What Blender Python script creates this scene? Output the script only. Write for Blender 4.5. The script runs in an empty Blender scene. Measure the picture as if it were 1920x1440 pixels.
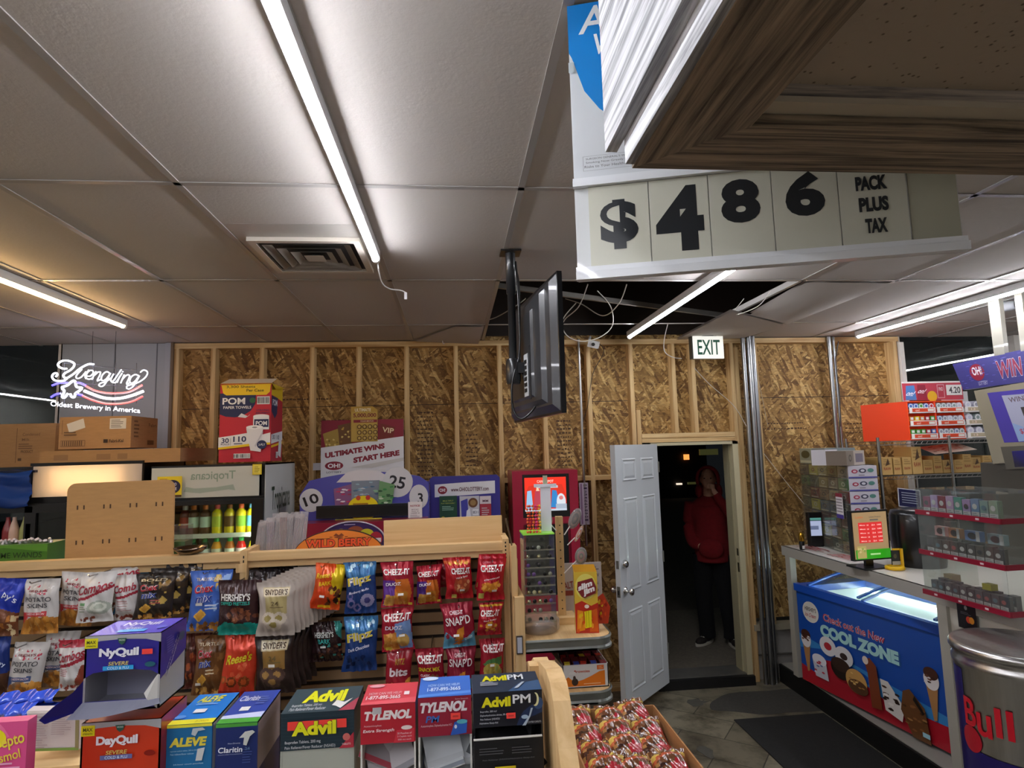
import bpy, bmesh, math, random
import numpy as np
from mathutils import Vector, Matrix, Euler
random.seed(7)
PI=math.pi; S=math.sin; K=math.cos
SC=bpy.context.scene; COL=SC.collection
# ------------------------------------------------------------ camera (measured from the room's grid)
F=1137.0; EYE=Vector((0,0,2.024)); PT,YW,RL=[math.radians(a) for a in (6.256,5.545,-1.544)]
_f=Vector((S(YW)*K(PT),K(YW)*K(PT),S(PT))); _r=Vector((K(YW),-S(YW),0)); _u=_r.cross(_f)
CR=K(RL)*_r+S(RL)*_u; CU=-S(RL)*_r+K(RL)*_u
def ray(a,b): return (a-960)*CR+(720-b)*CU+F*_f
def at(a,b,y): d=ray(a,b); return EYE+d*(y/d.y)
def atz(a,b,z): d=ray(a,b); return EYE+d*((z-EYE.z)/d.z)
def atx(a,b,x): d=ray(a,b); return EYE+d*(x/d.x)
def rect(x0,y0,x1,y1,Y):
    "world extent X0,X1,Z0,Z1 of something that stands at depth Y"
    xm,ym=(x0+x1)/2,(y0+y1)/2
    return at(x0,ym,Y).x,at(x1,ym,Y).x,at(xm,y1,Y).z,at(xm,y0,Y).z
cam=bpy.data.cameras.new('camera'); co=bpy.data.objects.new('camera',cam); COL.objects.link(co)
cam.sensor_width=36; cam.lens=36*F/1920; cam.clip_start=.02; cam.clip_end=200
co.matrix_world=Matrix.Translation(EYE)@Matrix((CR,CU,-_f)).transposed().to_4x4(); SC.camera=co
SC.view_settings.view_transform='Standard'; SC.view_settings.look='None'; SC.view_settings.gamma=1; SC.view_settings.use_curve_mapping=False
# ------------------------------------------------------------ colour and materials
def lin(c):
    if isinstance(c,str): c=[int(c[i:i+2],16)/255 for i in (0,2,4)]
    return [(x/12.92 if x<=.04045 else ((x+.055)/1.055)**2.4) for x in c[:3]]+[1]
MATS={}
SC.cycles.transparent_max_bounces=24
def nd(t,typ,**kw):
    n=t.nodes.new(typ)
    for k,v in kw.items():
        if k in n.inputs: n.inputs[k].default_value=v
        else: setattr(n,k,v)
    return n
def material(name,rough=.6,metal=0,col=None,bump=0,bscale=60,spec=.5,emit=0,trans=0,alpha=1,noise=0,nscale=8,stretch=(1,1,1),bdist=.002,ior=1.45,coat=0):
    if name in MATS: return MATS[name]
    m=bpy.data.materials.new(name); m.use_nodes=True; t=m.node_tree; b=t.nodes['Principled BSDF']; L=t.links.new
    b.inputs['Roughness'].default_value=rough; b.inputs['Metallic'].default_value=metal
    b.inputs['Specular IOR Level'].default_value=spec; b.inputs['IOR'].default_value=ior
    b.inputs['Transmission Weight'].default_value=trans; b.inputs['Alpha'].default_value=alpha; b.inputs['Coat Weight'].default_value=coat
    if col is None: src=nd(t,'ShaderNodeAttribute',attribute_name='Col').outputs['Color']
    else: n=nd(t,'ShaderNodeRGB'); n.outputs[0].default_value=lin(col); src=n.outputs[0]
    if noise or bump:
        tc=nd(t,'ShaderNodeTexCoord'); mp=nd(t,'ShaderNodeMapping'); mp.inputs['Scale'].default_value=stretch; L(tc.outputs['Object'],mp.inputs['Vector'])
    if noise:
        nz=nd(t,'ShaderNodeTexNoise',Scale=nscale,Detail=6.,Roughness=.65); L(mp.outputs[0],nz.inputs['Vector'])
        mr=nd(t,'ShaderNodeMapRange'); mr.inputs['From Min'].default_value=.25; mr.inputs['From Max'].default_value=.75
        mr.inputs['To Min'].default_value=1-noise; mr.inputs['To Max'].default_value=1+noise; L(nz.outputs['Fac'],mr.inputs[0])
        vm=nd(t,'ShaderNodeVectorMath',operation='SCALE'); L(src,vm.inputs[0]); L(mr.outputs[0],vm.inputs['Scale']); src=vm.outputs[0]
    L(src,b.inputs['Base Color'])
    if emit: L(src,b.inputs['Emission Color']); b.inputs['Emission Strength'].default_value=emit
    if bump:
        nz=nd(t,'ShaderNodeTexNoise',Scale=bscale,Detail=4.); L(mp.outputs[0],nz.inputs['Vector'])
        bp=nd(t,'ShaderNodeBump',Strength=bump,Distance=bdist); L(nz.outputs['Fac'],bp.inputs['Height']); L(bp.outputs[0],b.inputs['Normal'])
    MATS[name]=m; return m
material('p',.55); material('g',.28,coat=.2); material('foil',.27,.25,bump=.9,bscale=28,spec=.7,bdist=.006)
material('cb',.85,noise=.1,nscale=12,stretch=(1,1,6)); material('chrome',.16,1); material('steel',.3,1,noise=.12,nscale=5,stretch=(8,8,.3))
material('alu',.45,.8,noise=.1); material('cloth',.95,bump=.5,bscale=300,noise=.2,nscale=30)
material('e1',.6,emit=.3); material('e3',.6,emit=3.); material('e8',.6,emit=8.)
material('wrapc',.2,bump=1,bscale=30,bdist=.006,coat=.8)
material('rub',.9,bump=.6,bscale=200,noise=.3,nscale=40)
def wood(name,c1,c2,scale=3,axis=2,rough=.6,bump=.12,fine=80):
    m=bpy.data.materials.new(name); m.use_nodes=True; t=m.node_tree; b=t.nodes['Principled BSDF']; L=t.links.new
    tc=nd(t,'ShaderNodeTexCoord'); mp=nd(t,'ShaderNodeMapping'); sc=[fine,fine,fine]; sc[axis]=fine*.04; mp.inputs['Scale'].default_value=sc
    L(tc.outputs['Object'],mp.inputs['Vector'])
    nz=nd(t,'ShaderNodeTexNoise',Scale=scale*.35,Detail=7.,Roughness=.6,Distortion=.6); L(mp.outputs[0],nz.inputs['Vector'])
    cr=nd(t,'ShaderNodeValToRGB'); cr.color_ramp.elements[0].position=.36; cr.color_ramp.elements[1].position=.64
    cr.color_ramp.elements[0].color=lin(c1); cr.color_ramp.elements[1].color=lin(c2); L(nz.outputs['Fac'],cr.inputs[0]); L(cr.outputs[0],b.inputs['Base Color'])
    b.inputs['Roughness'].default_value=rough
    bp=nd(t,'ShaderNodeBump',Strength=bump,Distance=.002); L(nz.outputs['Fac'],bp.inputs['Height']); L(bp.outputs[0],b.inputs['Normal'])
    MATS[name]=m
wood('stud','b58c55','dcc08c',1.2); wood('studx','b58c55','dcc08c',1.2,axis=0); wood('ply','cda670','e0be8a',1,axis=0,rough=.5); wood('plyz','cda670','e0be8a',1,axis=2,rough=.5)
wood('plyy','c9a26c','e2c28e',1,axis=1,rough=.45)
wood('weatherx','443a30','a08c74',1.6,axis=0,rough=.8,bump=.6,fine=150); wood('weathery','443a30','a08c74',1.6,axis=1,rough=.8,bump=.6,fine=150); wood('whitewash','707276','dcdee2',1.5,axis=1,rough=.6,bump=.5,fine=130)
def osb():
    m=bpy.data.materials.new('osb'); m.use_nodes=True; t=m.node_tree; b=t.nodes['Principled BSDF']; L=t.links.new
    tc=nd(t,'ShaderNodeTexCoord'); prev=None
    # big strands in three directions, layered
    for i,(a,sx,sz,s) in enumerate(((.25,2.8,11,1.2),(-.75,3.0,12,1.4),(1.15,2.8,12,1.3))):
        mp=nd(t,'ShaderNodeMapping'); mp.vector_type='TEXTURE'; mp.inputs['Rotation'].default_value=(0,a,0); mp.inputs['Scale'].default_value=(1/(sx*s*1.6),1,1/(sz*s*1.9)); mp.inputs['Location'].default_value=(i*3.1,0,i*1.7)
        nz=nd(t,'ShaderNodeTexNoise',Scale=2.2,Detail=1.); L(tc.outputs['Object'],nz.inputs['Vector'])
        ad=nd(t,'ShaderNodeVectorMath',operation='MULTIPLY_ADD'); L(nz.outputs['Color'],ad.inputs[0]); ad.inputs[1].default_value=(.07,0,.07); L(tc.outputs['Object'],ad.inputs[2])
        L(ad.outputs[0],mp.inputs['Vector'])
        v=nd(t,'ShaderNodeTexVoronoi',Scale=1.6,feature='F1'); v.distance='MANHATTAN' if i==1 else 'EUCLIDEAN'; L(mp.outputs[0],v.inputs['Vector'])
        cr=nd(t,'ShaderNodeValToRGB'); e=cr.color_ramp.elements; e[0].color=lin('6e4c24'); e[1].color=lin('dcb878'); e[0].position=0; e[1].position=1
        x=e.new(.35); x.color=lin('94703c'); x=e.new(.7); x.color=lin('b48c50')
        sp=nd(t,'ShaderNodeSeparateColor'); L(v.outputs['Color'],sp.inputs[0]); L(sp.outputs[i%3],cr.inputs[0])
        if prev is None: prev=cr.outputs[0]
        else:
            st=nd(t,'ShaderNodeMath',operation='GREATER_THAN'); st.inputs[1].default_value=.52; L(sp.outputs[(i+1)%3],st.inputs[0])
            mx=nd(t,'ShaderNodeMix',data_type='RGBA'); L(st.outputs[0],mx.inputs['Factor']); L(prev,mx.inputs['A']); L(cr.outputs[0],mx.inputs['B']); prev=mx.outputs['Result']
    fz=nd(t,'ShaderNodeTexNoise',Scale=45.,Detail=5.); mp=nd(t,'ShaderNodeMapping'); mp.inputs['Scale'].default_value=(.5,1,1.5); L(tc.outputs['Object'],mp.inputs[0]); L(mp.outputs[0],fz.inputs['Vector'])
    mr=nd(t,'ShaderNodeMapRange'); mr.inputs['From Min'].default_value=.3; mr.inputs['From Max'].default_value=.7; mr.inputs['To Min'].default_value=.56; mr.inputs['To Max'].default_value=1.08; L(fz.outputs['Fac'],mr.inputs[0])
    vm=nd(t,'ShaderNodeVectorMath',operation='SCALE'); L(prev,vm.inputs[0]); L(mr.outputs[0],vm.inputs['Scale']); L(vm.outputs[0],b.inputs['Base Color'])
    b.inputs['Roughness'].default_value=.75; bp=nd(t,'ShaderNodeBump',Strength=.25,Distance=.002); L(fz.outputs['Fac'],bp.inputs['Height']); L(bp.outputs[0],b.inputs['Normal'])
    MATS['osb']=m
osb()
def glassmat(name,col,rough=.02):
    m=bpy.data.materials.new(name); m.use_nodes=True; b=m.node_tree.nodes['Principled BSDF']; b.inputs['Base Color'].default_value=lin(col)
    b.inputs['Roughness'].default_value=rough; b.inputs['Transmission Weight'].default_value=1; b.inputs['IOR'].default_value=1.45; MATS[name]=m
def thin(name,tint,refl=1.,rough=.01,op=0.,opc='ffffff'):
    m=bpy.data.materials.new(name); m.use_nodes=True; t=m.node_tree; t.nodes.clear(); L=t.links.new
    o=nd(t,'ShaderNodeOutputMaterial'); tr=nd(t,'ShaderNodeBsdfTransparent'); tr.inputs[0].default_value=lin(tint); gl=nd(t,'ShaderNodeBsdfGlossy',Roughness=rough)
    fr=nd(t,'ShaderNodeLayerWeight',Blend=.5); pw=nd(t,'ShaderNodeMath',operation='POWER'); pw.inputs[1].default_value=3.5; L(fr.outputs['Facing'],pw.inputs[0]); mu=nd(t,'ShaderNodeMath',operation='MULTIPLY_ADD'); mu.inputs[1].default_value=.6*refl; mu.inputs[2].default_value=.045*refl; mu.use_clamp=True; L(pw.outputs[0],mu.inputs[0])
    mx=nd(t,'ShaderNodeMixShader'); L(mu.outputs[0],mx.inputs[0]); L(tr.outputs[0],mx.inputs[1]); L(gl.outputs[0],mx.inputs[2]); out=mx
    if op: df=nd(t,'ShaderNodeBsdfDiffuse'); df.inputs[0].default_value=lin(opc); m2=nd(t,'ShaderNodeMixShader'); m2.inputs[0].default_value=op; L(mx.outputs[0],m2.inputs[1]); L(df.outputs[0],m2.inputs[2]); out=m2
    L(out.outputs[0],o.inputs[0]); MATS[name]=m
thin('glass','eef4f2'); thin('clear','f4f6f4',1.1,.03,.035,'dfe4e0'); thin('wrap','f4f0f0',1.6,.12,.22,'e0dcdc')
def diffuser():
    m=bpy.data.materials.new('diffuser'); m.use_nodes=True; t=m.node_tree; t.nodes.clear(); o=nd(t,'ShaderNodeOutputMaterial'); a=nd(t,'ShaderNodeBsdfTranslucent'); b=nd(t,'ShaderNodeBsdfDiffuse'); a.inputs[0].default_value=lin('f4ece4'); b.inputs[0].default_value=lin('d8d6d8'); mx=nd(t,'ShaderNodeMixShader'); mx.inputs[0].default_value=.5; t.links.new(a.outputs[0],mx.inputs[1]); t.links.new(b.outputs[0],mx.inputs[2]); t.links.new(mx.outputs[0],o.inputs[0]); MATS['diffuser']=m
diffuser()
# ------------------------------------------------------------ mesh builder
class MB:
    def __init__(s,m='p',c='808080'): s.v=[]; s.f=[]; s.fc=[]; s.fm=[]; s.fs=[]; s.slots=[]; s.m=m; s.c=c; s.T=Matrix()
    def add(s,vs,fs,c=None,m=None,smooth=False):
        m=m or s.m; c=c or s.c; o=len(s.v); T=s.T
        if m not in s.slots: s.slots.append(m)
        k=s.slots.index(m); s.v+= [T@Vector(p) for p in vs]
        cols=c if isinstance(c,list) else None; cc=None if cols else lin(c)
        for i,f in enumerate(fs): s.f.append([o+j for j in f]); s.fc.append(lin(cols[i]) if cols else cc); s.fm.append(k); s.fs.append(smooth)
        return s
    def box(s,x0,x1,y0,y1,z0,z1,c=None,m=None):
        x0,x1=min(x0,x1),max(x0,x1); y0,y1=min(y0,y1),max(y0,y1); z0,z1=min(z0,z1),max(z0,z1)
        return s.add([(x0,y0,z0),(x1,y0,z0),(x1,y1,z0),(x0,y1,z0),(x0,y0,z1),(x1,y0,z1),(x1,y1,z1),(x0,y1,z1)],
            [(0,3,2,1),(4,5,6,7),(0,1,5,4),(1,2,6,5),(2,3,7,6),(3,0,4,7)],c,m)
    def rbox(s,x0,x1,y0,y1,z0,z1,r=.005,c=None,m=None,n=3):
        "box with rounded vertical corners"
        pts=[]
        for cx,cy,a0 in ((x1-r,y1-r,0),(x0+r,y1-r,90),(x0+r,y0+r,180),(x1-r,y0+r,270)):
            for i in range(n+1): a=math.radians(a0+90*i/n); pts.append((cx+r*K(a),cy+r*S(a)))
        return s.prism(pts,z0,z1,'z',c,m)
    def prism(s,pts,a,b,ax='z',c=None,m=None,smooth=False):
        f={'z':lambda p,h:(p[0],p[1],h),'y':lambda p,h:(p[0],h,p[1]),'x':lambda p,h:(h,p[0],p[1])}[ax]; n=len(pts)
        ar=sum(pts[i][0]*pts[(i+1)%n][1]-pts[(i+1)%n][0]*pts[i][1] for i in range(n))
        if (ar<0)!=(ax=='y'): pts=pts[::-1]
        if a>b: a,b=b,a
        vs=[f(p,a) for p in pts]+[f(p,b) for p in pts]
        s.add(vs,[tuple(range(n))[::-1],tuple(range(n,2*n))],c,m)
        return s.add(vs,[(i,(i+1)%n,n+(i+1)%n,n+i) for i in range(n)],c,m,smooth)
    def lathe(s,prof,o=(0,0,0),n=20,c=None,m=None,axis='z',arc=2*PI,smooth=True):
        "prof: (radius, height) from bottom to top"
        ox,oy,oz=o; vs=[]; full=abs(arc-2*PI)<1e-6; nn=n if full else n+1
        for r,h in prof:
            for i in range(nn):
                a=arc*i/n; p=(r*K(a),r*S(a),h)
                if axis=='x': p=(p[2],p[0],p[1])
                if axis=='y': p=(p[1],p[2],p[0])
                vs.append((ox+p[0],oy+p[1],oz+p[2]))
        fs=[]
        for j in range(len(prof)-1):
            for i in range(n): fs.append((j*nn+i,j*nn+(i+1)%nn,(j+1)*nn+(i+1)%nn,(j+1)*nn+i))
        s.add(vs,fs,c,m,smooth)
        if full:
            if prof[0][0]>1e-5: s.add(vs[:nn],[tuple(range(nn))[::-1]],c,m)
            if prof[-1][0]>1e-5: s.add(vs[-nn:],[tuple(range(nn))],c,m)
        return s
    def tube(s,path,r,n=8,c=None,m=None,smooth=True,closed=False):
        P=[Vector(p) for p in path]; N=len(P); vs=[]; up=Vector((.13,.21,1)).normalized(); R=r if isinstance(r,(list,tuple)) else [r]*N
        for i,p in enumerate(P):
            a=P[i-1] if (i or closed) else P[0]; b=P[(i+1)%N] if (i<N-1 or closed) else P[-1]
            t=(b-a); t=t.normalized() if t.length>1e-9 else Vector((0,0,1))
            x=t.cross(up)
            if x.length<.05: x=t.cross(Vector((1,0,0)))
            x.normalize(); y=x.cross(t)
            for k in range(n): an=2*PI*k/n; vs.append(p+R[i]*(K(an)*x+S(an)*y))
        fs=[]
        for i in range(N if closed else N-1):
            for k in range(n): j=(i+1)%N; fs.append((i*n+k,j*n+k,j*n+(k+1)%n,i*n+(k+1)%n))
        s.add(vs,fs,c,m,smooth)
        if not closed: s.add(vs[:n],[tuple(range(n))],c,m); s.add(vs[-n:],[tuple(range(n))[::-1]],c,m)
        return s
    def sphere(s,o,r,n=12,c=None,m=None):
        rr=(r,r,r) if not isinstance(r,(tuple,list)) else r; vs=[];fs=[];h=n//2
        for j in range(h+1):
            a=PI*j/h
            for i in range(n): b=2*PI*i/n; vs.append((o[0]+rr[0]*S(a)*K(b),o[1]+rr[1]*S(a)*S(b),o[2]-rr[2]*K(a)))
        for j in range(h):
            for i in range(n): fs.append((j*n+i,j*n+(i+1)%n,(j+1)*n+(i+1)%n,(j+1)*n+i))
        return s.add(vs,fs,c,m,True)
    def build(s,name,parent=None,label=None,cat=None,group=None,kind=None,loc=None,rot=None):
        me=bpy.data.meshes.new(name); L=Vector(loc) if loc is not None else Vector((0,0,0))
        me.from_pydata([tuple(p) for p in s.v],[],s.f)
        for k in s.slots: me.materials.append(MATS[k])
        me.polygons.foreach_set('material_index',s.fm); me.polygons.foreach_set('use_smooth',s.fs)
        at_=me.attributes.new('Col','FLOAT_COLOR','FACE'); at_.data.foreach_set('color',np.array(s.fc,dtype=np.float32).ravel())
        me.update(); ob=bpy.data.objects.new(name,me); COL.objects.link(ob); ob.location=L
        if rot: ob.rotation_euler=rot
        if parent: ob.parent=parent
        tag(ob,label,cat,group,kind); return ob
def tag(o,label=None,cat=None,group=None,kind=None):
    if label: o['label']=label
    if cat: o['category']=cat
    if group: o['group']=group
    if kind: o['kind']=kind
    return o
def thing(name,label,cat,loc=(0,0,0),rot=(0,0,0),group=None):
    o=bpy.data.objects.new(name,None); COL.objects.link(o); o.location=loc; o.rotation_euler=rot; o.empty_display_size=.05; return tag(o,label,cat,group)
def dup(o,loc=None,rot=None,label=None,group=None,parent=None):
    c=o.copy(); COL.objects.link(c)
    if loc is not None: c.location=loc
    if rot is not None: c.rotation_euler=rot
    if parent is not None: c.parent=parent
    if label: c['label']=label
    if group: c['group']=group
    for ch in list(o.children): dup(ch,parent=c)
    return c
def st(name,mb,**k): return mb.build(name,kind='structure',**k)
# ------------------------------------------------------------ printing: lettering and flat art on any surface
_tc=bpy.data.curves.new('t','FONT'); _to=bpy.data.objects.new('t',_tc); COL.objects.link(_to); _tc.resolution_u=4; TX={}
def glyphs(s,bold=0):
    bold=bold*.42; k=(s,bold)
    if k not in TX:
        _tc.body=s; _tc.offset=bold; bpy.context.view_layer.update()
        me=_to.evaluated_get(bpy.context.evaluated_depsgraph_get()).to_mesh()
        v=np.array([(p.co.x,p.co.y) for p in me.vertices]) if len(me.vertices) else np.zeros((1,2))
        lo,hi=v.min(0),v.max(0); v=(v-(lo+hi)/2)/np.maximum(hi-lo,1e-6); TX[k]=(v,[tuple(p.vertices) for p in me.polygons])
    return TX[k]
def expand(ops,seed=1):
    rnd=random.Random(seed); out=[]
    for o in ops:
        if o[0]=='q':   # scattered pieces (crackers, chips, pretzels): region, count, size, colours
            _,x0,y0,x1,y1,n,sz,cols=o
            for i in range(n):
                cx,cy=rnd.uniform(x0,x1),rnd.uniform(y0,y1); a=rnd.uniform(0,PI); k=rnd.choice((4,5,6,7)); c=rnd.choice(cols)
                out.append(('p',[(cx+sz*rnd.uniform(.7,1.2)*K(a+2*PI*j/k),cy+.75*sz*rnd.uniform(.7,1.2)*S(a+2*PI*j/k)) for j in range(k)],c))
        elif o[0]=='l': # rows of fine print too small to read
            _,x0,y0,x1,y1,n,c=o
            for i in range(n):
                y=y1-(y1-y0)*(i+.5)/n; h=(y1-y0)/n*.22; out.append(('r',x0,y-h,x0+(x1-x0)*rnd.uniform(.65,1),y+h,c))
        elif o[0]=='R': # ring
            _,cx,cy,rx,ry,c,c2=o; out+= [('e',cx,cy,rx,ry,c),('e',cx,cy,rx*.55,ry*.55,c2)]
        elif o[0]=='bar': # bar code
            _,x0,y0,x1,y1=o; out.append(('r',x0,y0,x1,y1,'f0f0f0')); n=14
            for i in range(n):
                w=(x1-x0)/n; out.append(('r',x0+w*(i+.15),y0+.12*(y1-y0),x0+w*(i+rnd.uniform(.35,.8)),y1-.12*(y1-y0),'181818'))
        else: out.append(o)
    return out
def shape(o):
    if o[0]=='r': return [(o[1],o[2]),(o[3],o[2]),(o[3],o[4]),(o[1],o[4])]
    if o[0]=='e': return [(o[1]+o[3]*K(2*PI*i/28),o[2]+o[4]*S(2*PI*i/28)) for i in range(28)]
    return o[1]
def text_op(mb,f,o,d,m):
    s,cx,cy,w,h,c=o[1:7]; op=o[7] if len(o)>7 else {}; bold=op.get('b',.03)
    v,fs=glyphs(s,bold); a=math.radians(op.get('rot',0)); sh=op.get('sh',0); cv=op.get('curve',0); fl=-1 if op.get('mir') else 1
    P=[]; asp=op.get('asp',1.)
    for x,y in v:
        X=(x*w+sh*y*h)*fl; Y=y*h+cv*(X/w)**2*h
        P.append(f(cx+(X*K(a)-Y*S(a)*asp) , cy+(X*S(a)/asp+Y*K(a)), d))
    mb.add(P,fs,c,op.get('m',m))
def art(mb,f,ops,m='p',eps=.0004,seed=1,d0=0.):
    d=d0
    for o in expand(ops,seed):
        d+=eps
        if o[0]=='t': text_op(mb,f,o,d,m)
        else:
            pts=shape(o); mb.add([f(x,y,d) for x,y in pts],[tuple(range(len(pts)))],o[-1] if isinstance(o[-1],str) else o[2],m)
def flat(o,ux,uz,n=None):
    "art frame: origin, full width vector, full height vector"
    o,ux,uz=Vector(o),Vector(ux),Vector(uz); n=Vector(n) if n else ux.cross(uz).normalized()
    return lambda u,v,d: o+ux*u+uz*v+n*d
def front(x0,x1,y,z0,z1): return flat((x0,y,z0),(x1-x0,0,0),(0,0,z1-z0))
def raster(ops,n,k,base,seed=1):
    "colour of each cell of an n by k grid laid over the art"
    g=[[base]*n for _ in range(k)]; us=(np.arange(n)+.5)/n; vs=(np.arange(k)+.5)/k; U,V=np.meshgrid(us,vs); idx=np.zeros((k,n),int); cols=[base]
    for o in expand(ops,seed):
        if o[0]=='t': continue
        p=shape(o); ins=np.zeros((k,n),bool)
        for i in range(len(p)):
            (xa,ya),(xb,yb)=p[i],p[(i+1)%len(p)]
            if ya==yb: continue
            c=((ya>V)!=(yb>V))&(U<(xb-xa)*(V-ya)/(yb-ya)+xa); ins^=c
        cols.append(o[-1] if isinstance(o[-1],str) else o[2]); idx[ins]=len(cols)-1
    return [cols[idx[j,i]] for j in range(k) for i in range(n)]
def sm(a,b,x): x=min(1,max(0,(x-a)/(b-a))); return x*x*(3-2*x)
def catmull(P,k=6,closed=False):
    P=[Vector(p) for p in P]; out=[]; N=len(P)
    for i in range(N if closed else N-1):
        g=lambda j: P[j%N] if closed else P[min(N-1,max(0,j))]
        a,b,c,d=g(i-1),g(i),g(i+1),g(i+2)
        for q in range(k): t=q/k; out.append(.5*((2*b)+(c-a)*t+(2*a-5*b+4*c-d)*t*t+(3*b-a-3*c+d)*t**3))
    if not closed: out.append(P[-1])
    return out
# ============================================================ THE ROOM
W=5.22; CZ=2.99; OS=5.31
# floor
def floor_mat():
    m=bpy.data.materials.new('floor'); m.use_nodes=True; t=m.node_tree; b=t.nodes['Principled BSDF']; L=t.links.new
    tc=nd(t,'ShaderNodeTexCoord'); mp=nd(t,'ShaderNodeMapping'); mp.inputs['Rotation'].default_value=(0,0,math.radians(38)); L(tc.outputs['Object'],mp.inputs[0])
    br=nd(t,'ShaderNodeTexBrick',Scale=1.); br.inputs['Color1'].default_value=lin('6c6554'); br.inputs['Color2'].default_value=lin('7e7764'); br.inputs['Mortar'].default_value=lin('3b382f')
    br.inputs['Mortar Size'].default_value=.004; br.inputs['Brick Width'].default_value=.6; br.inputs['Row Height'].default_value=.3; L(mp.outputs[0],br.inputs['Vector'])
    nz=nd(t,'ShaderNodeTexNoise',Scale=4.,Detail=8.,Roughness=.7); L(tc.outputs['Object'],nz.inputs['Vector'])
    cr=nd(t,'ShaderNodeValToRGB'); cr.color_ramp.elements[0].position=.35; cr.color_ramp.elements[0].color=lin('8a857c'); cr.color_ramp.elements[1].position=.55; cr.color_ramp.elements[1].color=(1,1,1,1); L(nz.outputs['Fac'],cr.inputs[0])
    mx=nd(t,'ShaderNodeMix',data_type='RGBA',blend_type='MULTIPLY'); mx.inputs['Factor'].default_value=1; L(br.outputs['Color'],mx.inputs['A']); L(cr.outputs[0],mx.inputs['B'])
    L(mx.outputs['Result'],b.inputs['Base Color']); b.inputs['Roughness'].default_value=.45; MATS['floor']=m
floor_mat()
st('floor',MB('floor').box(-6.6,7.5,-3,5.36,-.1,0))
# ceiling: 2x4 ft tiles with T-grid, with a hole where tiles are missing
def tile_mat():
    m=bpy.data.materials.new('tile'); m.use_nodes=True; t=m.node_tree; b=t.nodes['Principled BSDF']; L=t.links.new
    tc=nd(t,'ShaderNodeTexCoord'); b.inputs['Base Color'].default_value=lin('c4beb8'); b.inputs['Roughness'].default_value=.8
    n1=nd(t,'ShaderNodeTexNoise',Scale=75.,Detail=3.); L(tc.outputs['Object'],n1.inputs['Vector'])
    bp=nd(t,'ShaderNodeBump',Strength=.35,Distance=.0025); L(n1.outputs['Fac'],bp.inputs['Height']); L(bp.outputs[0],b.inputs['Normal']); MATS['tile']=m
tile_mat()
gx=lambda k:-.9577+.61*k; gy=lambda k:2.147+1.22*k
hole=lambda i,j:(j==1 and i in (2,3,4)) or (j==2 and i in (2,3,4))
cm=MB('tile','c4beb8')
for i in range(-10,14):
    for j in range(-5,3):
        if hole(i,j) or (j==1 and i==5): continue
        x0,x1,y0,y1=gx(i)+.006,gx(i+1)-.006,gy(j)+.006,min(gy(j+1)-.006,OS)
        if (i,j)==(1,2): y1=OS
        zz=CZ+.004; cm.box(x0,x1,y0,y1,zz,zz+.016)
for i in range(-10,15):
    for j in range(-5,3):
        if j>=1 and i in (3,4): continue
        cm.box(gx(i)-.012,gx(i)+.012,gy(j),min(gy(j+1),OS),CZ-.001,CZ+.003,'a8a4a0','g'); cm.box(gx(i)-.002,gx(i)+.002,gy(j),min(gy(j+1),OS),CZ,CZ+.04,'a8a4a0','g')
for j in range(-5,3): cm.box(gx(-10),gx(14),gy(j)-.012,gy(j)+.012,CZ-.001,CZ+.003,'a8a4a0','g')
st('ceiling',cm)
# sagging tiles beside the hole
def sag(name,corn,label,drop=.0):
    mb=MB('tile'); n=8; vs=[];vb=[]
    A,B,C,D=[Vector(c) for c in corn]
    for j in range(n+1):
        for i in range(n+1):
            u,v=i/n,j/n; p=(A*(1-u)+B*u)*(1-v)+(D*(1-u)+C*u)*v; p.z-=drop*S(PI*u)*S(PI*v); vs.append(p)
    vb=[v+Vector((0,0,.015)) for v in vs]; q=lambda i,j:j*(n+1)+i; N=len(vs)
    mb.add(vs+vb,[(q(i,j),q(i,j+1),q(i+1,j+1),q(i+1,j)) for j in range(n) for i in range(n)]+[(N+q(i,j),N+q(i+1,j),N+q(i+1,j+1),N+q(i,j+1)) for j in range(n) for i in range(n)],'bdb9b4','tile',True)
    mb.build(name,label=label,cat='ceiling tile')
sag('ceiling_tile',[(2.13,3.39,2.985),(2.69,3.39,2.98),(2.69,4.57,2.975),(2.13,4.1,2.95)],'sagging ceiling tile right of the open hole, above the door',.05)
sag('ceiling_tile',[(1.95,4.02,2.955),(2.68,4.58,2.97),(2.60,5.18,2.975),(1.98,5.15,2.965)],'drooping ceiling tile directly above the exit sign',-.01)
sag('ceiling_tile',[(.02,4.6,2.983),(.24,4.6,2.975),(.22,5.19,2.95),(-.32,5.19,2.976)],'loose corner ceiling tile at the left rim of the hole over the wall',.01)
# roof void above the hole
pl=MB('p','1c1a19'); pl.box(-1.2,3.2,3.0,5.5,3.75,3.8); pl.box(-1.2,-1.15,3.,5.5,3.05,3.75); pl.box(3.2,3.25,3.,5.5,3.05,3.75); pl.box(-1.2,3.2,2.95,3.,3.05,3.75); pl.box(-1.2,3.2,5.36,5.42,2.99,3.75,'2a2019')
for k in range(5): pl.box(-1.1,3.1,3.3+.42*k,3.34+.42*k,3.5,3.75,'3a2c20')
st('trim_1',pl)
mb=MB('stud'); mb.box(.2,2.6,3.40,3.44,3.02,3.11,m='studx'); st('trim_2',mb)
mb=MB('alu','8d8a84'); mb.T=Matrix.Translation((1.2,4.3,3.1))@Euler((0,.06,.25)).to_matrix().to_4x4(); mb.box(-1.2,1.2,-.012,.012,-.015,.02); mb.build('ceiling_rail',label='loose metal grid rail lying crooked inside the ceiling hole',cat='rail')
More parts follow.
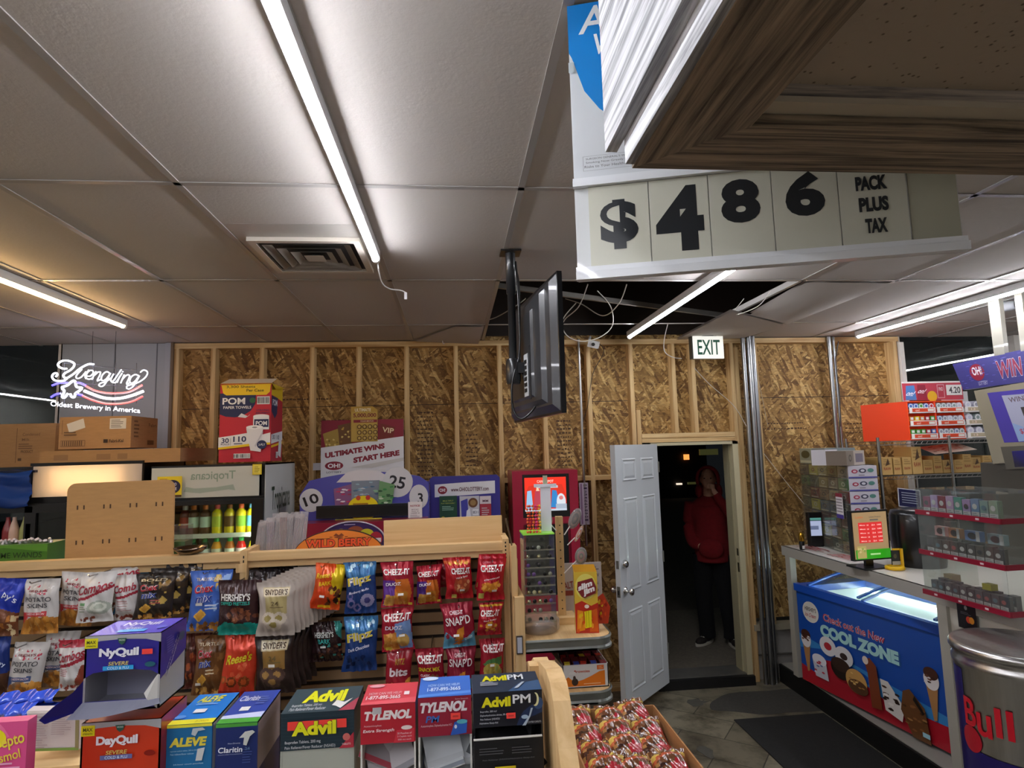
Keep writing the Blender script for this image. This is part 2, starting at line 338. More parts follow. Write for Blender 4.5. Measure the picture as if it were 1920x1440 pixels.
# back wall: sheathing with door opening and dark windows at both ends
DX0,DX1,DZ=1.66,2.50,2.055
ob=MB('osb')
for x0,x1,z0,z1 in ((-2.33,DX0,0,CZ+.05),(DX0,DX1,DZ+.03,CZ+.05),(DX1,4.14,.5,CZ+.05)): ob.box(x0,x1,OS,OS+.02,z0,z1)
for z in (1.22,2.44): ob.box(-2.3,DX0,OS-.0015,OS,z-.0025,z+.0025,'2a1a0c','p')
ob.box(DX1,4.1,OS-.0015,OS,2.44,2.446,'2a1a0c','p')
st('wall_back',ob)
pm=MB('p'); pm.box(DX1+.02,4.14,OS-.04,OS,0,.42,'9a9690'); pm.box(DX1+.05,4.14,OS-.1,OS,.42,.47,'9a927e'); pm.box(DX1+.02,4.14,OS-.06,OS,.2,.21,'5a5650'); st('baseboard_back',pm)
n=[3]
def stud(x,z0=.04,z1=2.94,w=.038,m='stud'):
    mb=MB(m); d=.088; mb.box(-w/2,w/2,0,d,z0,z1); n[0]+=1; o=st('trim_%d'%n[0],mb,loc=(x,W,0)); return o
for x in (-2.285,-1.993,-1.601,-1.189,-.804,-.40,.023,.402,.79,1.19,1.575): stud(x)
stud(1.62,.04,2.35); stud(1.962,2.14); stud(2.145,2.14); stud(2.51,.04); stud(2.735,.42); stud(4.09,.42,2.94,.06)
def plate(x0,x1,z0,z1,y0=W,y1=OS,c=None,m='studx'):
    mb=MB(m,c or '808080'); mb.box(x0,x1,y0,y1,z0,z1,m=m); n[0]+=1; return st('trim_%d'%n[0],mb)
plate(-2.31,4.14,2.94,2.985); plate(-2.31,1.64,0,.04)
for xs in ((.421,.771),(.809,1.171),(1.209,1.556)): plate(*xs,1.75,1.79)
plate(-.38,.0,1.42,1.46)
# doubled header over the door
mb=MB('studx'); mb.box(1.64,2.49,W-.01,OS,2.098,2.138); mb.box(1.64,2.49,W-.005,OS,2.06,2.096); st('trim_30',mb)
# OSB stamps: blocks of faded print on the sheathing
def stamp(x,z,w,h,name):
    mb=MB('p','4a3018'); rnd=random.Random(int(x*100)); k=int(h/.035)
    for i in range(k):
        zz=z+h*i/k; q=0
        while q<w: ww=rnd.uniform(.01,.03); mb.box(x+q,x+min(w,q+ww),OS-.0006,OS,zz,zz+.016*rnd.uniform(.5,1)); q+=ww+.008
    st(name,mb)
for i,(x,z,w,h) in enumerate(((-1.12,1.5,.2,.85),(-.32,1.4,.14,1.0),(.9,1.35,.13,.95),(2.85,2.15,.35,.1),(.1,1.9,.1,.3),(-1.95,2.5,.9,.06),(3.6,2.1,.3,.12))): stamp(x,z,w,h,'trim_%d'%(40+i))
# left end: painted panel, dark window
mb=MB('p','a3a8ad',); mb.box(-3.20,-2.31,W+.02,OS,0,CZ)
for x in (-2.78,-2.45): mb.box(x-.004,x+.004,W+.017,W+.02,.5,CZ,'6b6f74')
mb.box(-2.325,-2.305,W-.02,W+.02,0,CZ,'6e5c48'); mb.box(-2.372,-2.33,W-.01,W+.02,0,CZ,'a8acb2'); st('wall_left_end',mb)
def window(nm,x0,x1,z0,z1):
    mb=MB('glass'); mb.box(x0,x1,W+.06,W+.07,z0,z1); st(nm,mb)
    fr=MB('p','c9c5bc'); fr.box(x0-.03,x0,W+.02,OS,z0,z1); fr.box(x1,x1+.03,W+.02,OS,z0,z1); fr.box(x0-.03,x1+.03,W+.02,OS,z0-.05,z0); st(nm+'_frame',fr)
window('window_1',-6.5,-3.22,1.0,CZ); window('window_2',4.17,7.4,1.0,CZ)
for k,x in enumerate((-4.8,5.35,6.4)):
    st('window_mullion_%d'%(k+1),MB('p','c9c5bc').box(x-.03,x+.03,W,OS,1,CZ))
st('wall_below_window',MB('p','8f8b84').box(-6.6,-3.2,W,OS,0,.97).box(4.15,7.5,W,OS,0,.97))
# white trim beside the right window
mb=MB('p','d8d6cf'); mb.box(4.135,4.175,W-.02,W+.02,.9,2.93); mb.box(4.1,4.14,W-.01,W+.0,1.2,1.9); st('trim_50',mb)
st('wall_left',MB('p','d8d4cc').box(-6.7,-6.6,-3,5.4,0,3.05)); st('wall_right',MB('p','d8d4cc').box(7.5,7.6,-3,5.4,0,3.05)); st('wall_front',MB('p','d8d4cc').box(-6.7,7.6,-3.1,-3,0,3.05))
# door casing, threshold, leaf
mb=MB('p','b9b08f'); mb.box(DX0,DX0+.045,W-.03,OS+.06,0,DZ); mb.box(DX1-.05,DX1,W-.03,OS+.06,0,DZ); mb.box(DX0,DX1,W-.03,OS+.06,DZ-.025,DZ)
mb.box(DX1-.062,DX1-.05,W+.03,OS+.06,0,DZ-.02,'a29a7c'); mb.box(DX1-.0515,DX1-.05,W-.01,W+.02,.92,1.0,'55503f','alu'); mb.box(DX1-.0515,DX1-.05,W-.01,W+.02,1.06,1.12,'55503f','alu')
st('trim_51',mb)
st('trim_52',MB('p').box(DX0,DX1,W-.07,OS+.1,0,.075,'101010').box(DX0,DX1,W-.02,OS+.1,.075,.083,'8d8b85','alu'))
st('trim_53',MB('stud').box(-.02,.02,0,.06,0,2.9,),loc=(2.552,W+.0,0))
hx,hy,fx,fy=1.715,5.165,1.2,4.64
A=Vector((hx,hy,0)); B=Vector((fx,fy,0)); Ld=(B-A).length; ang=math.atan2(B.y-A.y,B.x-A.x)
dm=MB('g','c3c8cb'); z0,z1=.075,2.045; th=.042
def panel_door(mb,sgn):
    # six raised panels pressed into the leaf, local x along the leaf, y=thickness
    for (a,b) in ((.13,.44),(.56,.87)):
        for (c,d) in ((.06,.36),(.43,.79),(.855,.945)):
            xa,xb,za,zb=a*Ld,b*Ld,z0+c*(z1-z0),z0+d*(z1-z0); y=0 if sgn<0 else th
            def fr(q,dep): return [(xa+q,y+sgn*dep,za+q),(xb-q,y+sgn*dep,za+q),(xb-q,y+sgn*dep,zb-q),(xa+q,y+sgn*dep,zb-q)]
            rings=[fr(0,.0003),fr(.012,-.009) ,fr(.028,-.009),fr(.045,.001)]
            rings=[fr(0,.0005),fr(.010,.007),fr(.022,.0012),fr(.040,.006)]
            vs=sum(rings,[]); fs=[]
            for k in range(3):
                for i in range(4): f=(k*4+i,k*4+(i+1)%4,k*4+4+(i+1)%4,k*4+4+i); fs.append(f if sgn<0 else f[::-1])
            f=(12,13,14,15); fs.append(f if sgn<0 else f[::-1]); mb.add(vs,fs,'c3c8cb','g')
dm.box(0,Ld,0,th,z0,z1)
panel_door(dm,-1); panel_door(dm,1)
dr=st('door_1',dm,loc=A,rot=(0,0,ang))
for s_,y in ((-1,0),(1,th)):
    kb=MB('chrome','d5d5d5'); xx=Ld-.06
    kb.lathe([(.03,0),(.032,.004),(.028,.01),(.012,.014),(.011,.035),(.024,.045),(.029,.058),(.024,.068),(.004,.072)],n=18,axis='y')
    o=kb.build('door_knob',parent=dr); o.location=(xx,y,.94); o.scale=(1,s_,1)
    db=MB('chrome','d5d5d5'); db.lathe([(.03,0),(.032,.004),(.028,.02),(.022,.03),(.0,.03)],n=18,axis='y'); o=db.build('deadbolt',parent=dr); o.location=(xx,y,1.14); o.scale=(1,s_,1)
lp=MB('alu','77776f'); lp.box(Ld,Ld+.0015,.008,th-.008,.90,.98); lp.box(Ld,Ld+.0015,.01,th-.01,1.11,1.17); lp.box(Ld,Ld+.004,.016,th-.016,.92,.95,'333333'); lp.build('latch_plate',parent=dr)
for z in (.35,1.1,1.85):
    h=MB('alu','8a887f'); h.lathe([(.007,0),(.007,.09)],o=(0,th+.004,z-.045),n=10); h.build('hinge',parent=dr)
# outside: dark lot, faint far lights
gm=MB('rub','5d564a'); gm.box(-8,10,OS+.13,40,-.12,-.06); st('ground',gm)
st('path',MB('rub','6d6558').box(1.0,3.6,OS+.02,7.6,-.06,-.01))
# steel column and conduits
def conduit(x,y,r,z0,z1,label,c='9a9c9e'):
    mb=MB('steel',c); mb.lathe([(r,z0),(r,z1)],n=14)
    for z in (z0+.5,z0+1.6): mb.lathe([(r+.003,z),(r+.003,z+.02)],n=14)
    return mb.build('conduit',loc=(x,y,0),label=label,cat='conduit')
conduit(2.598,5.165,.020,.0,2.99,'thick grey conduit tight against the right door casing')
conduit(2.645,5.15,.022,.0,2.99,'thick steel conduit in the middle of the bundle right of the door')
conduit(2.69,5.165,.019,.0,2.99,'steel conduit on the right of the bundle beside the door')
conduit(1.105,5.20,.011,1.2,2.985,'thin grey conduit left of the doorway studs','a9a9a6')
conduit(3.44,5.20,.020,1.2,2.985,'steel conduit running down the wall behind the pouch display')
conduit(3.485,5.2,.012,1.2,2.985,'thinner steel conduit next to the one behind the pouch display')
# ============================================================ LIGHTS (tubes on the ceiling) and world
w=bpy.data.worlds.new('night'); SC.world=w; w.use_nodes=True; w.node_tree.nodes['Background'].inputs[0].default_value=lin('060708'); w.node_tree.nodes['Background'].inputs[1].default_value=1
def emat(name,col,s):
    m=bpy.data.materials.new(name); m.use_nodes=True; t=m.node_tree; b=t.nodes['Principled BSDF']; b.inputs['Base Color'].default_value=(.8,.8,.8,1)
    b.inputs['Emission Color'].default_value=lin(col); b.inputs['Emission Strength'].default_value=s; MATS[name]=m
emat('tubecool','f5f6fd',34); emat('tubewarm','ffcf8a',18)
def tube_light(x,y0,y1,label,m='tubecool',group=None,z=CZ-.045):
    t=thing('tube_light',label,'light',(x,(y0+y1)/2,z),group=group); h=(y1-y0)/2
    MB(m).lathe([(.015,-h+.02),(.015,h-.02)],n=14,axis='y').build('tube',parent=t)
    MB('g','e4e6e8').box(-.019,.019,-h,h,.002,.046).build('housing',parent=t)
    for s_ in (-1,1):
        MB('g','eceeef').lathe([(.018,-.012),(.018,.012)],o=(0,s_*(h-.01),0),n=14,axis='y').build('end_cap',parent=t)
    return t
T1=tube_light(-.358,.45,2.86,'long white tube light left of the hanging television')
T2=tube_light(1.475,2.47,4.91,'white tube light crossing below the hole in the ceiling')
T3=tube_light(-2.25,1.9,4.34,'warm yellow tube light at the far left of the ceiling',m='tubewarm')
T4=tube_light(3.57,2.55,4.99,'white tube light on the right, in front of the dark window')
T5=tube_light(6.0,2.6,4.6,'white tube light beyond the right edge, seen mirrored in the window')
T6=tube_light(-5.9,.2,2.6,'white tube light beyond the left edge, seen mirrored in the window')
T7=tube_light(-1.58,-1.9,.5 ,'added white fill tube behind the camera on the left')  # this tube and those below it are added fill, none in view
T8=tube_light(-.358,-2.6,-.2,'added white fill tube behind the camera, in line with the long one')
T9=tube_light(-3.4,-1.0,1.4,'added white fill tube out of view at the left')
T10=tube_light(2.9,-1.9,.5,'added white fill tube out of view behind the wooden canopy')
cw=MB('g','f2f2f2'); cw.tube(catmull([(-.352,2.865,2.94),(-.35,2.90,2.90),(-.345,3.0,2.87),(-.32,3.12,2.875),(-.27,3.17,2.88),(-.245,3.185,2.872)],6),.0035,6)
c=cw.build('tube_cord',parent=T1,loc=tuple(-T1.location)); MB('g','f4f4f4').box(-.252,-.238,3.178,3.192,2.835,2.872).build('plug',parent=c)

SC.view_settings.exposure=1.46
# ============================================================ overhead things
# vent
v=thing('ceiling_vent','square louvred air vent in a ceiling tile beside the long tube','vent',(-.655,2.93,CZ+.0)); v.rotation_euler=(0,0,0)
mb=MB('g','d2cabe'); 
def frame(mb,h,w,z0,z1,c=None,m=None):
    mb.box(-h,h,-h,-h+w,z0,z1,c,m); mb.box(-h,h,h-w,h,z0,z1,c,m); mb.box(-h,-h+w,-h+w,h-w,z0,z1,c,m); mb.box(h-w,h,-h+w,h-w,z0,z1,c,m)
mb.box(-.285,.285,-.40,.28,.0025,.0035,'b4b0aa'); frame(mb,.245,.03,-.016,.003); mb.build('frame',parent=v)
MB('p','1c1a18').box(-.215,.215,-.215,.215,-.001,.0035).build('throat',parent=v)
for k,h in enumerate((.195,.145,.095,.045)):
    q=MB('g','b8b0a4'); a=h; b=h-.034
    ro=[(-a,-a,-.016),(a,-a,-.016),(a,a,-.016),(-a,a,-.016)]; ri=[(-b,-b,-.002),(b,-b,-.002),(b,b,-.002),(-b,b,-.002)]
    vs=ro+ri; fs=[(i,(i+1)%4,4+(i+1)%4,4+i) for i in range(4)]; q.add(vs,fs+[f[::-1] for f in fs]); 
    if h<.05: q.add(ro,[(0,1,2,3)])
    q.build('louvre',parent=v)
# exit sign
e=thing('exit_sign','lit white exit sign with green letters above the door','sign',at(1329,651,5.0),(0,0,.06))
x0,x1,z0,z1=rect(1300,631,1357,673,5.0); hw,hh=(x1-x0)/2,(z1-z0)/2
MB('g','20201e').box(-hw-.012,hw-.05,.02,.07,-hh,hh+.01).build('housing',parent=e)
f=MB('e1'); emat('exitface','e8e8d4',.22); f.box(-hw,hw,0,.02,-hh,hh,m='exitface'); art(f,front(-hw,hw,-.0005,-hh,hh),[('t','EXIT',.5,.5,.76,.66,'1d5a43',{'b':.03})],m='p'); f.build('face',parent=e)
MB('g','2a2a28').box(-.05,.05,.0,.06,hh,CZ-at(1329,651,5).z-.002).build('bracket',parent=e)
# hanging television on its ceiling pole (screen turned away)
tv=thing('television','black flat television hanging from a ceiling pole, seen from behind','television',(0,0,0))
TX0=Vector((.452,2.50,0)); TX1=Vector((.335,3.33,0)); Lt=(TX1-TX0).length; ta=math.atan2(TX1.y-TX0.y,TX1.x-TX0.x)
zt0,zt1=2.175,2.785
Mt=Matrix.Translation((TX0.x,TX0.y,0))@Matrix.Rotation(ta,4,'Z')   # local x along the set, +y = back side (towards -X)
sc=MB('g','15171a'); sc.T=Mt; sc.box(0,Lt,-.018,.004,zt0,zt1); sc.box(0,Lt,-.0185,-.018,zt0+.01,zt1-.01,'050505'); sc.build('bezel',parent=tv)
bk=MB('g','3c3f43'); bk.T=Mt
def hump(a,b,c,d,y0,y1,s,col): # bevelled slab on the back
    vs=[(a,y0,c),(b,y0,c),(b,y0,d),(a,y0,d),(a+s,y1,c+s),(b-s,y1,c+s),(b-s,y1,d-s),(a+s,y1,d-s)]
    fs=[(3,2,1,0),(4,5,6,7),(0,1,5,4),(1,2,6,5),(2,3,7,6),(3,0,4,7)]; bk.add(vs,[g[::-1] for g in fs],col,'g')
hump(.012,Lt-.012,zt0+.01,zt1-.01,.004,.03,.03,'303236'); hump(.11,Lt-.1,zt0+.05,zt1-.05,.03,.05,.02,'35373b')
hump(.24,Lt-.22,zt0+.09,zt1-.11,.05,.062,.01,'2c2e31'); bk.build('back_cover',parent=tv)
pp=MB('p','b8bcc0'); pp.T=Mt; pp.box(.30,.37,.0625,.065,zt0+.10,zt0+.30); 
for k in range(6): pp.box(.315,.355,.065,.068,zt0+.12+.027*k,zt0+.137+.027*k,'1c1c1c')
pp.build('port_panel',parent=tv)
vv=MB('p','202225'); vv.T=Mt; vv.box(.25,.27,.0625,.066,zt0+.08,zt0+.33); vv.build('port_recess',parent=tv)
pole=Vector((.287,2.87,0)); MB('g','1d1f22').lathe([(.019,2.36),(.019,2.78),(.024,2.782),(.024,CZ-.002)],n=16).build('pole',parent=tv).location=pole
MB('g','1a1a1a').box(-.05,.05,-.05,.05,CZ-.008,CZ).build('ceiling_plate',parent=tv).location=pole
mm=MB('g','18191b'); mm.box(-.02,.11,-.03,.03,2.39,2.44); mm.lathe([(.032,2.34),(.036,2.36),(.036,2.44),(.03,2.46)],n=14); mm.box(.10,.14,-.10,.10,2.34,2.5); mm.build('mount_arm',parent=tv).location=pole
cb=MB('g','101113'); p0=pole
cb.tube(catmull([p0+Vector((.024,-.01,CZ-.05)),p0+Vector((.03,-.02,2.8)),p0+Vector((.03,-.02,2.5)),p0+Vector((-.01,-.04,2.35)),p0+Vector((-.01,-.04,2.22)),p0+Vector((.03,-.06,2.17)),(.385,2.80,2.24),(.372,2.8,2.33)],6),.005,6); cb.build('power_cable',parent=tv)
cb=MB('g','17181b'); cb.tube(catmull([p0+Vector((.02,.03,CZ-.02)),p0+Vector((.04,.0,2.8)),p0+Vector((.035,.0,2.45)),p0+Vector((.07,-.03,2.3)),(.372,2.79,2.31)],6),.004,6); cb.build('signal_cable',parent=tv)
# wires drooping out of the hole
def wire(path,label,c='c9c4b8',r=.004):
    MB('g',c).tube(catmull(path,8),r,5).build('cable',label=label,cat='cable')
P=lambda a,b,y:at(a,b,y)
wire([P(1120,545,4.2),P(1145,575,4.3),P(1148,610,4.4),P(1125,632,4.4),P(1090,640,4.4),P(1062,628,4.4),P(1055,600,4.4),P(1080,568,4.3)],'pale cable looping in the ceiling hole behind the television')
wire([P(1102,533,3.9),P(1085,575,4.1),P(1060,598,4.3),P(1052,615,4.4)],'pale cable running down inside the ceiling hole beside the television')
wire([P(1175,533,3.9),P(1160,570,4.0),P(1130,592,4.2),P(1090,570,4.4),P(1060,560,4.5)],'thin pale cable sagging across the ceiling hole')
wire([P(985,560,4.3),P(965,575,4.1),P(930,595,4.4),P(905,602,4.6)],'pale cable lying at the left rim of the ceiling hole','b8b0a0')
wire([P(1252,608,4.9),P(1245,640,5.05),P(1247,660,5.1),P(1262,670,5.1),P(1278,672,5.12)],'short white cord hooked below the hole, left of the exit sign','e2e0da')
wire([P(1302,690,5.17),P(1330,720,5.17),P(1375,760,5.17),P(1400,800,5.14)],'thin white cord strung from stud to conduit above the door','c9c4b8',.003)
wire([P(1120,640,5.1),P(1132,660,5.15),P(1112,700,5.19),P(1102,760,5.2),P(1090,800,5.2)],'dark wire hanging down the studs left of the door','2a2420',.003)
wire([P(1432,850,5.19),P(1475,905,5.22),P(1508,945,5.0)],'thin white cord slanting down to the pouch display','cfcac0',.0025)
wire([P(1395,560,4.0),P(1375,590,4.2),P(1420,575,3.8),P(1445,545,3.6)],'pale cord lying over the sagging tiles','d4cfc4',.003)
wire([P(1420,700,5.19),P(1432,760,5.19),P(1440,800,5.2)],'thin cord down the stud right of the conduits','b9a88a',.0025)
wire([P(1572,640,5.15),P(1567,680,5.16),P(1574,740,5.17),P(1576,800,5.17)],'dark cable tied to the conduits behind the pouch display','26241f',.005)
c=thing('wall_camera','small white box camera at the top of the wall by the hole','camera',at(1112,645,5.1))
MB('g','d0d0d0').box(-.04,.05,-.03,.03,-.03,.03).build('body',parent=c); MB('g','d8d8d8').tube([(-.04,0,.03),(-.05,.06,.05)],.01).build('bracket',parent=c); MB('g','222222').lathe([(.015,0),(.015,.01)],o=(.01,-.04,0),n=12,axis='y').build('lens',parent=c)
for q in c.children: q.rotation_euler=(0,0,0)
c.rotation_euler=(.2,.3,-.4)
# hooks and clips on the ceiling grid
MB('alu','d0d0d0').tube(catmull([(0,0,.02),(0,0,-.01),(.008,0,-.022),(.016,0,-.012)],5),.003,6).build('ceiling_hook',label='small metal hook under the ceiling at the wall',cat='hook',loc=at(830,640,5.1))
# ---------------- price sign
s=thing('price_sign','large hanging price sign reading $4 86 per pack plus tax','sign')
SL=Vector((.262,1.215,0)); SR=Vector((.952,1.012,0)); sl=(SR-SL).length; sa=math.atan2(SR.y-SL.y,SR.x-SL.x)
Ms=Matrix.Translation(SL)@Matrix.Rotation(sa,4,'Z')
b0=at(1080,525,SL.y).z; b1=at(1070,345,SL.y).z; b2=CZ-.003
def sf(x0,x1,z0,z1,y=-.001): return lambda u,v,d: Ms@Vector((x0+(x1-x0)*u,y-d,z0+(z1-z0)*v))
bd=MB('g','d2d5d6'); bd.T=Ms; bd.box(0,sl,0,.02,b0,b2); bd.build('board',parent=s)
fr=MB('g','e3e6ea'); fr.T=Ms; fr.box(-.002,sl+.004,-.016,.0,b0-.004,b0+.012); fr.box(-.002,sl+.004,-.010,.0,b0+.014,b0+.024); fr.box(-.002,sl+.004,-.014,.0,b1-.012,b1); fr.box(-.002,sl+.004,-.008,.0,b1+.001,b1+.008); fr.build('frame_rail',parent=s)
cards=[('$',.02,.16,.135,.60,.50,.45),('4',.16,.31,.145,.72,.5,.44),('8',.31,.445,.12,.5,.48,.62),('6',.445,.595,.12,.5,.5,.66)]
cx=[.028,.152,.270,.390,.511,.632,.73]; z0c,z1c=b0+.025,b1-.013
for i,(t_,wd,ht,uu,vv_) in enumerate((('$',.62,.62,.5,.50),('4',.80,.80,.5,.50),('8',.62,.53,.5,.64),('6',.60,.53,.5,.65))):
    m_=MB('g','b9b8a6'); m_.T=Ms; m_.box(cx[i]+.001,cx[i+1]-.001,-.004,0,z0c,z1c,'c9c9ba'); m_.T=Matrix()
    art(m_,sf(cx[i],cx[i+1],z0c,z1c,-.0042),[('t',t_,uu,vv_,wd,ht,'24282c',{'b':.12})],m='g'); m_.build('price_card',parent=s)
m_=MB('g'); m_.T=Ms; m_.box(cx[4]+.001,cx[5]-.001,-.004,0,z0c,z1c,'c9c9ba'); m_.box(cx[5]+.003,sl-.002,-.002,0,z0c,z1c,'aeae9c'); m_.T=Matrix()
art(m_,sf(cx[4],cx[5],z0c,z1c,-.0042),[('t','PER',.47,.94,.42,.14,'2a2e32',{'b':.12}),('t','PACK',.49,.70,.46,.17,'2a2e32',{'b':.13}),('t','PLUS',.5,.45,.43,.17,'2a2e32',{'b':.13}),('t','TAX',.51,.20,.32,.17,'2a2e32',{'b':.13})],m='g'); m_.build('price_card',parent=s)
pn=MB('g','d6dadd'); pn.T=Ms; pn.box(.002,sl-.002,-.004,0,b1+.009,b2,'d2d6da'); pn.T=Matrix()
pz0,pz1=b1+.009,b2
art(pn,sf(0,.30,pz0,pz1,-.0043),[('p',[(0,1),(0,.72),(.02,.69),(.10,.49),(.2,.38),(.32,.30),(.5,.26),(1,.2),(1,1)],'1c86d8'),
  ('t','A',.19,.90,.2,.16,'f4f7fa',{'b':.03,'sh':.2}),('t','W',.27,.75,.2,.12,'f4f7fa',{'b':.03,'sh':.2}),
  ('r',.07,.035,.6,.036,'55595c'),('r',.07,.115,.6,.116,'55595c'),('r',.07,.035,.072,.116,'55595c'),('t',"SURGEON GENERAL'S WARNING: Quitting",.32,.098,.46,.014,'55595c',{'b':0}),('t','Smoking Now Greatly Reduces Serious',.32,.077,.46,.014,'55595c',{'b':0}),('t','Risks to Your Health.',.22,.055,.28,.014,'55595c',{'b':0}),
  ('r',-.005,.60,.035,.66,'b9c4c8')],m='g'); pn.build('poster_panel',parent=s)
for xx in (.1,.65):
    h=MB('alu','c8c8c8'); h.T=Ms; h.box(xx,xx+.02,.02,.024,CZ-.12,CZ); h.build('hanger',parent=s)
# ---------------- overhead wooden canopy above the register (only its near corner shows)
c=thing('wooden_canopy','weathered wooden canopy corner hanging overhead at top right','canopy')
CXc,CYc,CZc=.297,.925,2.478
def bev(mb,x0,x1,y0,y1,z0,z1,m): mb.box(x0,x1,y0,y1,z0,z1,m=m)
tw=.135
m_=MB('weathery'); m_.add([(CXc,-.6,CZc),(CXc+tw,-.6,CZc),(CXc+tw,CYc-tw,CZc),(CXc,CYc,CZc),(CXc,-.6,CZc+.02),(CXc+tw,-.6,CZc+.02),(CXc+tw,CYc-tw,CZc+.02),(CXc,CYc,CZc+.02)],[(0,3,2,1),(4,5,6,7),(0,1,5,4),(1,2,6,5),(2,3,7,6),(3,0,4,7)],m='weathery'); m_.build('soffit_board',parent=c)
m_=MB('weatherx'); m_.add([(CXc,CYc,CZc),(CXc+tw,CYc-tw,CZc),(2.6,CYc-tw,CZc),(2.6,CYc,CZc),(CXc,CYc,CZc+.02),(CXc+tw,CYc-tw,CZc+.02),(2.6,CYc-tw,CZc+.02),(2.6,CYc,CZc+.02)],[(0,3,2,1),(4,5,6,7),(0,1,5,4),(1,2,6,5),(2,3,7,6),(3,0,4,7)],m='weatherx'); m_.build('soffit_board',parent=c)
MB('whitewash').box(CXc-.014,CXc,-.6,CYc-.01,CZc+.002,CZc+.07).build('trim_board',parent=c)
MB('whitewash').box(CXc-.034,CXc-.014,-.6,CYc+.035,CZc+.045,CZ).build('fascia_board',parent=c)
MB('weatherx').box(CXc+.0,2.6,CYc-.016,CYc,CZc+.02,CZ-.002).build('fascia_board',parent=c)
MB('p','b5aa98').box(CXc+tw-.03,2.6,CYc-tw-.03,CYc-tw+.02,CZc+.021,CZc+.03).box(CXc+tw-.02,CXc+tw+.02,-.6,CYc-tw-.03,CZc+.021,CZc+.03).build('grid_rail',parent=c)
mt=material('speck',.9,col='a39585',bump=.4,bscale=80)
t=mt.node_tree; b_=t.nodes['Principled BSDF']; tc=nd(t,'ShaderNodeTexCoord'); vo=nd(t,'ShaderNodeTexVoronoi',Scale=70.); t.links.new(tc.outputs['Object'],vo.inputs['Vector'])
cr=nd(t,'ShaderNodeValToRGB'); cr.color_ramp.elements[0].position=.09; cr.color_ramp.elements[0].color=lin('5f5347'); cr.color_ramp.elements[1].position=.2; cr.color_ramp.elements[1].color=lin('a39585'); t.links.new(vo.outputs['Distance'],cr.inputs[0]); t.links.new(cr.outputs[0],b_.inputs['Base Color'])
MB('speck').box(CXc+tw+.0,2.6,-.6,CYc-tw-.035,CZc+.045,CZc+.06).build('ceiling_panel',parent=c)
MB('p','b5aa98').box(.93,.965,-.6,CYc-tw-.03,CZc+.021,CZc+.03).build('grid_rail',parent=c)
# ============================================================ LEFT BACK: coolers, boxes, neon, posters
def carton(name,label,px,Y,D,c='a9835a',ops=(),side=(),top=None,rotz=0,cat='box',name2=None,flaps=True,m='cb'):
    "cardboard box whose front shows at pixel rect px at depth Y, depth D"
    x0,x1,z0,z1=rect(*px,Y); w,h=x1-x0,z1-z0; t=thing(name,label,cat,((x0+x1)/2,Y,z0),(0,0,rotz))
    b=MB(m,c); b.box(-w/2,w/2,0,D,0,h)
    art(b,front(-w/2,w/2,0,0,h),ops); art(b,flat((w/2,0,0),(0,D,0),(0,0,h),(1,0,0)),side)
    b.build('body',parent=t)
    if flaps: MB('p','c8b48c' if m=='cb' else c).box(-w/2,w/2,D/2-.025,D/2+.025,h,h+.0008).build('tape',parent=t)
    return t,w,h
kraft='a9835a'
carton('cardboard_box','brown carton with grey print at the far left, beside the neon sign',(-60,795,103,876),4.75,.35,kraft,[('r',.55,.1,.556,.9,'6b4a30'),('t','Condensed',.72,.75,.2,.07,'7c5a3c'),('t','Milk',.66,.63,.09,.06,'7c5a3c'),('t','PRODUCT',.68,.35,.14,.06,'5a4028'),('r',.58,.14,.62,.2,'5a4028'),('l',.58,.4,.75,.55,3,'7c5a3c')])
carton('cardboard_box','brown carton with two white labels under the neon sign',(110,781,246,841),4.42,.36,'b18a60',
 [('p',[(.1,.78),(.33,.95),(.36,.66),(.14,.5)],'d8d4cc'),('r',.7,.6,.93,.93,'dcd8d0'),('l',.72,.63,.9,.9,5,'8a8680'),('r',.03,.08,.37,.27,'6e5236'),('r',.035,.095,.365,.255,'b18a60')]+[('r',.05+.03*k,.1,.065+.03*k,.25,'6e5236') for k in range(10)]+[('r',.63,.17,.69,.28,'3c2c1c'),('t','Fabri-Kal',.81,.225,.2,.1,'4a3624',{'b':.04}),('r',.05,.45,.055,.9,'6e5236'),('l',.08,.4,.28,.55,2,'6e5236')],
 [('t','Fabri',.8,.75,.3,.12,'6e5236'),('l',.1,.3,.3,.9,5,'7c5a3c'),('r',.6,.1,.85,.25,'6e5236')],rotz=-.02)
carton('flat_carton','long flat brown carton lying on the lit cooler',(74,843,338,869),4.38,.62,'ad875c',[('r',.1,.3,.2,.7,'96724c'),('r',.4,.3,.5,.7,'96724c'),('r',.55,.3,.62,.7,'96724c')],flaps=False)
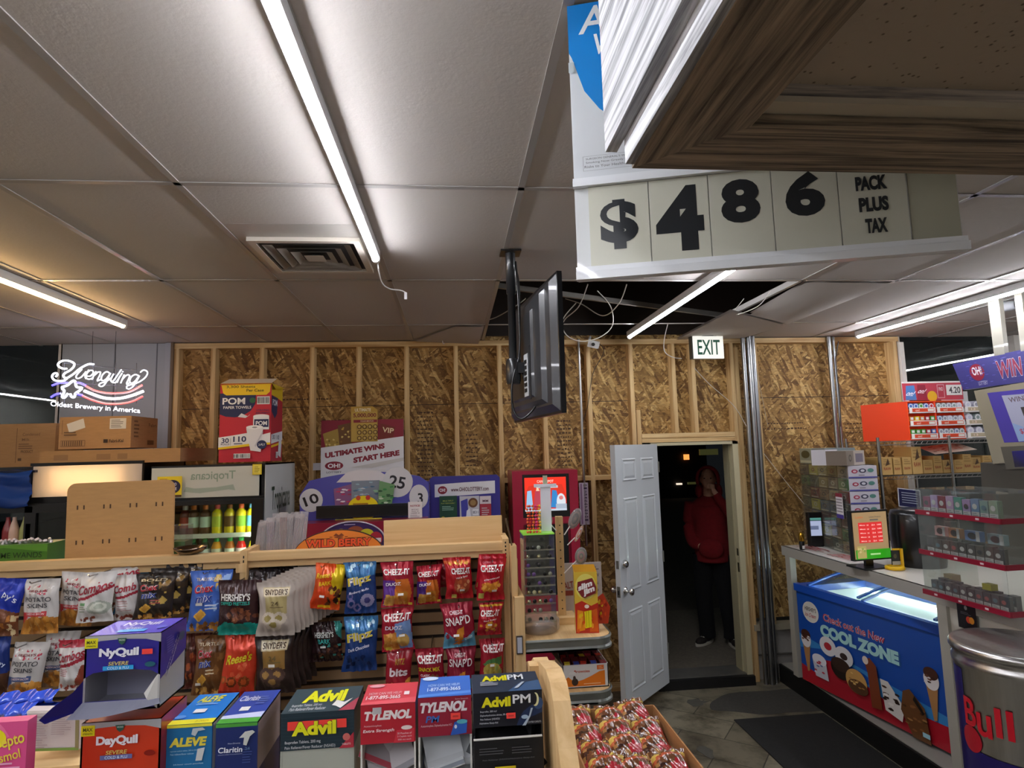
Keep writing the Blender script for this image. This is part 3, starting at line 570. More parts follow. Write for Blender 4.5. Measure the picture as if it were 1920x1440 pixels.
# paper towel case
x0,x1,z0,z1=rect(412,712,508,866,4.42); w_,h_=x1-x0,z1-z0
t=thing('paper_towel_case','red case of paper towels with yellow lid standing on the white cooler','box',((x0+x1)/2,4.42,z0),(0,0,.02))
red='c8283a'; navy='232c58'
pom=[('r',0,0,1,.86,red),('p',[(0,.865),(0,.60),(.12,.57),(.3,.56),(.45,.58),(.6,.64),(.68,.72),(.7,.865)],navy),('p',[(.35,.565),(.42,.61),(.55,.57),(.6,.6),(.5,.55)],'e8e8ee'),
 ('p',[(.02,.97),(.06,.865),(.12,.84),(.9,.84),(.97,.88),(.985,.98)],'f2c91c'),('t','3,300 Sheets',.4,.945,.56,.036,'4a4a20'),('t','Per Case',.68,.9,.34,.036,'4a4a20'),
 ('t','POM',.27,.765,.44,.085,'f4f4f8',{'b':.06}),('t','PAPER TOWELS',.34,.685,.54,.034,'f4f4f8'),('bar',.72,.72,.97,.82),('e',.64,.77,.06,.035,'2f6a48'),
 ('t','STRONG',.84,.645,.25,.022,'2c3560'),('t','ABSORBENT',.84,.61,.28,.022,'2c3560'),
 ('r',.66,.4,.97,.57,'eef0f4'),('e',.815,.57,.155,.022,'f6f6f8'),('r',.68,.43,.96,.53,navy),('t','POM',.82,.48,.22,.055,'f4f4f8',{'b':.05}),
 ('p',[(0,.17),(0,.31),(.3,.335),(.55,.36),(.8,.33),(1,.36),(1,.22),(.8,.19),(.55,.22),(.3,.19)],'eeeef0'),('p',[(0,.16),(0,.185),(.3,.205),(.6,.225),(1,.235),(1,.21),(.6,.195),(.3,.175)],'f2c91c'),
 ('t','30',.13,.27,.14,.06,'2c3560',{'b':.05}),('t','ROLLS',.13,.225,.16,.022,'2c3560'),('r',.23,.21,.235,.3,'2c3560'),('t','110',.41,.285,.25,.07,'2c3560',{'b':.05}),('l',.3,.215,.5,.24,1,'2c3560'),
 ('p',[(.53,.42),(.62,.14),(.82,.12),(.86,.42)],'e6e6ea'),('e',.695,.43,.165,.025,'f7f7f9'),('e',.695,.428,.05,.009,'9a9aa2'),('p',[(.7,.2),(.85,.38),(.86,.36),(.72,.18)],'c9c9d2'),
 ('e',.84,.21,.095,.055,navy),('t','2-PLY',.84,.21,.13,.026,'f4f4f8'),('bar',.3,.045,.62,.105)]
b=MB('p',red); D=.30; b.box(-w_/2,w_/2,0,D,0,h_*.955); art(b,front(-w_/2,w_/2,0,0,h_*.965),pom)
art(b,flat((w_/2,0,0),(0,D,0),(0,0,h_*.955),(1,0,0)),[('r',0,0,1,1,'a82434'),('p',[(0,.97),(0,.85),(.5,.83),(1,.8),(1,.99)],'c9a81c'),('p',[(.02,.84),(.02,.64),(.3,.55),(.5,.62),(.55,.83)],'1f2750'),('t','POM',.3,.76,.4,.08,'e0e0e8',{'b':.05}),('p',[(0,.22),(0,.34),(1,.40),(1,.28)],'d8d8dc'),('t','30 110',.4,.31,.6,.06,'2c3560',{'b':.04}),('p',[(0,.17),(0,.2),(1,.26),(1,.23)],'d8b41c'),('p',[(.6,.08),(.7,.36),(.95,.36),(.85,.04)],'d0d0d6'),('bar',.4,.04,.6,.12)])
b.build('carton',parent=t)
fl=MB('p','e4ded4'); n_=Vector((0,.35,.18)); fl.add([(-w_/2,0,h_*.955),(w_/2,0,h_*.955),(w_/2+.03,.03,h_*.955+.035),(-w_/2+.05,.03,h_*.955+.035)],[(0,1,2,3),(3,2,1,0)],'e6e0d6'); fl.box(-w_/2,w_/2,.0,.004,h_*.93,h_*.957,'f2c91c'); fl.build('top_flap',parent=t)
fl=MB('p','c9a81c'); fl.add([(w_/2,0,h_*.955),(w_/2,D,h_*.955),(w_/2+.02,D,h_*.955-.01),(w_/2+.03,0,h_*.955-.045)],[(0,1,2,3),(3,2,1,0)],'c9a81c'); fl.build('side_flap',parent=t)
# neon beer sign: traced tubes, hanging in front of the grey panel
NY=4.62
def npx(pts,k=6,closed=False): return catmull([at(80+u/7.385,640+v/7.385,NY) for u,v in pts],k,closed)
emat('neonwhite','eef0ff',1.5); emat('neonred','ff1838',.75); emat('neonblue','1410ff',1.1)
t=thing('neon_beer_sign','lit white, red and blue script neon beer sign hanging on the grey panel','neon sign')
yg=[ [(335,378),(285,378),(225,350),(215,310),(270,272),(350,268),(430,300),(430,350),(380,400),(310,440),(285,475),(310,505),(350,500),(430,450),(500,390),(570,345),(640,315),(710,318)],
 [(350,500),(300,540),(230,550),(160,535),(132,495),(145,455),(185,440),(205,462),(180,490)],
 [(545,385),(480,455),(462,495),(485,515),(540,490),(600,420)],[(640,395),(590,470),(600,520)],
 [(600,480),(660,480),(700,440),(690,405),(650,405),(610,450),(600,500),(640,525),(700,505)],
 [(740,415),(680,530)],[(715,470),(770,425),(800,430),(790,470),(755,545),(800,530)],
 [(930,445),(890,420),(840,450),(810,510),(830,545),(880,520),(940,440)],[(940,440),(870,580),(820,625),(780,610),(800,580),(870,560),(960,500)],
 [(950,560),(985,540),(1090,390)],[(985,450),(945,520),(955,560),(1010,570),(1060,500),(1100,440)],[(1060,500),(1030,570)],[(1105,425),(1112,415)],
 [(1130,460),(1080,580)],[(1100,530),(1160,470),(1200,470),(1195,510),(1160,590),(1210,570)],
 [(1320,470),(1280,460),(1230,490),(1205,550),(1230,580),(1280,550),(1340,475)],[(1340,475),(1270,600),(1210,655),(1165,650),(1175,615),(1250,595),(1340,560),(1420,500),(1452,440),(1430,405),(1390,400),(1352,430)]]
q=MB('neonwhite')
for i,l in enumerate(yg): q.tube(npx(l),.0066 if i<2 else .0042,8)
q.build('script_tube',parent=t)
q=MB('neonwhite'); q.tube(npx([(350,720),(300,780),(270,760),(300,690),(265,640),(340,610),(400,560),(432,545),(455,570),(470,630),(545,645),(500,690),(455,720),(440,770),(405,770),(380,725)],4),.008,8); q.build('star_tube',parent=t)
for l in ([(130,612),(240,575),(370,578)],[(460,575),(520,578),(595,612)],[(115,775),(180,735),(250,722)],[(460,715),(500,735),(548,745)]): MB('neonblue').tube(npx(l),.0075,8).build('blue_tube',parent=t)
for l in ([(600,620),(720,680),(880,715),(1050,718),(1210,695),(1380,605)],[(555,755),(680,810),(860,860),(1050,865),(1230,835),(1385,762)]): MB('neonred').tube(npx(l),.0068,8).build('red_tube',parent=t)
MB('neonwhite').tube(npx([(575,685),(700,735),(860,785),(1040,792),(1220,755),(1395,690)]),.010,8).build('stripe_tube',parent=t)
q=MB('neonwhite'); a_=at(80+110/7.385,640+(872+0)/7.385,NY); b_=at(80+1350/7.385,640+(970)/7.385,NY); ux=b_-a_; hh=.036
fw=flat(a_-Vector((0,0,hh/2)),ux,(0,0,hh),(0,-1,0)); art(q,fw,[('t','Oldest Brewery in America',.5,.5,1,1.25,'ffffff',{'b':.01})],m='neonwhite'); q.build('tagline',parent=t)
q=MB('clear','9a9aa0'); 
q=MB('g','6d6f78'); 
for (u0,v0,u1,v1) in ((120,560,1400,640),(120,760,1390,800),(300,300,1300,400)): q.tube([at(80+u0/7.385,640+v0/7.385,NY+.03),at(80+u1/7.385,640+v1/7.385,NY+.03)],.003,5)
for u in (300,700,1010,1300): q.tube([at(80+u/7.385,640+300/7.385,NY+.03),at(80+u/7.385,640+860/7.385,NY+.03)],.003,5)
q.build('frame',parent=t)
q=MB('g','2a2a2c'); 
for u in (690,1010): q.tube([at(80+u/7.385,640+300/7.385,NY+.02),at(80+u/7.385,640-20/7.385,NY+.1),(at(80+u/7.385,640,NY+.1).x,NY+.1,CZ-.001)],.0015,5)
q.build('hanging_wire',parent=t)
# coolers
def cooler(name,label,px,Y,D,sign_h,body='17181a',sidec='17181a'):
    x0,x1,_,z1=rect(px[0],px[1],px[2],px[1]+10,Y); w=x1-x0; z1=at((px[0]+px[2])/2,px[1],Y).z
    return thing(name,label,'cooler',((x0+x1)/2,Y,0)),w,z1
t,w_,H=cooler('beverage_cooler','black glass-door cooler with glowing blank header at far left',(57,866,268,0),4.36,.68,.2)
b=MB('g','141517'); D=.66; zh=H-.225
b.box(-w_/2,w_/2,.02,D,0,.2); b.box(-w_/2,w_/2,D-.03,D,.2,H); b.box(-w_/2,-w_/2+.03,.02,D,.2,H); b.box(w_/2-.03,w_/2,.02,D,.2,H); b.box(-w_/2,w_/2,.0,D,H-.02,H); b.box(-w_/2,w_/2,0,.15,zh-.05,zh-.0); b.build('cabinet',parent=t)
emat('lightboxcore','ffd496',5)
q=MB('diffuser'); a,c_=-w_/2+.02,w_/2-.005; q.box(a,c_,.0,.003,zh,H-.022); q.box(a,c_,.13,.14,zh-.02,H-.022,'e8e4dc','p'); 
q.build('header_panel',parent=t)
MB('lightboxcore').lathe([(.012,-.24),(.012,.22)],n=10,axis='x').build('header_lamp',parent=t).location=(0,.06,(zh+H)/2-.045)
MB('lightboxcore').lathe([(.012,-.24),(.012,.22)],n=10,axis='x').build('header_lamp',parent=t).location=(0,.06,(zh+H)/2+.045)
q=MB('g','1b1c1e'); q.box(-w_/2,-w_/2+.07,-.03,.02,.15,zh-.04); q.box(w_/2-.06,w_/2,-.03,.02,.15,zh-.04); q.box(-w_/2+.07,w_/2-.06,-.03,.02,zh-.1,zh-.04); q.box(-w_/2+.07,w_/2-.06,-.03,.02,.15,.25); q.build('door_frame',parent=t)
MB('glass').box(-w_/2+.07,w_/2-.06,-.015,-.008,.25,zh-.1).build('door_glass',parent=t)
for z in (.6,1.0,1.35): MB('alu','77787a').box(-w_/2+.03,w_/2-.03,.06,D-.04,z,z+.01).build('shelf',parent=t)
# juice cooler
t,w_,H=cooler('juice_cooler','white-headed juice cooler with lit bottles inside','' or (284,872,497,0),4.28,.7,.2); jx=t.location.x
D=.76; zh=at(390,932,4.28).z; zi=at(390,946,4.28).z
b=MB('g','17181a'); b.box(-w_/2,w_/2,0,D,0,.25,'17181a'); b.box(-w_/2,w_/2,D-.03,D,.25,H); b.box(-w_/2,-w_/2+.03,.02,D,.25,H); b.box(w_/2-.03,w_/2,.02,D,.25,H); b.box(-w_/2,w_/2,0,D,H-.02,H,'1d1e20'); b.box(-w_/2,w_/2,.0,.3,zh-.04,zh); b.build('cabinet',parent=t)
q=MB('g','c9ccc4'); q.box(-w_/2+.008,w_/2-.035,-.012,0,zh,H-.012); art(q,front(-w_/2+.008,w_/2-.035,-.0125,zh,H-.012),[('t','Tropicana',.57,.68,.42,.36,'8fa392',{'mir':1,'b':.03}),('p',[(.30,.2),(.45,.14),(.72,.24),(.78,.2),(.76,.4),(.6,.32),(.4,.3),(.32,.36)],'a3b1a4')],m='g'); q.build('header_panel',parent=t)
q=MB('g','d9dcd8'); q.box(w_/2,w_/2+.004,.0,D,.1,H-.01,'c9cccb'); art(q,flat((w_/2+.0042,0,.1),(0,D,0),(0,0,H-.11),(1,0,0)),[('t','Tropicana',.5,.86,.62,.115,'1d3a2a',{'b':.03,'rot':0}),('t','Frozen',.5,.74,.55,.08,'1f2a26',{'b':.04,'sh':.2}),('p',[(.2,.70),(.6,.73),(.9,.69),(.5,.71)],'1f2a26')],m='g'); q.build('side_panel',parent=t)
q=MB('g','1b1c1e'); q.box(-w_/2,-w_/2+.03,-.03,.02,.2,zh-.02); q.box(w_/2-.075,w_/2,-.03,.02,.2,zh-.02); q.box(-w_/2,w_/2-.075,-.03,.02,zi,zh-.02); q.box(-w_/2,w_/2,-.03,.02,.2,.3); q.build('door_frame',parent=t)
MB('glass').box(-w_/2+.03,w_/2-.075,-.015,-.01,.3,zi).build('door_glass',parent=t)
emat('coolstrip','f4ffe8',16); MB('coolstrip').box(w_/2-.088,w_/2-.075,.022,.03,.3,zi-.01).build('lamp_strip',parent=t)
MB('p','dfe6df').box(-w_/2+.03,w_/2-.03,D-.04,D-.031,.3,zi).build('liner',parent=t)
zs1=at(400,1002,4.34).z; zs2=at(400,1052,4.34).z
sh_=[]
for z in (zs1,zs2,zs2-.32,zs2-.62):
    q=MB('g','e6ead9'); q.box(-w_/2+.031,w_/2-.09,.05,D-.05,z-.006,z); q.box(-w_/2+.031,w_/2-.09,.045,.05,z-.022,z+.008); q.build('shelf',parent=t)
q=MB('g'); q.box(0,.001,0,.001,0,.001)
yl=thing('price_flyer','yellow flyer with dark blob taped to the corner of the juice cooler header','flyer',at(320,912,4.24))
q=MB('p','e8cf22'); q.box(-.085,.07,0,.001,-.07,.065); art(q,front(-.085,.07,-.0005,-.07,.065),[('e',.62,.5,.33,.33,'2a2440'),('t','GOOD',.62,.62,.34,.14,'e8e0f0'),('t','TASTE',.62,.40,.36,.14,'e8e0f0'),('r',.1,.75,.4,.9,'c8a020'),('r',0,0,1,.1,'5a3a22')]); q.build('sheet',parent=yl)
q=MB('p','e8cf22'); q.box(-.03,.03,0,.001,-.035,.035); art(q,front(-.03,.03,-.0005,-.035,.035),[('r',.1,.1,.9,.9,'f2e060'),('l',.2,.2,.8,.8,4,'b09a20')]); q.build('price_note',label='small yellow note on the right end of the juice cooler header',cat='note',loc=at(482,880,4.25))
# bottles
def bottle(kind,c1,c2,cap,lab):
    t=thing('juice_bottle',lab,'bottle')
    if kind=='tall': pr=[(.03,0),(.033,.006),(.033,.05),(.030,.06),(.033,.075),(.0335,.125),(.031,.142),(.021,.157),(.0155,.162),(.0155,.170)]
    else: pr=[(.03,0),(.033,.006),(.033,.07),(.032,.085),(.022,.115),(.0155,.122)]
    MB('g',c1).lathe(pr,n=16).build('body',parent=t)
    h=pr[-1][1]; r=pr[-1][0]+.002
    MB('g',cap).lathe([(r,h-.006),(r+.001,h+.018),(r-.002,h+.022)],n=14).build('cap',parent=t)
    q=MB('p',c2); z0,z1=(.045,.115) if kind=='tall' else (.02,.075); rr=(.0336 if kind=='tall' else .0335)
    q.lathe([(rr,z0),(rr+.0003,z0+.01),(rr+.0003,z1-.01),(rr,z1)],n=16); q.build('label_wrap',parent=t); return t
bt=[bottle('tall','5a3a22','c6dcc0','e8843c','dark juice bottle with orange cap, third from the left on the upper cooler shelf'),
 bottle('tall','e8d418','b9c83a','e05a5a','yellow juice bottle with pink cap on the upper cooler shelf'),
 bottle('tall','c9b01c','5a3f12','8a4a2a','yellow bottle with brown cap and dark pattern on the upper shelf'),
 bottle('tall','f0d020','8fb83a','e8663c','yellow juice bottle with orange cap right of the brown-capped one'),
 bottle('tall','d8c81c','6fc0e0','7ac4ea','yellow and blue bottle at the right end of the upper cooler shelf'),
 bottle('tall','6a2a22','a83a2a','e8e8e8','clear and white bottle with white cap at the left of the upper shelf')]
jar=[bottle('jar','1d5a44','cfe8d8','2a8a4a','green-capped bottle with teal drink, left on the lower cooler shelf'),bottle('jar','1c4a30','dfe8e0','2a8a4a','dark green bottle second on the lower cooler shelf'),
 bottle('jar','e89c1c','e8e0c0','2f9a4a','orange juice bottle with green cap on the lower cooler shelf'),bottle('jar','b8641c','dfe0d0','2f9a4a','amber juice bottle with green cap next to the orange one'),
 bottle('jar','c81c1c','e8d0c8','2f9a4a','red juice bottle with green cap on the lower cooler shelf'),bottle('jar','e0d020','dfe0d0','c02a2a','yellow juice bottle at the right end of the lower shelf')]
order=[(347,5),(363,0),(385,6),(407,1),(430,2),(452,3),(472,4)]
b2=dup(bt[0],label='dark juice bottle with orange cap, fourth from the left on the upper cooler shelf')
bt.append(b2)
for px_,i in order: p=at(px_,985,4.40); bt[i].location=(p.x,4.40,zs1)
for px_,i in ((362,0),(384,1),(406,2),(431,3),(452,4),(475,5)): p=at(px_,1030,4.40); jar[i].location=(p.x,4.40,zs2); 
# blue tarp and things at far left
mb=MB('g','16306e'); vs=[];n_=24
x0,x1,z0,z1=rect(-60,885,57,952,4.3)
for j in range(13):
    for i in range(n_+1): u,v=i/n_,j/12; vs.append((x0+(x1-x0)*u,4.3+.02*S(9*v+4*u)+.01*S(31*v+3*u),z0+(z1-z0)*v+.01*S(7*u)))
q_=lambda i,j:j*(n_+1)+i
mb.add(vs,[(q_(i,j),q_(i+1,j),q_(i+1,j+1),q_(i,j+1)) for j in range(12) for i in range(n_)],'1b3f8c','g',True)
mb.add([Vector(v)+Vector((0,.3,0)) for v in vs],[(q_(i,j),q_(i,j+1),q_(i+1,j+1),q_(i+1,j)) for j in range(12) for i in range(n_)],'1b3f8c','g',True)
mb.box(x0,x1,4.33,4.6,z0-.04,z0+.0,'0e0f10').box(x0,x1,4.33,4.6,z1-.01,z1+.006,'101a38').build('blue_cover',label='blue plastic cover hung over the rack left of the lit cooler',cat='cover')
x0,x1,z0,z1=rect(-60,985,50,1020,4.3)
t=thing('drink_rack','dark rack with bottles under the blue cover at far left','rack')
MB('g','0e0f11').box(x0,x1,4.62,4.65,0,z1).box(x0,x0+.03,4.35,4.65,0,z1).box(x1-.03,x1,4.33,4.65,0,z1).build('frame',parent=t)
MB('g','101114').box(-3.98,x1-.03,4.66,5.12,at(20,876,4.75).z-.03,at(20,876,4.75).z-.001).box(-3.98,-3.95,4.66,5.1,0,at(20,876,4.75).z-.03).build('top_board',parent=t)
MB('g','2a2a2c').box(x0,x1,4.33,4.62,z0-.05,z0-.03).box(x0,x1,4.33,4.62,.6,.62).build('shelf',parent=t)
for i,(px_,c) in enumerate(((14,'8a2a2e'),(26,'d8b8a8'),(46,'a8b06a'))):
    p=at(px_,1000,4.4); MB('g',c).lathe([(.028,0),(.03,.01),(.03,.1),(.026,.12),(.012,.17),(.012,.19)],n=12).build('soda_bottle',loc=(p.x,4.4,z0-.03),label=['red bottle at the far left of the dark rack','pale bottle in the middle of the dark rack','greenish bottle at the right of the dark rack'][i],cat='bottle')
# lottery poster
x0,x1,z0,z1=rect(602,787,757,905,4.95); w_,h_=x1-x0,z1-z0+.25
t=thing('lottery_poster','tall white and maroon lottery poster with gold ticket on top','poster',((x0+x1)/2,4.95,z0-.25))
q=MB('p','e6e4e4'); q.box(-w_/2,w_/2,0,.008,0,h_)
H2=h_; g='b8933a'; k=.25/h_
V=lambda y:1-(y-787)/(905-787)*(1-k)
art(q,front(-w_/2,w_/2,-.0005,0,h_),[('p',[(0,1),(0,V(838)),(1,V(820)),(1,1)],'8a1f33'),('p',[(.02,V(812)),(.2,V(803)),(.23,V(838)),(.06,V(842))],'a88a3c'),('p',[(.2,V(797)),(.36,V(792)),(.37,V(832)),(.22,V(835))],'6e4a22'),('p',[(.72,V(795)),(.9,V(802)),(.86,V(830)),(.7,V(826))],'7a2a20'),
 ('t','VIP',.81,V(808),.14,.055,'f0dcb0',{'b':.05,'rot':-8}),('q',.24,V(828),.36,V(800),9,.015,['c8a040','8a6428','d8bc68']),('q',.05,V(838),.2,V(812),8,.015,['d8c070','7a6428']),
 ('p',[(0,V(838)),(1,V(820)),(1,0),(0,0)],'e4e3e6'),('t','ULTIMATE WINS',.41,V(845),.72,.058,'8a1f33',{'rot':4.5,'b':.14,'asp':.63}),('t','START HERE',.67,V(857),.56,.058,'8a1f33',{'rot':4.5,'b':.14,'asp':.63}),
 ('e',.16,V(872),.11,.045,'8a1f33'),('t','OH!',.16,V(872),.15,.045,'f4f0f0',{'b':.08}),('t','LOTTERY',.16,V(884),.18,.02,'55505a',{'b':.03}),('p',[(.36,V(876)),(1,V(860)),(1,V(866)),(.62,V(878))],'cfccc8')])
q.build('panel',parent=t)
MB('g','3a3a3c').box(-.012,.012,.009,.02,-(z0-.25),.3).build('stand_leg',parent=t)
q=MB('p',g); tx0,tx1,tz0,tz1=rect(658,762,708,828,4.94); cx_=(x0+x1)/2; lz=z0-.25
q.prism([(tx0-cx_,tz0-lz),(tx1-cx_,tz0-lz),(tx1-cx_,tz1-lz-.03),(tx1-cx_-.04,tz1-lz),(tx0-cx_,tz1-lz)],-.012,-.006,'y')
art(q,front(tx0-cx_,tx1-cx_,-.0125,tz0-lz,tz1-lz),[('r',0,0,1,1,'c9a544') if 0 else ('r',.02,.02,.98,.84,'c2a046'),('t','ULTIMATE',.45,.9,.6,.09,'f6ecc8',{'b':.04}),('t','5,000,000',.52,.74,.86,.13,'7a2424',{'b':.06}),('r',.1,.54,.98,.62,'8a2430'),('t','YOUR MATCH',.6,.58,.5,.045,'e8d8a0')]+[('e',.32+.2*(i%4),.1+.16*(i//4),.085,.065,'6a4a1c') for i in range(12)]+[('e',.32+.2*(i%4),.1+.16*(i//4),.05,.04,'c9a858') for i in range(12)])
q.build('gold_ticket',parent=t)
# lottery play station, purple with balls
pu='4f4fa8'
x0,x1,z0,z1=rect(562,885,803,1000,4.55); w_=x1-x0; h_=z1-z0; t=thing('lottery_stand','purple lottery play station with numbered balls','stand',((x0+x1)/2,4.55,0))
q=MB('g',pu); zb=z0-.25; top=[(-w_/2,zb),(w_/2,zb),(w_/2,z0+h_*.80)]+[(w_/2-w_*k/14,z0+h_*(.80+.20*S(PI*(.12+.8*k/14)))) for k in range(1,14)]+[(-w_/2,z0+h_*.66)]
q.prism(top,0,.03,'y')
bx=lambda a:(a-562)/241; bz=lambda b:(1000-b)/115
A_=front(-w_/2,w_/2,-.001,z0,z1)
art(q,A_,[('p',[(.36,1.0),(.48,1.045),(.62,1.0),(.74,.84),(.28,.84)],'d8d4da'),('e',bx(583),bz(935),.09,.19,'d2d2d8'),('t','10',bx(583),bz(934),.115,.16,'202028',{'b':.05,'rot':20,'asp':.5}),
 ('e',bx(745),bz(906),.12,.25,'d0d0d6'),('t','25',bx(744),bz(906),.13,.2,'202028',{'b':.05,'rot':-12,'asp':.5}),('e',bx(785),bz(935),.075,.2,'d2d2d8'),('t','3',bx(788),bz(938),.04,.17,'202028',{'b':.05}),
 ('p',[(.28,.28),(.26,.74),(.42,.82),(.42,.28)],'8a5a88'),('q',.28,.3,.4,.76,22,.02,['c83a6a','e8e0ec','5a4a88','a83a5a']),('p',[(.40,.28),(.40,.86),(.62,.86),(.62,.28)],'7f8a9a'),('q',.42,.4,.62,.84,26,.02,['6a8ab0','8fc0a0','c0c8d0','4a6a8a','9ab8c8']),('p',[(.60,.28),(.62,.85),(.74,.78),(.70,.28)],'6e9a6a'),('q',.62,.3,.72,.76,22,.02,['3a8a4a','a8c8a0','2f5a3a','c8d8c0']),
 ('e',bx(681),bz(952),.12,.2,'e8d21c'),('l',bx(662),bz(954),bx(702),bz(941),2,'a8761c'),('e',bx(672),bz(933),.018,.04,'d04a2a'),('e',bx(690),bz(933),.018,.04,'c83a3a'),
 ('r',bx(630),bz(978),bx(716),bz(971),'d8cc3a'),('r',bx(631),bz(977.5),bx(646),bz(971.5),'5a5a20')],m='g')
q.build('panel',parent=t)
q=MB('g',pu); q.box(w_/2-.015,w_/2,.03,.22,zb,z0+h_*.8); q.box(-w_/2,-w_/2+.015,.03,.22,zb,z0+h_*.66); q.build('side_panel',parent=t)
q=MB('g','1c1e22'); a,b_,c_,d_=rect(594,946,769,969,4.52); cx_=(x0+x1)/2; q.box(a-cx_,b_-cx_,-.05,-.002,c_,d_); q.box(a-cx_+.01,b_-cx_-.01,-.052,-.05,c_+.012,d_-.012,'16181a'); o=q.build('ticket_bar',parent=t); 
q=MB('p','e8e6e6'); a,b_,c_,d_=rect(766,940,792,974,4.53); q.box(a-cx_,b_-cx_,-.056,-.053,c_,d_); art(q,front(a-cx_,b_-cx_,-.0565,c_,d_),[('t','NOTICE!',.5,.78,.7,.1,'a02a3a',{'b':.05}),('t','MUST NOT',.5,.58,.5,.05,'6a5a6a'),('t','PLAY IF',.5,.48,.5,.05,'6a5a6a'),('t','UNDER 18',.5,.38,.6,.06,'6a5a6a'),('l',.15,.1,.85,.3,3,'b0a8b0')]); q.build('notice',parent=t)
q=MB('g','8e1c38'); a,b_,c_,d_=rect(563,974,803,992,4.5); q.box(a-cx_,b_-cx_,-.2,0,c_-.05,d_); q.box(a-cx_,b_-cx_,-.2,.22,0,c_-.05,'3f3f90'); q.build('base_cabinet',parent=t)
# second board
x0,x1,z0,z1=rect(806,892,938,1000,4.8); w_=x1-x0; h_=z1-z0; t=thing('brochure_board','dark blue lottery brochure board left of the red machine','board',((x0+x1)/2,4.8,0)); cx_=(x0+x1)/2
q=MB('g','37348a'); q.prism([(-w_/2,z0-.2),(w_/2,z0-.2),(w_/2,z1-.02),(w_/2-.02,z1),(-w_/2+.02,z1),(-w_/2,z1-.02)],0,.06,'y'); q.box(-w_/2,w_/2,.0,.25,0,z0-.2)
art(q,front(-w_/2,w_/2,-.0005,z0,z1),[('p',[(.07,.86),(.5,.885),(.93,.9),(.93,.68),(.5,.66),(.07,.64)],'e0dfe4'),('e',.18,.76,.065,.07,'8a1f33'),('t','OH!',.18,.76,.08,.06,'f4f0f0',{'b':.07}),('t','www.OHIOLOTTERY.com',.57,.765,.54,.07,'5a3040',{'b':.04})],m='g'); q.build('panel',parent=t)
for a,b2,c,ops,nm in ((824,857,'1f4a34',[('t','MULTIPLY',.5,.8,.6,.06,'a8b050'),('t','PLAY RESPONSIBLY',.5,.7,.8,.05,'a8b050'),('l',.15,.4,.85,.6,3,'8fb8a0'),('e',.2,.12,.1,.05,'a8a83a')],'green'),(862,899,'c2c0c8',[('p',[(.1,0),(.06,.8),(.4,.9),(.45,0)],'4444a4'),('p',[(.3,0),(.35,.4),(.5,.5),(.6,0)],'e8e8f0'),('e',.68,.72,.24,.2,'6a4428'),('e',.68,.72,.15,.12,'9a7a4a'),('r',.65,.2,.95,.45,'eeeef2'),('t','831',.8,.33,.26,.12,'4a4a60')],'grey'),(900,921,'a83040',[('r',0,.68,1,1,'d8ccd0'),('t','MM',.5,.8,.5,.1,'5a2a40'),('l',.15,.2,.85,.55,4,'c8b0b4')],'red')):
    a,b_,c_,d_=rect(a,930,b2,976,4.78); q=MB('p',c); q.box(a,b_,4.785,4.79,c_,d_); art(q,front(a,b_,4.7845,c_,d_),ops); o=q.build('brochure',label=nm+' leaflet pinned in the blue brochure board',cat='leaflet')
# red machine with screen
x0,x1,z0,z1=rect(962,882,1086,1060,4.8); w_=x1-x0; h_=z1-z0; t=thing('vending_kiosk','tall crimson kiosk with a lit screen near the doorway','kiosk',((x0+x1)/2,4.8,0)); cx_=(x0+x1)/2
rd='a01838'; a,b_,c_,d_=rect(980,889,1068,970,4.8)
q=MB('g',rd); q.box(-w_/2,w_/2,.03,.4,0,z1); q.box(-w_/2,a-cx_,0,.03,0,z1); q.box(b_-cx_,w_/2,0,.03,0,z1); q.box(a-cx_,b_-cx_,0,.03,d_,z1); q.box(a-cx_,b_-cx_,.0,.03,c_-.05,c_); q.box(a-cx_,b_-cx_,0,.03,0,.9); q.build('cabinet',parent=t)
q=MB('g','141416'); q.box(a-cx_,b_-cx_,.004,.03,c_,d_); q.box(a-cx_+.02,b_-cx_-.02,.01,.03,.9,c_-.06); q.build('bezel',parent=t)
a2,b2,c2,d2=rect(984,895,1062,958,4.795); q=MB('e1'); q.box(a2-cx_,b2-cx_,0,.004,c2,d2,'c8301c'); art(q,front(a2-cx_,b2-cx_,-.0005,c2,d2),[('p',[(.1,.75),(.5,.82),(.9,.78),(1,.45),(1,1),(0,1),(0,.5)],'e0301c'),('t','CANDYSPOT',.5,.88,.4,.08,'f0c8b8',{'b':.05}),('r',.28,.68,.8,.75,'b8bcc4'),('p',[(.02,0),(.06,.6),(.16,.62),(.2,0)],'8fb4d4'),('p',[(.2,.1),(.25,.6),(.36,.6),(.38,.1)],'a83a4a'),('p',[(.27,.6),(.3,.75),(.36,.6)],'e0c0a0'),('p',[(.62,.1),(.66,.62),(.76,.6),(.86,.08)],'2f7ab8'),('e',.87,.26,.11,.25,'c8d0d8'),('r',.74,0,1,.2,'9aa8b8'),('e',.87,.38,.05,.06,'c87070'),('r',0,0,1,.06,'b8c4d0')],m='e1'); q.build('screen',parent=t)
q=MB('p','c9c9d4'); a,b_,c_,d_=rect(1072,1000,1090,1055,4.78); 
x0,x1,z0,z1=rect(1087,905,1104,984,5.19); q=MB('p','c2b4c4'); q.box(x0,x1,5.19,5.2,z0,z1); art(q,front(x0,x1,5.1895,z0,z1),[('t',str(k%10),.68,.94-.075*k,.35,.045,'4a3a58',{'b':.03}) for k in range(12)]+[('r',.12,.02,.3,.98,'8a6a8a')]); q.build('number_strip',label='narrow pale strip of numbers right of the crimson kiosk',cat='strip')
q=MB('p','d8d8e0'); q.box(-.03,.03,0,.002,-.03,.03); q.build('wall_tag',label='crumpled pale scrap on the stud left of the lottery poster',cat='tag',loc=at(594,875,5.18),rot=(.2,0,.3))
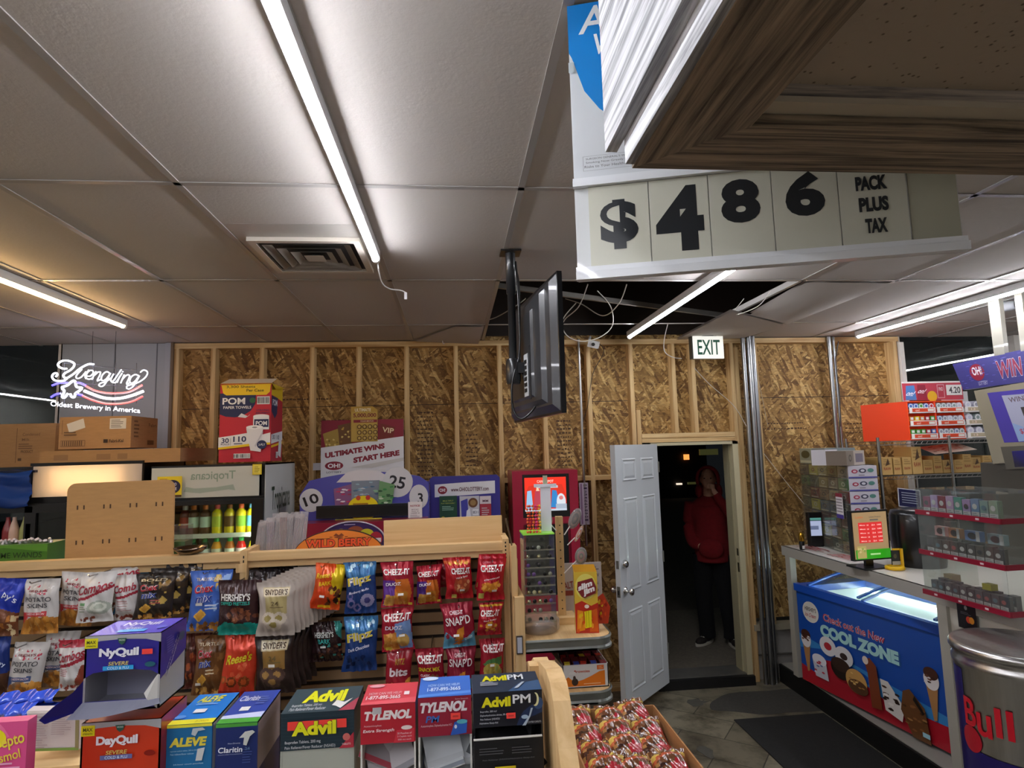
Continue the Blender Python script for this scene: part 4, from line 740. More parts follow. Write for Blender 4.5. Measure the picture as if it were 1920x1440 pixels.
# ============================================================ SNACK GONDOLA
GY=2.66; SY=2.88           # bag plane, slat wall plane
g=thing('snack_gondola','long wooden slatwall gondola holding the hanging snack bags','shelving',(0,SY,0))
GX0,GX1=-2.5,.262
q=MB('p','2b211b'); q.box(GX0,GX1-.02,.012,.03,.2,1.60)
z=.3
while z<1.54: q.box(GX0,GX1-.02,0,.012,z,z+.040,'a08260'); z+=.0565
q.build('slat_panel',parent=g)
seam=at(458,1048,2.74).x
def rail(x0,x1,nm='top_rail'):
    zc=(at(0,1080,2.74).z+at(940,1020,2.74).z)/2-.005
    q=MB('ply'); q.box(x0,x1,-.14,-.085,zc-.0,zc+.034); q.box(x0,x1,-.125,-.1,zc-.03,zc); q.box(x0,x1,-.085,.05,zc-.03,zc-.010); return q.build(nm,parent=g),zc
_,zc=rail(GX0,seam-.012); rail(seam+.012,.205)
q=MB('plyz'); q.box(seam-.014,seam+.014,-.15,.05,.2,zc+.045); q.box(seam-.03,seam+.014,-.152,-.148,zc-.045,zc-.01)
for k in (0,1): q.box(seam-.002,seam+.003,-.1505,-.15,zc-.005+.018*k,zc+.006+.018*k,'1c1206','p')
q.build('upright',parent=g)
ex0,ex1,_,_=rect(950,1040,968,1240,2.74)
q=MB('plyz'); q.box(.205,.232,-.15,.05,.15,zc+.05); 
for k in range(5): q.box(.214,.220,-.1505,-.15,zc+.03-.016*k,zc+.038-.016*k,'1c1206','p')
q.build('upright',parent=g)
q=MB('plyz'); q.box(.236,.262,-.22,.40,.1,1.56); q.build('end_panel',parent=g)
MB('plyz').box(GX0,GX1,-.22,.4,0,.12).build('base',parent=g)
MB('plyz').box(GX0,GX1,.03,.05,.12,zc).build('back_panel',parent=g)
ZR=zc
# plank and backboard standing on the rail
x0,x1,z0,z1=rect(717,975,944,1032,2.80)
q=MB('ply'); q.box(0,x1-x0,0,.018,0,z1-ZR+.0095); q.box(x1-x0-.02,x1-x0-.0,-.03,0,0,.02); o=q.build('wood_plank',label='plain wooden board standing on edge on the gondola top, right of the oval sign',cat='board',loc=(x0,2.86,ZR-.0095),rot=(0,-.008,0))
x0,x1,z0,z1=rect(114,905,318,1050,2.80); w_,h_=x1-x0,z1-ZR+.0095; r=.035
q=MB('cb','b98f5c'); pts=[(0,0),(w_,0)]+[(w_-r+r*K(a),h_-r+r*S(a)) for a in np.linspace(0,PI/2,6)]+[(r+r*K(a),h_-r+r*S(a)) for a in np.linspace(PI/2,PI,6)]
q.prism(pts,0,.012,'y')
for zz in (.26,.68):
    for k in range(4):
        for s_ in (-.03,.03): u=.13+.245*k+s_; q.box(w_*u-.003,w_*u+.003,-.0006,0,h_*zz,h_*zz+.018,'4a3018','p')
q.build('hook_board',label='tan fibreboard with rounded corners and paired slots standing on the gondola',cat='board',loc=(x0,2.84,ZR-.0095),rot=(0,-.012,0))
# ------------------------------------------------------------ snack bags
def bagf(W,H,T,seed,lean=0):
    rnd=random.Random(seed); ph=[rnd.uniform(0,6.28) for _ in range(6)]; fr=[rnd.uniform(3,6) for _ in range(3)]
    def f(u,v,d,side=-1):
        s=sm(.03,.28,v)*(1-sm(.72,.96,v)); e=S(PI*min(1,max(0,u)))**.5
        wv=W*(1-.09*s+.015*S(9*v+ph[0])); x=(u-.5)*wv+.006*S(3*v+ph[1])
        cr=math.exp(-((v-.0)/.2)**2)+math.exp(-((1-v)/.2)**2)
        wr=.0035*S(fr[0]*2*PI*u+ph[2]+2*v)*cr*e+.0022*S(fr[1]*2*u*PI+ph[3]+14*v)*e+.002*S(17*v+ph[4]+4*u)*e
        y=side*(T*.5*e*(.1+s)+d)+wr; return Vector((x,y+.01*S(PI*v)*lean,H*v))
    return f
BAGS={}
def make_bag(key,W,H,T,base,ops,back=None,m='foil',seed=1,hdr=None):
    n,k=40,54; f=bagf(W,H,T,seed); q=MB(m,base); a=-.0
    cols=raster(ops,n,k,base,seed)
    for j in range(k):   # crimped seams, slightly darker bands top and bottom follow the print
        pass
    vs=[f(i/n,j/k,0) for j in range(k+1) for i in range(n+1)]; ix=lambda i,j:j*(n+1)+i
    fs=[(ix(i,j),ix(i+1,j),ix(i+1,j+1),ix(i,j+1)) for j in range(k) for i in range(n)]; q.add(vs,fs,cols,m,True)
    n2,k2=12,14; vb=[f(i/n2,j/k2,0,1) for j in range(k2+1) for i in range(n2+1)]; ib=lambda i,j:j*(n2+1)+i
    q.add(vb,[(ib(i,j),ib(i,j+1),ib(i+1,j+1),ib(i+1,j)) for j in range(k2) for i in range(n2)],back or base,m,True)
    d=.0015
    for o in expand(ops,seed):
        if o[0]=='t': d+=.0011; text_op(q,lambda u,v,dd:f(u,v,dd),o,d,'g')
    return q
def bag(key,label,px,Y=GY,T=.05,base='c02030',ops=(),m='foil',rot=0,seed=None,group=None,sticker=None,name='snack_bag',cat='snack bag',size=None):
    x0,x1,z0,z1=rect(*px,Y); W_,H_=(x1-x0)*1.04,(z1-z0); seed=seed or (abs(hash(key))%1000 if 0 else sum(map(ord,key)))
    q=make_bag(key,W_,H_,T,base,ops,m=m,seed=seed)
    o=q.build(name,label=label,cat=cat,group=group,loc=((x0+x1)/2,Y,z0),rot=(-.04,math.radians(rot),0))
    if sticker:
        f=bagf(W_,H_,T,seed); u,v=sticker; s_=MB('p','e8e6e0'); a=.09*W_/W_; P_=[f(u+i*a,v+j*.025,.0042) for i,j in ((-1,-1),(1,-1),(1,1),(-1,1))]; s_.add(P_,[(0,1,2,3)]); s_.build('price_sticker',parent=o)
    BAGS[key]=o; return o
def copies(o,offs,labels=None,group=None):
    out=[]
    for i,(dx,dy,dz,r) in enumerate(offs):
        c=dup(o,loc=(o.location.x+dx,o.location.y+dy,o.location.z+dz),rot=(o.rotation_euler.x,r,0),label=labels[i] if isinstance(labels,list) else labels); 
        if group: c['group']=group
        out.append(c)
    return out
gold=['c8923a','d8a850','a8702a','e0b868']
cheez=lambda sub='',extra=():[('r',0,0,1,1,'b01828'),('e',.5,.99,.8,.1,'8a1020'),('t','CHEEZ-IT',.5,.80,.86,.14,'f8f4f0',{'b':.07,'curve':-.0})]+list(extra)
duoz=lambda c:[('r',0,0,1,1,'a81a30'),('p',[(.05,.03),(.0,.62),(.42,.60),(.42,.1)],c),('p',[(.40,.05),(.42,.64),(.85,.62),(.95,.3),(.85,.05)],'d8742a'),('t','CHEEZ-IT',.47,.79,.84,.13,'f8f4f0',{'b':.07}),('t','DUOZ',.36,.53,.5,.07,'f4f0f4',{'b':.06,'rot':2}),
  ('p',[(.06,.05),(.1,.3),(.42,.27),(.38,.03)],'e0a850'),('p',[(.42,.08),(.44,.36),(.82,.34),(.8,.05)],'d08830'),('q',.46,.08,.82,.34,8,.05,['e09a3a','c8762a','e8b050']),('q',.08,.07,.34,.26,5,.04,['e8b868','d8983a']),('r',.82,.04,.94,.1,'d8c040')]
# upper row, left to right
bag('a1','blue cookie bag at the left end of the upper snack row',(-30,1085,38,1192),base='1e35a8',ops=[('r',0,0,1,1,'2038b0'),('t','py\'s',.72,.68,.4,.14,'dfe4f8',{'b':.03,'rot':-20}),('p',[(0,0),(0,.35),(.5,.5),(1,.4),(1,0)],'7a4a30'),('q',.1,.02,.95,.35,16,.09,['8a5030','5a3018','c8803a','e8d0a0'])],rot=4)
ps=lambda c,t_: [('r',0,0,1,1,'c9c6c4'),('q',.12,.72,.88,.80,16,.03,['c03048','f0f0f0','b02840']),('q',.12,.83,.88,.87,10,.025,['c03048','e8e8e8']),('t',"FRIDAYS",.5,.79,.5,.04,'7a2030',{'b':.05}),('t','POTATO',.5,.64,.74,.085,'4a4a50',{'b':.04}),('t','SKINS',.5,.53,.56,.08,'4a4a50',{'b':.04}),('p',[(.0,.2),(0,.40),(.76,.42),(.76,.34),(.2,.33),(.16,.2)],c),('t',t_,.46,.385,.5,.035,'e8d0d0'),('p',[(0,0),(0,.12),(.1,.26),(.35,.33),(.7,.32),(1,.30),(1,0)],'b07430'),('q',.05,.02,.95,.28,30,.1,['b8762c','c88a3a','9a6024','d89a48'])]
o=bag('a2','silver potato-skin chip bag with a red stripe, front of the upper row at left',(40,1086,108,1188),base='c9c6c4',ops=ps('c03038','CHEDDAR BACON'),m='g',rot=1)
c=copies(o,[(.09,.06,.01,.1)],'silver potato-skin chip bag hanging behind the upper red-striped one')
cb_=lambda: [('r',0,0,1,1,'d2d2d2'),('p',[(.0,.52),(.0,.70),(.5,.80),(1,.88),(1,.76),(.5,.62)],'b8243a'),('t','Combos',.5,.73,.92,.17,'b8243a',{'sh':.25,'rot':9,'b':.05}),('p',[(0,.50),(.3,.52),(.6,.60),(1,.7),(1,.66),(.6,.55),(.3,.48),(0,.46)],'8a2030'),('e',.68,.33,.34,.15,'b8beb4'),('e',.68,.34,.24,.1,'d8dcd0'),('e',.7,.35,.13,.05,'b0b8a8'),('q',.15,.04,.5,.1,7,.05,['6a3024','8a4a34']),('l',.1,.2,.35,.32,3,'8a9a7a')]
cb_=lambda b='d6d4d2':[('r',0,0,1,1,b),('p',[(.0,.50),(.3,.53),(.6,.62),(1,.74),(1,.68),(.6,.56),(.3,.47),(0,.44)],'a02638'),('t','Combos',.5,.70,.95,.19,'a82338',{'sh':.25,'rot':7,'b':.06}),('e',.68,.30,.32,.14,'aab2a6'),('e',.68,.31,.23,.095,'d4d8cc'),('e',.7,.32,.12,.05,'aab2a2'),('q',.12,.04,.5,.1,8,.05,['6a3024','8a4a34']),('l',.1,.22,.35,.34,3,'8a9a7a'),('r',.12,.36,.3,.4,'6aa06a')]
o=bag('a3','white stuffed-pretzel bag with red script, left one of the upper row',(148,1073,216,1166),base='d6d4d2',ops=cb_(),m='g',rot=-1)
copies(o,[(.05,.10,.03,.0)],'white pretzel bag edge showing behind the left upper red-script bag')
bag('a4','narrow white stuffed-pretzel bag with red script beside the black mix bags',(214,1078,262,1162),base='d6d4d2',ops=[('r',0,0,1,1,'d2cfce'),('t','Comb',.5,.72,.9,.17,'a82338',{'sh':.2,'rot':5,'b':.06}),('p',[(0,.52),(.5,.56),(1,.66),(1,.6),(.5,.5),(0,.47)],'a02638'),('l',.15,.2,.8,.45,5,'b08a8a'),('q',.1,.04,.9,.14,8,.07,['8a3a2c','6a2a20'])],m='g',Y=GY+.03)
bag('a4b','blue bag top peeking over the narrow white pretzel bag',(214,1068,275,1150),base='1d6a94',ops=[('r',0,0,1,1,'1f6a96'),('q',.1,.5,.9,.9,10,.1,['2a80a8','185878'])],Y=GY+.10)
def chex(base,top,stripe,seedc): return [('r',0,0,1,1,base),('t',top,.48,.86,.66,.05,'d8c8a8',{'b':.04}),('q',.5,.4,1,.9,14,.1,seedc),('p',[(.14,.50),(.16,.78),(.6,.84),(.66,.72),(.66,.44),(.4,.40)],base),('t','Chex',.38,.715,.5,.14,'eeeeee',{'b':.13,'sh':.15,'rot':4}),('t','Chex',.38,.715,.5,.14,'c22a3c',{'b':.06,'sh':.15,'rot':4}),('t','mix',.42,.555,.42,.13,'eeeeee',{'b':.14,'sh':.15,'rot':3}),('t','mix',.42,.555,.42,.13,'28409a',{'b':.06,'sh':.15,'rot':3}),('p',[(.16,.26),(.36,.38),(.5,.28),(.3,.15)],'e0b048'),('p',[(.2,.265),(.35,.35),(.46,.28),(.31,.19)],'c8923a'),('q',.1,.02,.95,.14,26,.06,['8a5a2a','c89a50','5a3418','a8742e']),('l',.45,.36,.8,.46,2,stripe)]
o=bag('a5','black snack-mix bag at the front of the stack left of the blue mix bag',(252,1075,325,1162),base='2a2422',ops=chex('2a2422','BOLD','b04848',['4a3a28','8a6a34','b89a4a','3a2c20']),m='g')
copies(o,[(.03*k,.045*k,.010*k,.03*k) for k in (1,2,3)],'black snack-mix bag stacked behind the front black mix bag',group='black mix bags behind the front one')
bag('a6','bright blue snack-mix bag with yellow cracker in the upper row',(353,1070,430,1182),base='3c62b8',ops=chex('3f66bc','TRADITIONAL','e8e8f0',['5a84d0','2f4f9a','8fb0e0','c8a850']),m='g',sticker=(.3,.46))
bag('a7','brown and teal chocolate pretzel bag in the upper row',(408,1088,486,1190),base='3a2324',ops=[('r',0,0,1,1,'3a2224'),('p',[(0,0),(0,.14),(.2,.26),(.5,.22),(.8,.24),(1,.2),(1,0)],'1f9a8c'),('t',"HERSHEY'S",.46,.70,.74,.13,'e4e0dc',{'b':.08}),('t','DIPPED PRETZELS',.46,.59,.74,.06,'2fae9e',{'b':.06}),('q',.3,.28,.95,.48,22,.07,['6a3a28','8a5236','4a2818','7a4a30'])],rot=2,Y=GY-.06)
sn=lambda base,box,pz,a:[('r',0,0,1,1,base),('p',[(.22,.42),(.24,.80),(.84,.80),(.82,.42)],box),('r',.18,.74,.88,.91,'c8b890'),('r',.2,.755,.86,.895,'e8dcc0'),('t',"SNYDER'S",.53,.825,.6,.10,'4a3420',{'b':.05}),('t','24',.5,.62,.2,.08,'6a5a38'),('l',.35,.48,.72,.56,2,'7a6a48')]+[x for (cx,cy) in ((.32,.34),(.62,.34),(.48,.22)) for x in (('e',cx,cy,.2,.12,pz),('e',cx-.02,cy,.1,.06,a))]
o=bag('a8','pale grey pretzel bag at the front of the thick stack in the upper row',(480,1092,550,1192),base='b3a89e',ops=sn('b3a89e','ab9c6a','cfc4b4','9a8a50'),m='g',rot=1,Y=GY-.08)
copies(o,[(.012*k+.006,.022*k,.003*k,.0) for k in range(1,11)],'pale grey pretzel bag in the stack behind the front pretzel bag',group='stacked pale grey pretzel bags')
o=bag('a8b','dark bag top peeking out above the brown and teal pretzel bag',(455,1068,520,1150),base='2c2426',ops=[('r',0,0,1,1,'2c2426'),('q',.2,.6,.9,.95,12,.08,['4a4244','1c1618','5a5254'])],Y=GY+.10)
copies(o,[(.07,.03,.0,0),(.13,.05,.01,0)],'dark bag top behind the grey pretzel stack',group='dark bag tops behind the grey stack')
bag('a9','orange and yellow peanut-butter bark bag hanging tilted in the upper row',(580,1057,636,1142),base='e05a20',ops=[('r',0,0,1,1,'e0561e'),('p',[(.68,1),(1,1),(1,.2),(.85,.3),(.6,.6)],'e8c81c'),('t',"Reese's",.36,.76,.58,.12,'e8c81c',{'b':.05,'sh':.3,'rot':8}),('t','BARK',.4,.58,.42,.09,'e8c81c',{'b':.06,'rot':8}),('q',.55,.12,.95,.5,12,.09,['5a2f18','3a1c10','e0b83a','7a4424']),('p',[(0,.2),(.1,.42),(.4,.5),(.6,.2),(.4,.02),(0,0)],'e84a1c'),('r',.3,.04,.7,.1,'e8c020')],rot=7,sticker=(.38,.3))
fl_=lambda b2,t_,d:[('r',0,0,1,1,'22407e'),('p',[(0,.72),(0,1),(1,1),(1,.75),(.5,.68)],'3f7ab0'),('q',.1,.8,.9,.97,14,.06,['8fd0f0','c8e8f8','2a5a94','5aa8d8']),('t','Flipz',.47,.64,.80,.20,'e8e8f4',{'b':.13,'rot':8}),('t','Flipz',.47,.64,.80,.20,'d8c43a',{'b':.05,'rot':8}),('t',t_,.45,.44,.66,.06,'e4e4f4',{'rot':8,'b':.03})]+d
bag('a10','blue pouch of dipped pretzels with yellow lettering in the upper row',(645,1054,704,1150),base='22407e',ops=fl_('',"Blueberry Muffin",[('e',.72,.26,.22,.13,'a8a4cc'),('e',.72,.26,.1,.06,'4a4a8a'),('R',.2,.2,.13,.09,'7a74a8','22407e'),('R',.4,.12,.12,.08,'7a74a8','22407e'),('R',.15,.34,.1,.06,'6a64a0','22407e')]),T=.04,rot=0)
bag('a11','red cracker bag with purple corner, left one of the upper red pair',(714,1054,774,1138),ops=duoz('6a3a9a'),base='a81a30',sticker=(.6,.3))
bag('a12','red cracker bag with purple corner, right one of the upper red pair',(783,1060,830,1132),ops=duoz('5a3590'),base='a81a30',Y=GY+.07,sticker=(.52,.3),rot=-3)
bag('a13','red cheese cracker bag with flames below white lettering in the upper row',(833,1045,884,1122),ops=[('r',0,0,1,1,'b01a24'),('r',0,.86,1,.92,'c8542a'),('q',.1,.84,.9,.9,8,.05,['e8b04a']),('t','CHEEZ-IT',.6,.68,.72,.15,'f8f4f0',{'b':.08}),('t','Hot & Spicy',.62,.53,.44,.05,'f0e8e0',{'rot':6}),('e',.6,.32,.3,.2,'a84a30'),('q',.4,.15,.85,.45,16,.07,['c8643a','b04a2c','d88a5a','e0a070']),('r',.22,.02,.4,.11,'c8c060')],base='b01a24',sticker=(.6,.22))
o=bag('a14','red cheese cracker bag at the right end of the upper row',(897,1048,947,1125),ops=[('r',0,0,1,1,'b4182a'),('t','CHEEZ-IT',.48,.78,.84,.16,'f8f4f0',{'b':.08}),('t','CHEDDAR',.3,.92,.3,.05,'c06a78'),('t','Original',.5,.53,.6,.05,'f0e8e8',{'rot':6}),('p',[(.15,.38),(.3,.46),(.5,.42),(.8,.48),(.75,.3),(.5,.2),(.3,.26)],'d88a2a'),('q',.2,.22,.8,.44,14,.08,['e09a34','c87a24','f0b450']),('r',.06,.05,.24,.18,'c8c060')],base='b4182a',sticker=(.62,.25))
copies(o,[(.0,.05,.012,.02),(-.003,.1,.024,.01)],'red cheese cracker bag behind the one at the right end of the upper row',group='red bags behind the right end one')
bag('a15','dark brown bag behind the Y of the cracker row, upper right',(820,1040,880,1100),base='7a1420',ops=[('r',0,0,1,1,'7a1420')],Y=GY+.14)
BAGS['a15']['label']='dark red bag behind the flame-printed cracker bag'
# middle row
bag('b1','dark blue bag at the left end of the middle row',(-40,1195,16,1305),base='142a70',ops=[('r',0,0,1,1,'16307c'),('p',[(0,0),(0,.35),(1,.4),(1,0)],'5a3a28'),('t','Ahoy',.7,.6,.5,.1,'c8d4f0',{'rot':-20})])
o=bag('b2','silver potato-skin chip bag with a blue stripe, front of the middle row at left',(16,1205,82,1310),base='bab7b6',ops=[x if x[0]!='p' or x[-1]!='b07430' else ('p',x[1],'8a6a50') for x in ps('3a4f80','CHEDDAR BACON')],m='g',rot=3)
copies(o,[(.085,.06,.02,.02)],'silver potato-skin chip bag hanging behind the blue-striped one')
bag('b3','white stuffed-pretzel bag with red top in the middle row beside the purple carton',(110,1200,162,1294),base='d0cdcc',ops=[('r',0,0,1,1,'d2cfce'),('r',0,.86,1,1,'b02a3c'),('t','Combos',.5,.70,1.0,.18,'a82338',{'sh':.2,'rot':6,'b':.06}),('p',[(0,.52),(.5,.57),(1,.68),(1,.6),(.5,.5),(0,.46)],'a02638'),('l',.1,.3,.5,.45,4,'b07a7a'),('q',.1,.03,.7,.14,9,.06,['8a3a2c','b05040']),('p',[(.6,.1),(.9,.5),(1,.5),(1,.1)],'8a4030')],m='g')
o=bag('b4','brown caramel snack-mix bag in the middle row',(362,1192,420,1302),base='6e4826',ops=chex('6e4826','TURTLE','e8d8b8',['7a5230','5a3a1c','8a6034','94683a']),m='g',sticker=(.22,.2))
bag('b4b','red and brown bag behind the brown mix bag next to the purple carton',(345,1188,392,1290),base='5a2420',ops=[('r',0,0,1,1,'5a2a20'),('q',.1,.1,.9,.9,14,.1,['8a3a24','4a2a1c','a8522c'])],Y=GY+.08)
bag('b5','orange peanut-butter pretzel bag in the middle row',(412,1188,478,1306),base='d8482c',ops=[('r',0,0,1,1,'d8442a'),('t',"Reese's",.5,.63,.74,.15,'d8c41c',{'b':.06,'sh':.3,'rot':6}),('q',.2,.35,.9,.55,8,.06,['e8603c','f07850']),('R',.36,.25,.16,.09,'7a3a1c','d8602c'),('R',.72,.25,.16,.09,'8a4420','d8602c'),('R',.1,.28,.1,.06,'a85a30','d8602c'),('r',0,0,1,.1,'a82a20'),('q',.2,.16,.9,.34,6,.04,['b86a3a','a85a2c'])],rot=3,Y=GY-.05)
bag('b6','dark brown pretzel bag with tan label in the middle row',(480,1190,552,1300),base='2c201e',ops=sn('2c201e','96733c','55403a','a8824a'),m='g',sticker=(.48,.50),Y=GY-.06)
o=BAGS['b6']; copies(o,[(.014*k,.03*k,.004*k,0) for k in (1,2,3,4)],'dark pretzel bag behind the tan-labelled one in the middle row',group='dark pretzel bags behind the front one')
bag('b7','dark chocolate bark bag with pale and teal lettering in the middle row',(580,1166,640,1240),base='2e1c1e',ops=[('r',0,0,1,1,'2e1b1d'),('p',[(.75,1),(1,1),(1,.55),(.85,.7)],'3a9088'),('t',"HERSHEY'S",.46,.70,.62,.14,'c8ccc8',{'b':.08}),('t','BARK',.46,.54,.42,.12,'3fb0a8',{'b':.06}),('q',.3,.1,1,.42,22,.06,['4a2c20','6a4030','3fa098','1c1012'])],sticker=(.42,.4),Y=GY+.03)
bag('b8','darker blue pouch of dipped pretzels hanging below the other blue pouch',(643,1156,706,1258),base='1c3a70',ops=fl_('',"Dark Chocolate",[('q',.15,.05,.85,.3,12,.08,['1a2c5c','16264e','24407c'])]),T=.04)
bag('b9','red cracker bag with light blue corner in the middle row',(718,1140,778,1220),base='a81a30',ops=[('r',0,0,1,1,'ac1c30'),('p',[(.42,.2),(.45,.66),(.95,.72),(1,.3),(.95,.05),(.5,.05)],'7fa0d8'),('t','CHEEZ-IT',.5,.80,.86,.17,'f8f4f0',{'b':.08}),('t','DUOZ',.42,.57,.56,.09,'e8e4f0',{'b':.06}),('p',[(.08,.05),(.08,.42),(.5,.46),(.55,.04)],'d08a38'),('q',.1,.06,.5,.4,10,.09,['dc9a44','c07c2c','e8b060']),('e',.7,.26,.2,.16,'d8b060'),('r',.12,.03,.3,.11,'d8c040')],rot=-2,sticker=(.68,.38))
bag('b10','red and blue thin-cracker bag in the middle row',(830,1130,890,1213),base='9a1a30',ops=[('r',0,0,1,1,'9c1c34'),('p',[(0,0),(0,.28),(.06,.38),(.4,.2),(.75,.22),(1,.36),(1,0)],'5a9ab8'),('t','CHEEZ-IT',.46,.80,.42,.08,'e8d8dc',{'b':.06}),('t',"SNAP'D",.48,.62,.8,.19,'f4eeee',{'b':.03,'rot':3}),('p',[(.34,.14),(.44,.42),(.66,.48),(.62,.16)],'d88a2c'),('p',[(.28,.08),(.5,.16),(.64,.12),(.5,.06)],'c87a24'),('e',.12,.28,.06,.06,'8a2438'),('t','CHEESY',.8,.22,.26,.06,'d8f0f8',{'rot':10})],rot=-3,sticker=(.4,.3))
o=bag('b11','small red cracker bag with yellow stripe in the right end of the middle row',(897,1130,942,1190),base='a81a28',ops=[('r',0,0,1,1,'a81a28'),('r',.05,.88,.95,.95,'c8a024'),('t','CHEEZ-IT',.46,.70,.8,.19,'f8f4f0',{'b':.08}),('t','Extra Toasty',.5,.49,.55,.05,'f0e8e0',{'rot':6}),('p',[(.3,.34),(.5,.2),(.65,.36),(.6,.46),(.4,.44)],'e0a034'),('q',.1,.1,.9,.4,12,.07,['d88a28','c05a24','e8b050'])],sticker=(.5,.36))
# lower row
bag('c1','red bite-size sandwich cracker bag in the lower row',(724,1214,774,1300),base='98182a',ops=[('r',0,0,1,1,'98182a'),('t','RITZ',.55,.72,.36,.12,'b0882c',{'b':.04}),('t','bits',.52,.5,.7,.18,'e8d8dc',{'b':.08}),('q',.1,.02,.95,.3,22,.09,['d88a2c','c8742a','e8a848'])],m='g')
bag('c2','red snack-mix cracker bag with yellow word, lower row',(782,1216,834,1300),base='98182c',ops=[('r',0,0,1,1,'9a1a2e'),('t','CHEEZ-IT',.5,.78,.9,.17,'f8f4f0',{'b':.08}),('t','SNACK MIX',.45,.57,.8,.09,'d8c024',{'b':.06}),('t','CLASSIC',.28,.44,.36,.05,'e8d0d8'),('q',.3,.2,.95,.42,12,.07,['c88a5a','8a5a3a','5a3a5a','d8a878'])])
bag('c3','dark red thin-cracker bag in the lower row',(835,1212,890,1300),base='8a1830',ops=[('r',0,0,1,1,'8c1a34'),('t','CHEEZ-IT',.46,.83,.38,.07,'e8d8dc',{'b':.06}),('t',"SNAP'D",.48,.68,.82,.17,'e8dee0',{'b':.02}),('p',[(.35,.2),(.45,.45),(.66,.5),(.6,.25)],'d0862c'),('p',[(0,.1),(0,.3),(.3,.22),(.7,.25),(1,.4),(1,.1)],'6a9ab0')])
bag('c4','red cracker bag with green patch at the right end of the lower row',(898,1198,944,1290),base='9a1828',ops=[('r',0,0,1,1,'9a1a2c'),('t','CHEEZ-IT',.54,.82,.86,.15,'f0e8e8',{'b':.07}),('p',[(.1,.5),(.3,.60),(.9,.66),(.9,.5),(.5,.45)],'4a7a44'),('e',.5,.4,.36,.14,'b0a04a'),('q',.2,.1,.9,.5,16,.08,['c8b050','8fa058','a89040'])],sticker=(.5,.5))
# pegs that carry the bags
pegs=[(75,1085),(182,1072),(300,1072),(392,1068),(448,1085),(515,1090),(608,1056),(675,1053),(744,1053),(807,1058),(858,1045),(922,1046),(48,1204),(136,1200),(391,1190),(446,1187),(516,1188),(610,1165),(675,1155),(748,1140),(860,1130),(920,1130),(748,1214),(808,1216),(862,1212),(921,1198),(812,1058)]
for a,b in pegs[:26]:
    p=at(a,b+6,GY); MB('chrome','a8a8a8').tube([(p.x,-.28,p.z+.012),(p.x,-.27,p.z+.004),(p.x,0,p.z)],.0025,6).build('peg_hook',parent=g)
# lower shelf with nutrition cards and blue wrappers behind the left boxes
x0,x1,z0,z1=rect(50,1325,160,1410,1.5)
for nm,px_,lab in (('wrapped_pack',(52,1326,150,1405),'white pack with nutrition print and code, left of the orange cold carton'),('wrapped_pack',(122,1328,182,1398),'second white pack with nutrition print, half behind the orange cold carton')):
    x0,x1,z0,z1=rect(*px_,1.45 if 'code' in lab else 1.5); w_=x1-x0; h_=z1-z0; q=MB('p','c8bfc0'); q.box(0,w_,0,.02,0,h_); art(q,front(0,w_,-.0005,0,h_),[('r',0,.94,1,1,'e8e4e0'),('r',0,0,1,.07,'7a9a48'),('r',.93,.05,1,1,'8a8058'),('t','Nutrition Facts',.27,.86,.38,.05,'6a5a60',{'b':.02}),('l',.08,.1,.45,.78,12,'a8989c'),('l',.52,.45,.9,.9,9,'a8989c')])
    q.build(nm,label=lab,cat='package',loc=(x0,1.45 if 'code' in lab else 1.5,z0),rot=(.12,.04,0))
sh=thing('lower_display_shelf','slim wooden shelf under the white nutrition packs','shelf',at(100,1420,1.45))
q=MB('ply'); q.box(-.35,.14,-.03,.25,-.035,-.006); q.build('board',parent=sh); MB('p','2a241e').box(-.35,.14,.23,.25,-.9,-.036).build('back_panel',parent=sh)
q=MB('wrapc','2c48c0'); 
x0,x1,z0,z1=rect(-40,1318,72,1345,1.62); vs=[]; 
for j in range(9):
    for i in range(25): u,v=i/24,j/8; vs.append((x0+(x1-x0)*u,1.62-.03*S(PI*v)-.008*S(22*u),z0+(z1-z0)*v*(.97+.03*S(15*u))))
q.add(vs,[(j*25+i,j*25+i+1,j*25+i+26,j*25+i+25) for j in range(8) for i in range(24)],'3355d0','wrapc',True); q.add([Vector(v)+Vector((0,.08,0)) for v in vs],[(j*25+i,j*25+i+25,j*25+i+26,j*25+i+1) for j in range(8) for i in range(24)],'3355d0','wrapc',True)
q.box(x0,x1,1.64,1.70,z0-.06,z0,'22389a','g'); q.build('blue_wrapper_pack',label='shiny blue wrapped pack behind the pink carton at bottom left',cat='package')
# trays low on the gondola behind the medicine boxes
for i,(px_,c) in enumerate((((100,1290,160,1330),'3a4048'),((540,1290,640,1330),'5a2a34'))):
    pass
# things standing on the far side of the gondola: oil wands, glass dish, incense
def oil_box(px_,Y,lab):
    x0,x1,z0,z1=rect(*px_,Y); z0=ZR-.0095; w_=x1-x0; h_=z1-z0; t=thing('oil_wand_box',lab,'box',((x0+x1)/2,Y,z0)); q=MB('g','3f6e1e'); q.box(-w_/2,w_/2,0,.14,0,h_)
    art(q,front(-w_/2,w_/2,0,0,h_),[('p',[(0,.75),(.4,.9),(1,.7),(1,1),(0,1)],'55882a'),('t','PERFUME WANDS',.5,.60,.86,.22,'1e3a12',{'b':.02,'rot':-1}),('q',.05,.05,.95,.3,8,.04,['345e18','4a7a24'])],m='g'); q.build('carton',parent=t)
    q=MB('wrapc','cfc4c8'); rr=random.Random(3)
    for k in range(26): xx=-w_/2+.01+(w_-.02)*k/25; q.tube([(xx,.03+.08*rr.random(),h_*.9),(xx+rr.uniform(-.004,.004),.04,h_+rr.uniform(.008,.02))],.006,5)
    o=q.build('wand_tops',parent=t); tag(o,kind='stuff'); return t
oil_box((-50,1022,88,1062),2.80,'green box of wands with pale tops at the left end of the gondola top')
x0,x1,z0,z1=rect(316,999,347,1044,2.88)
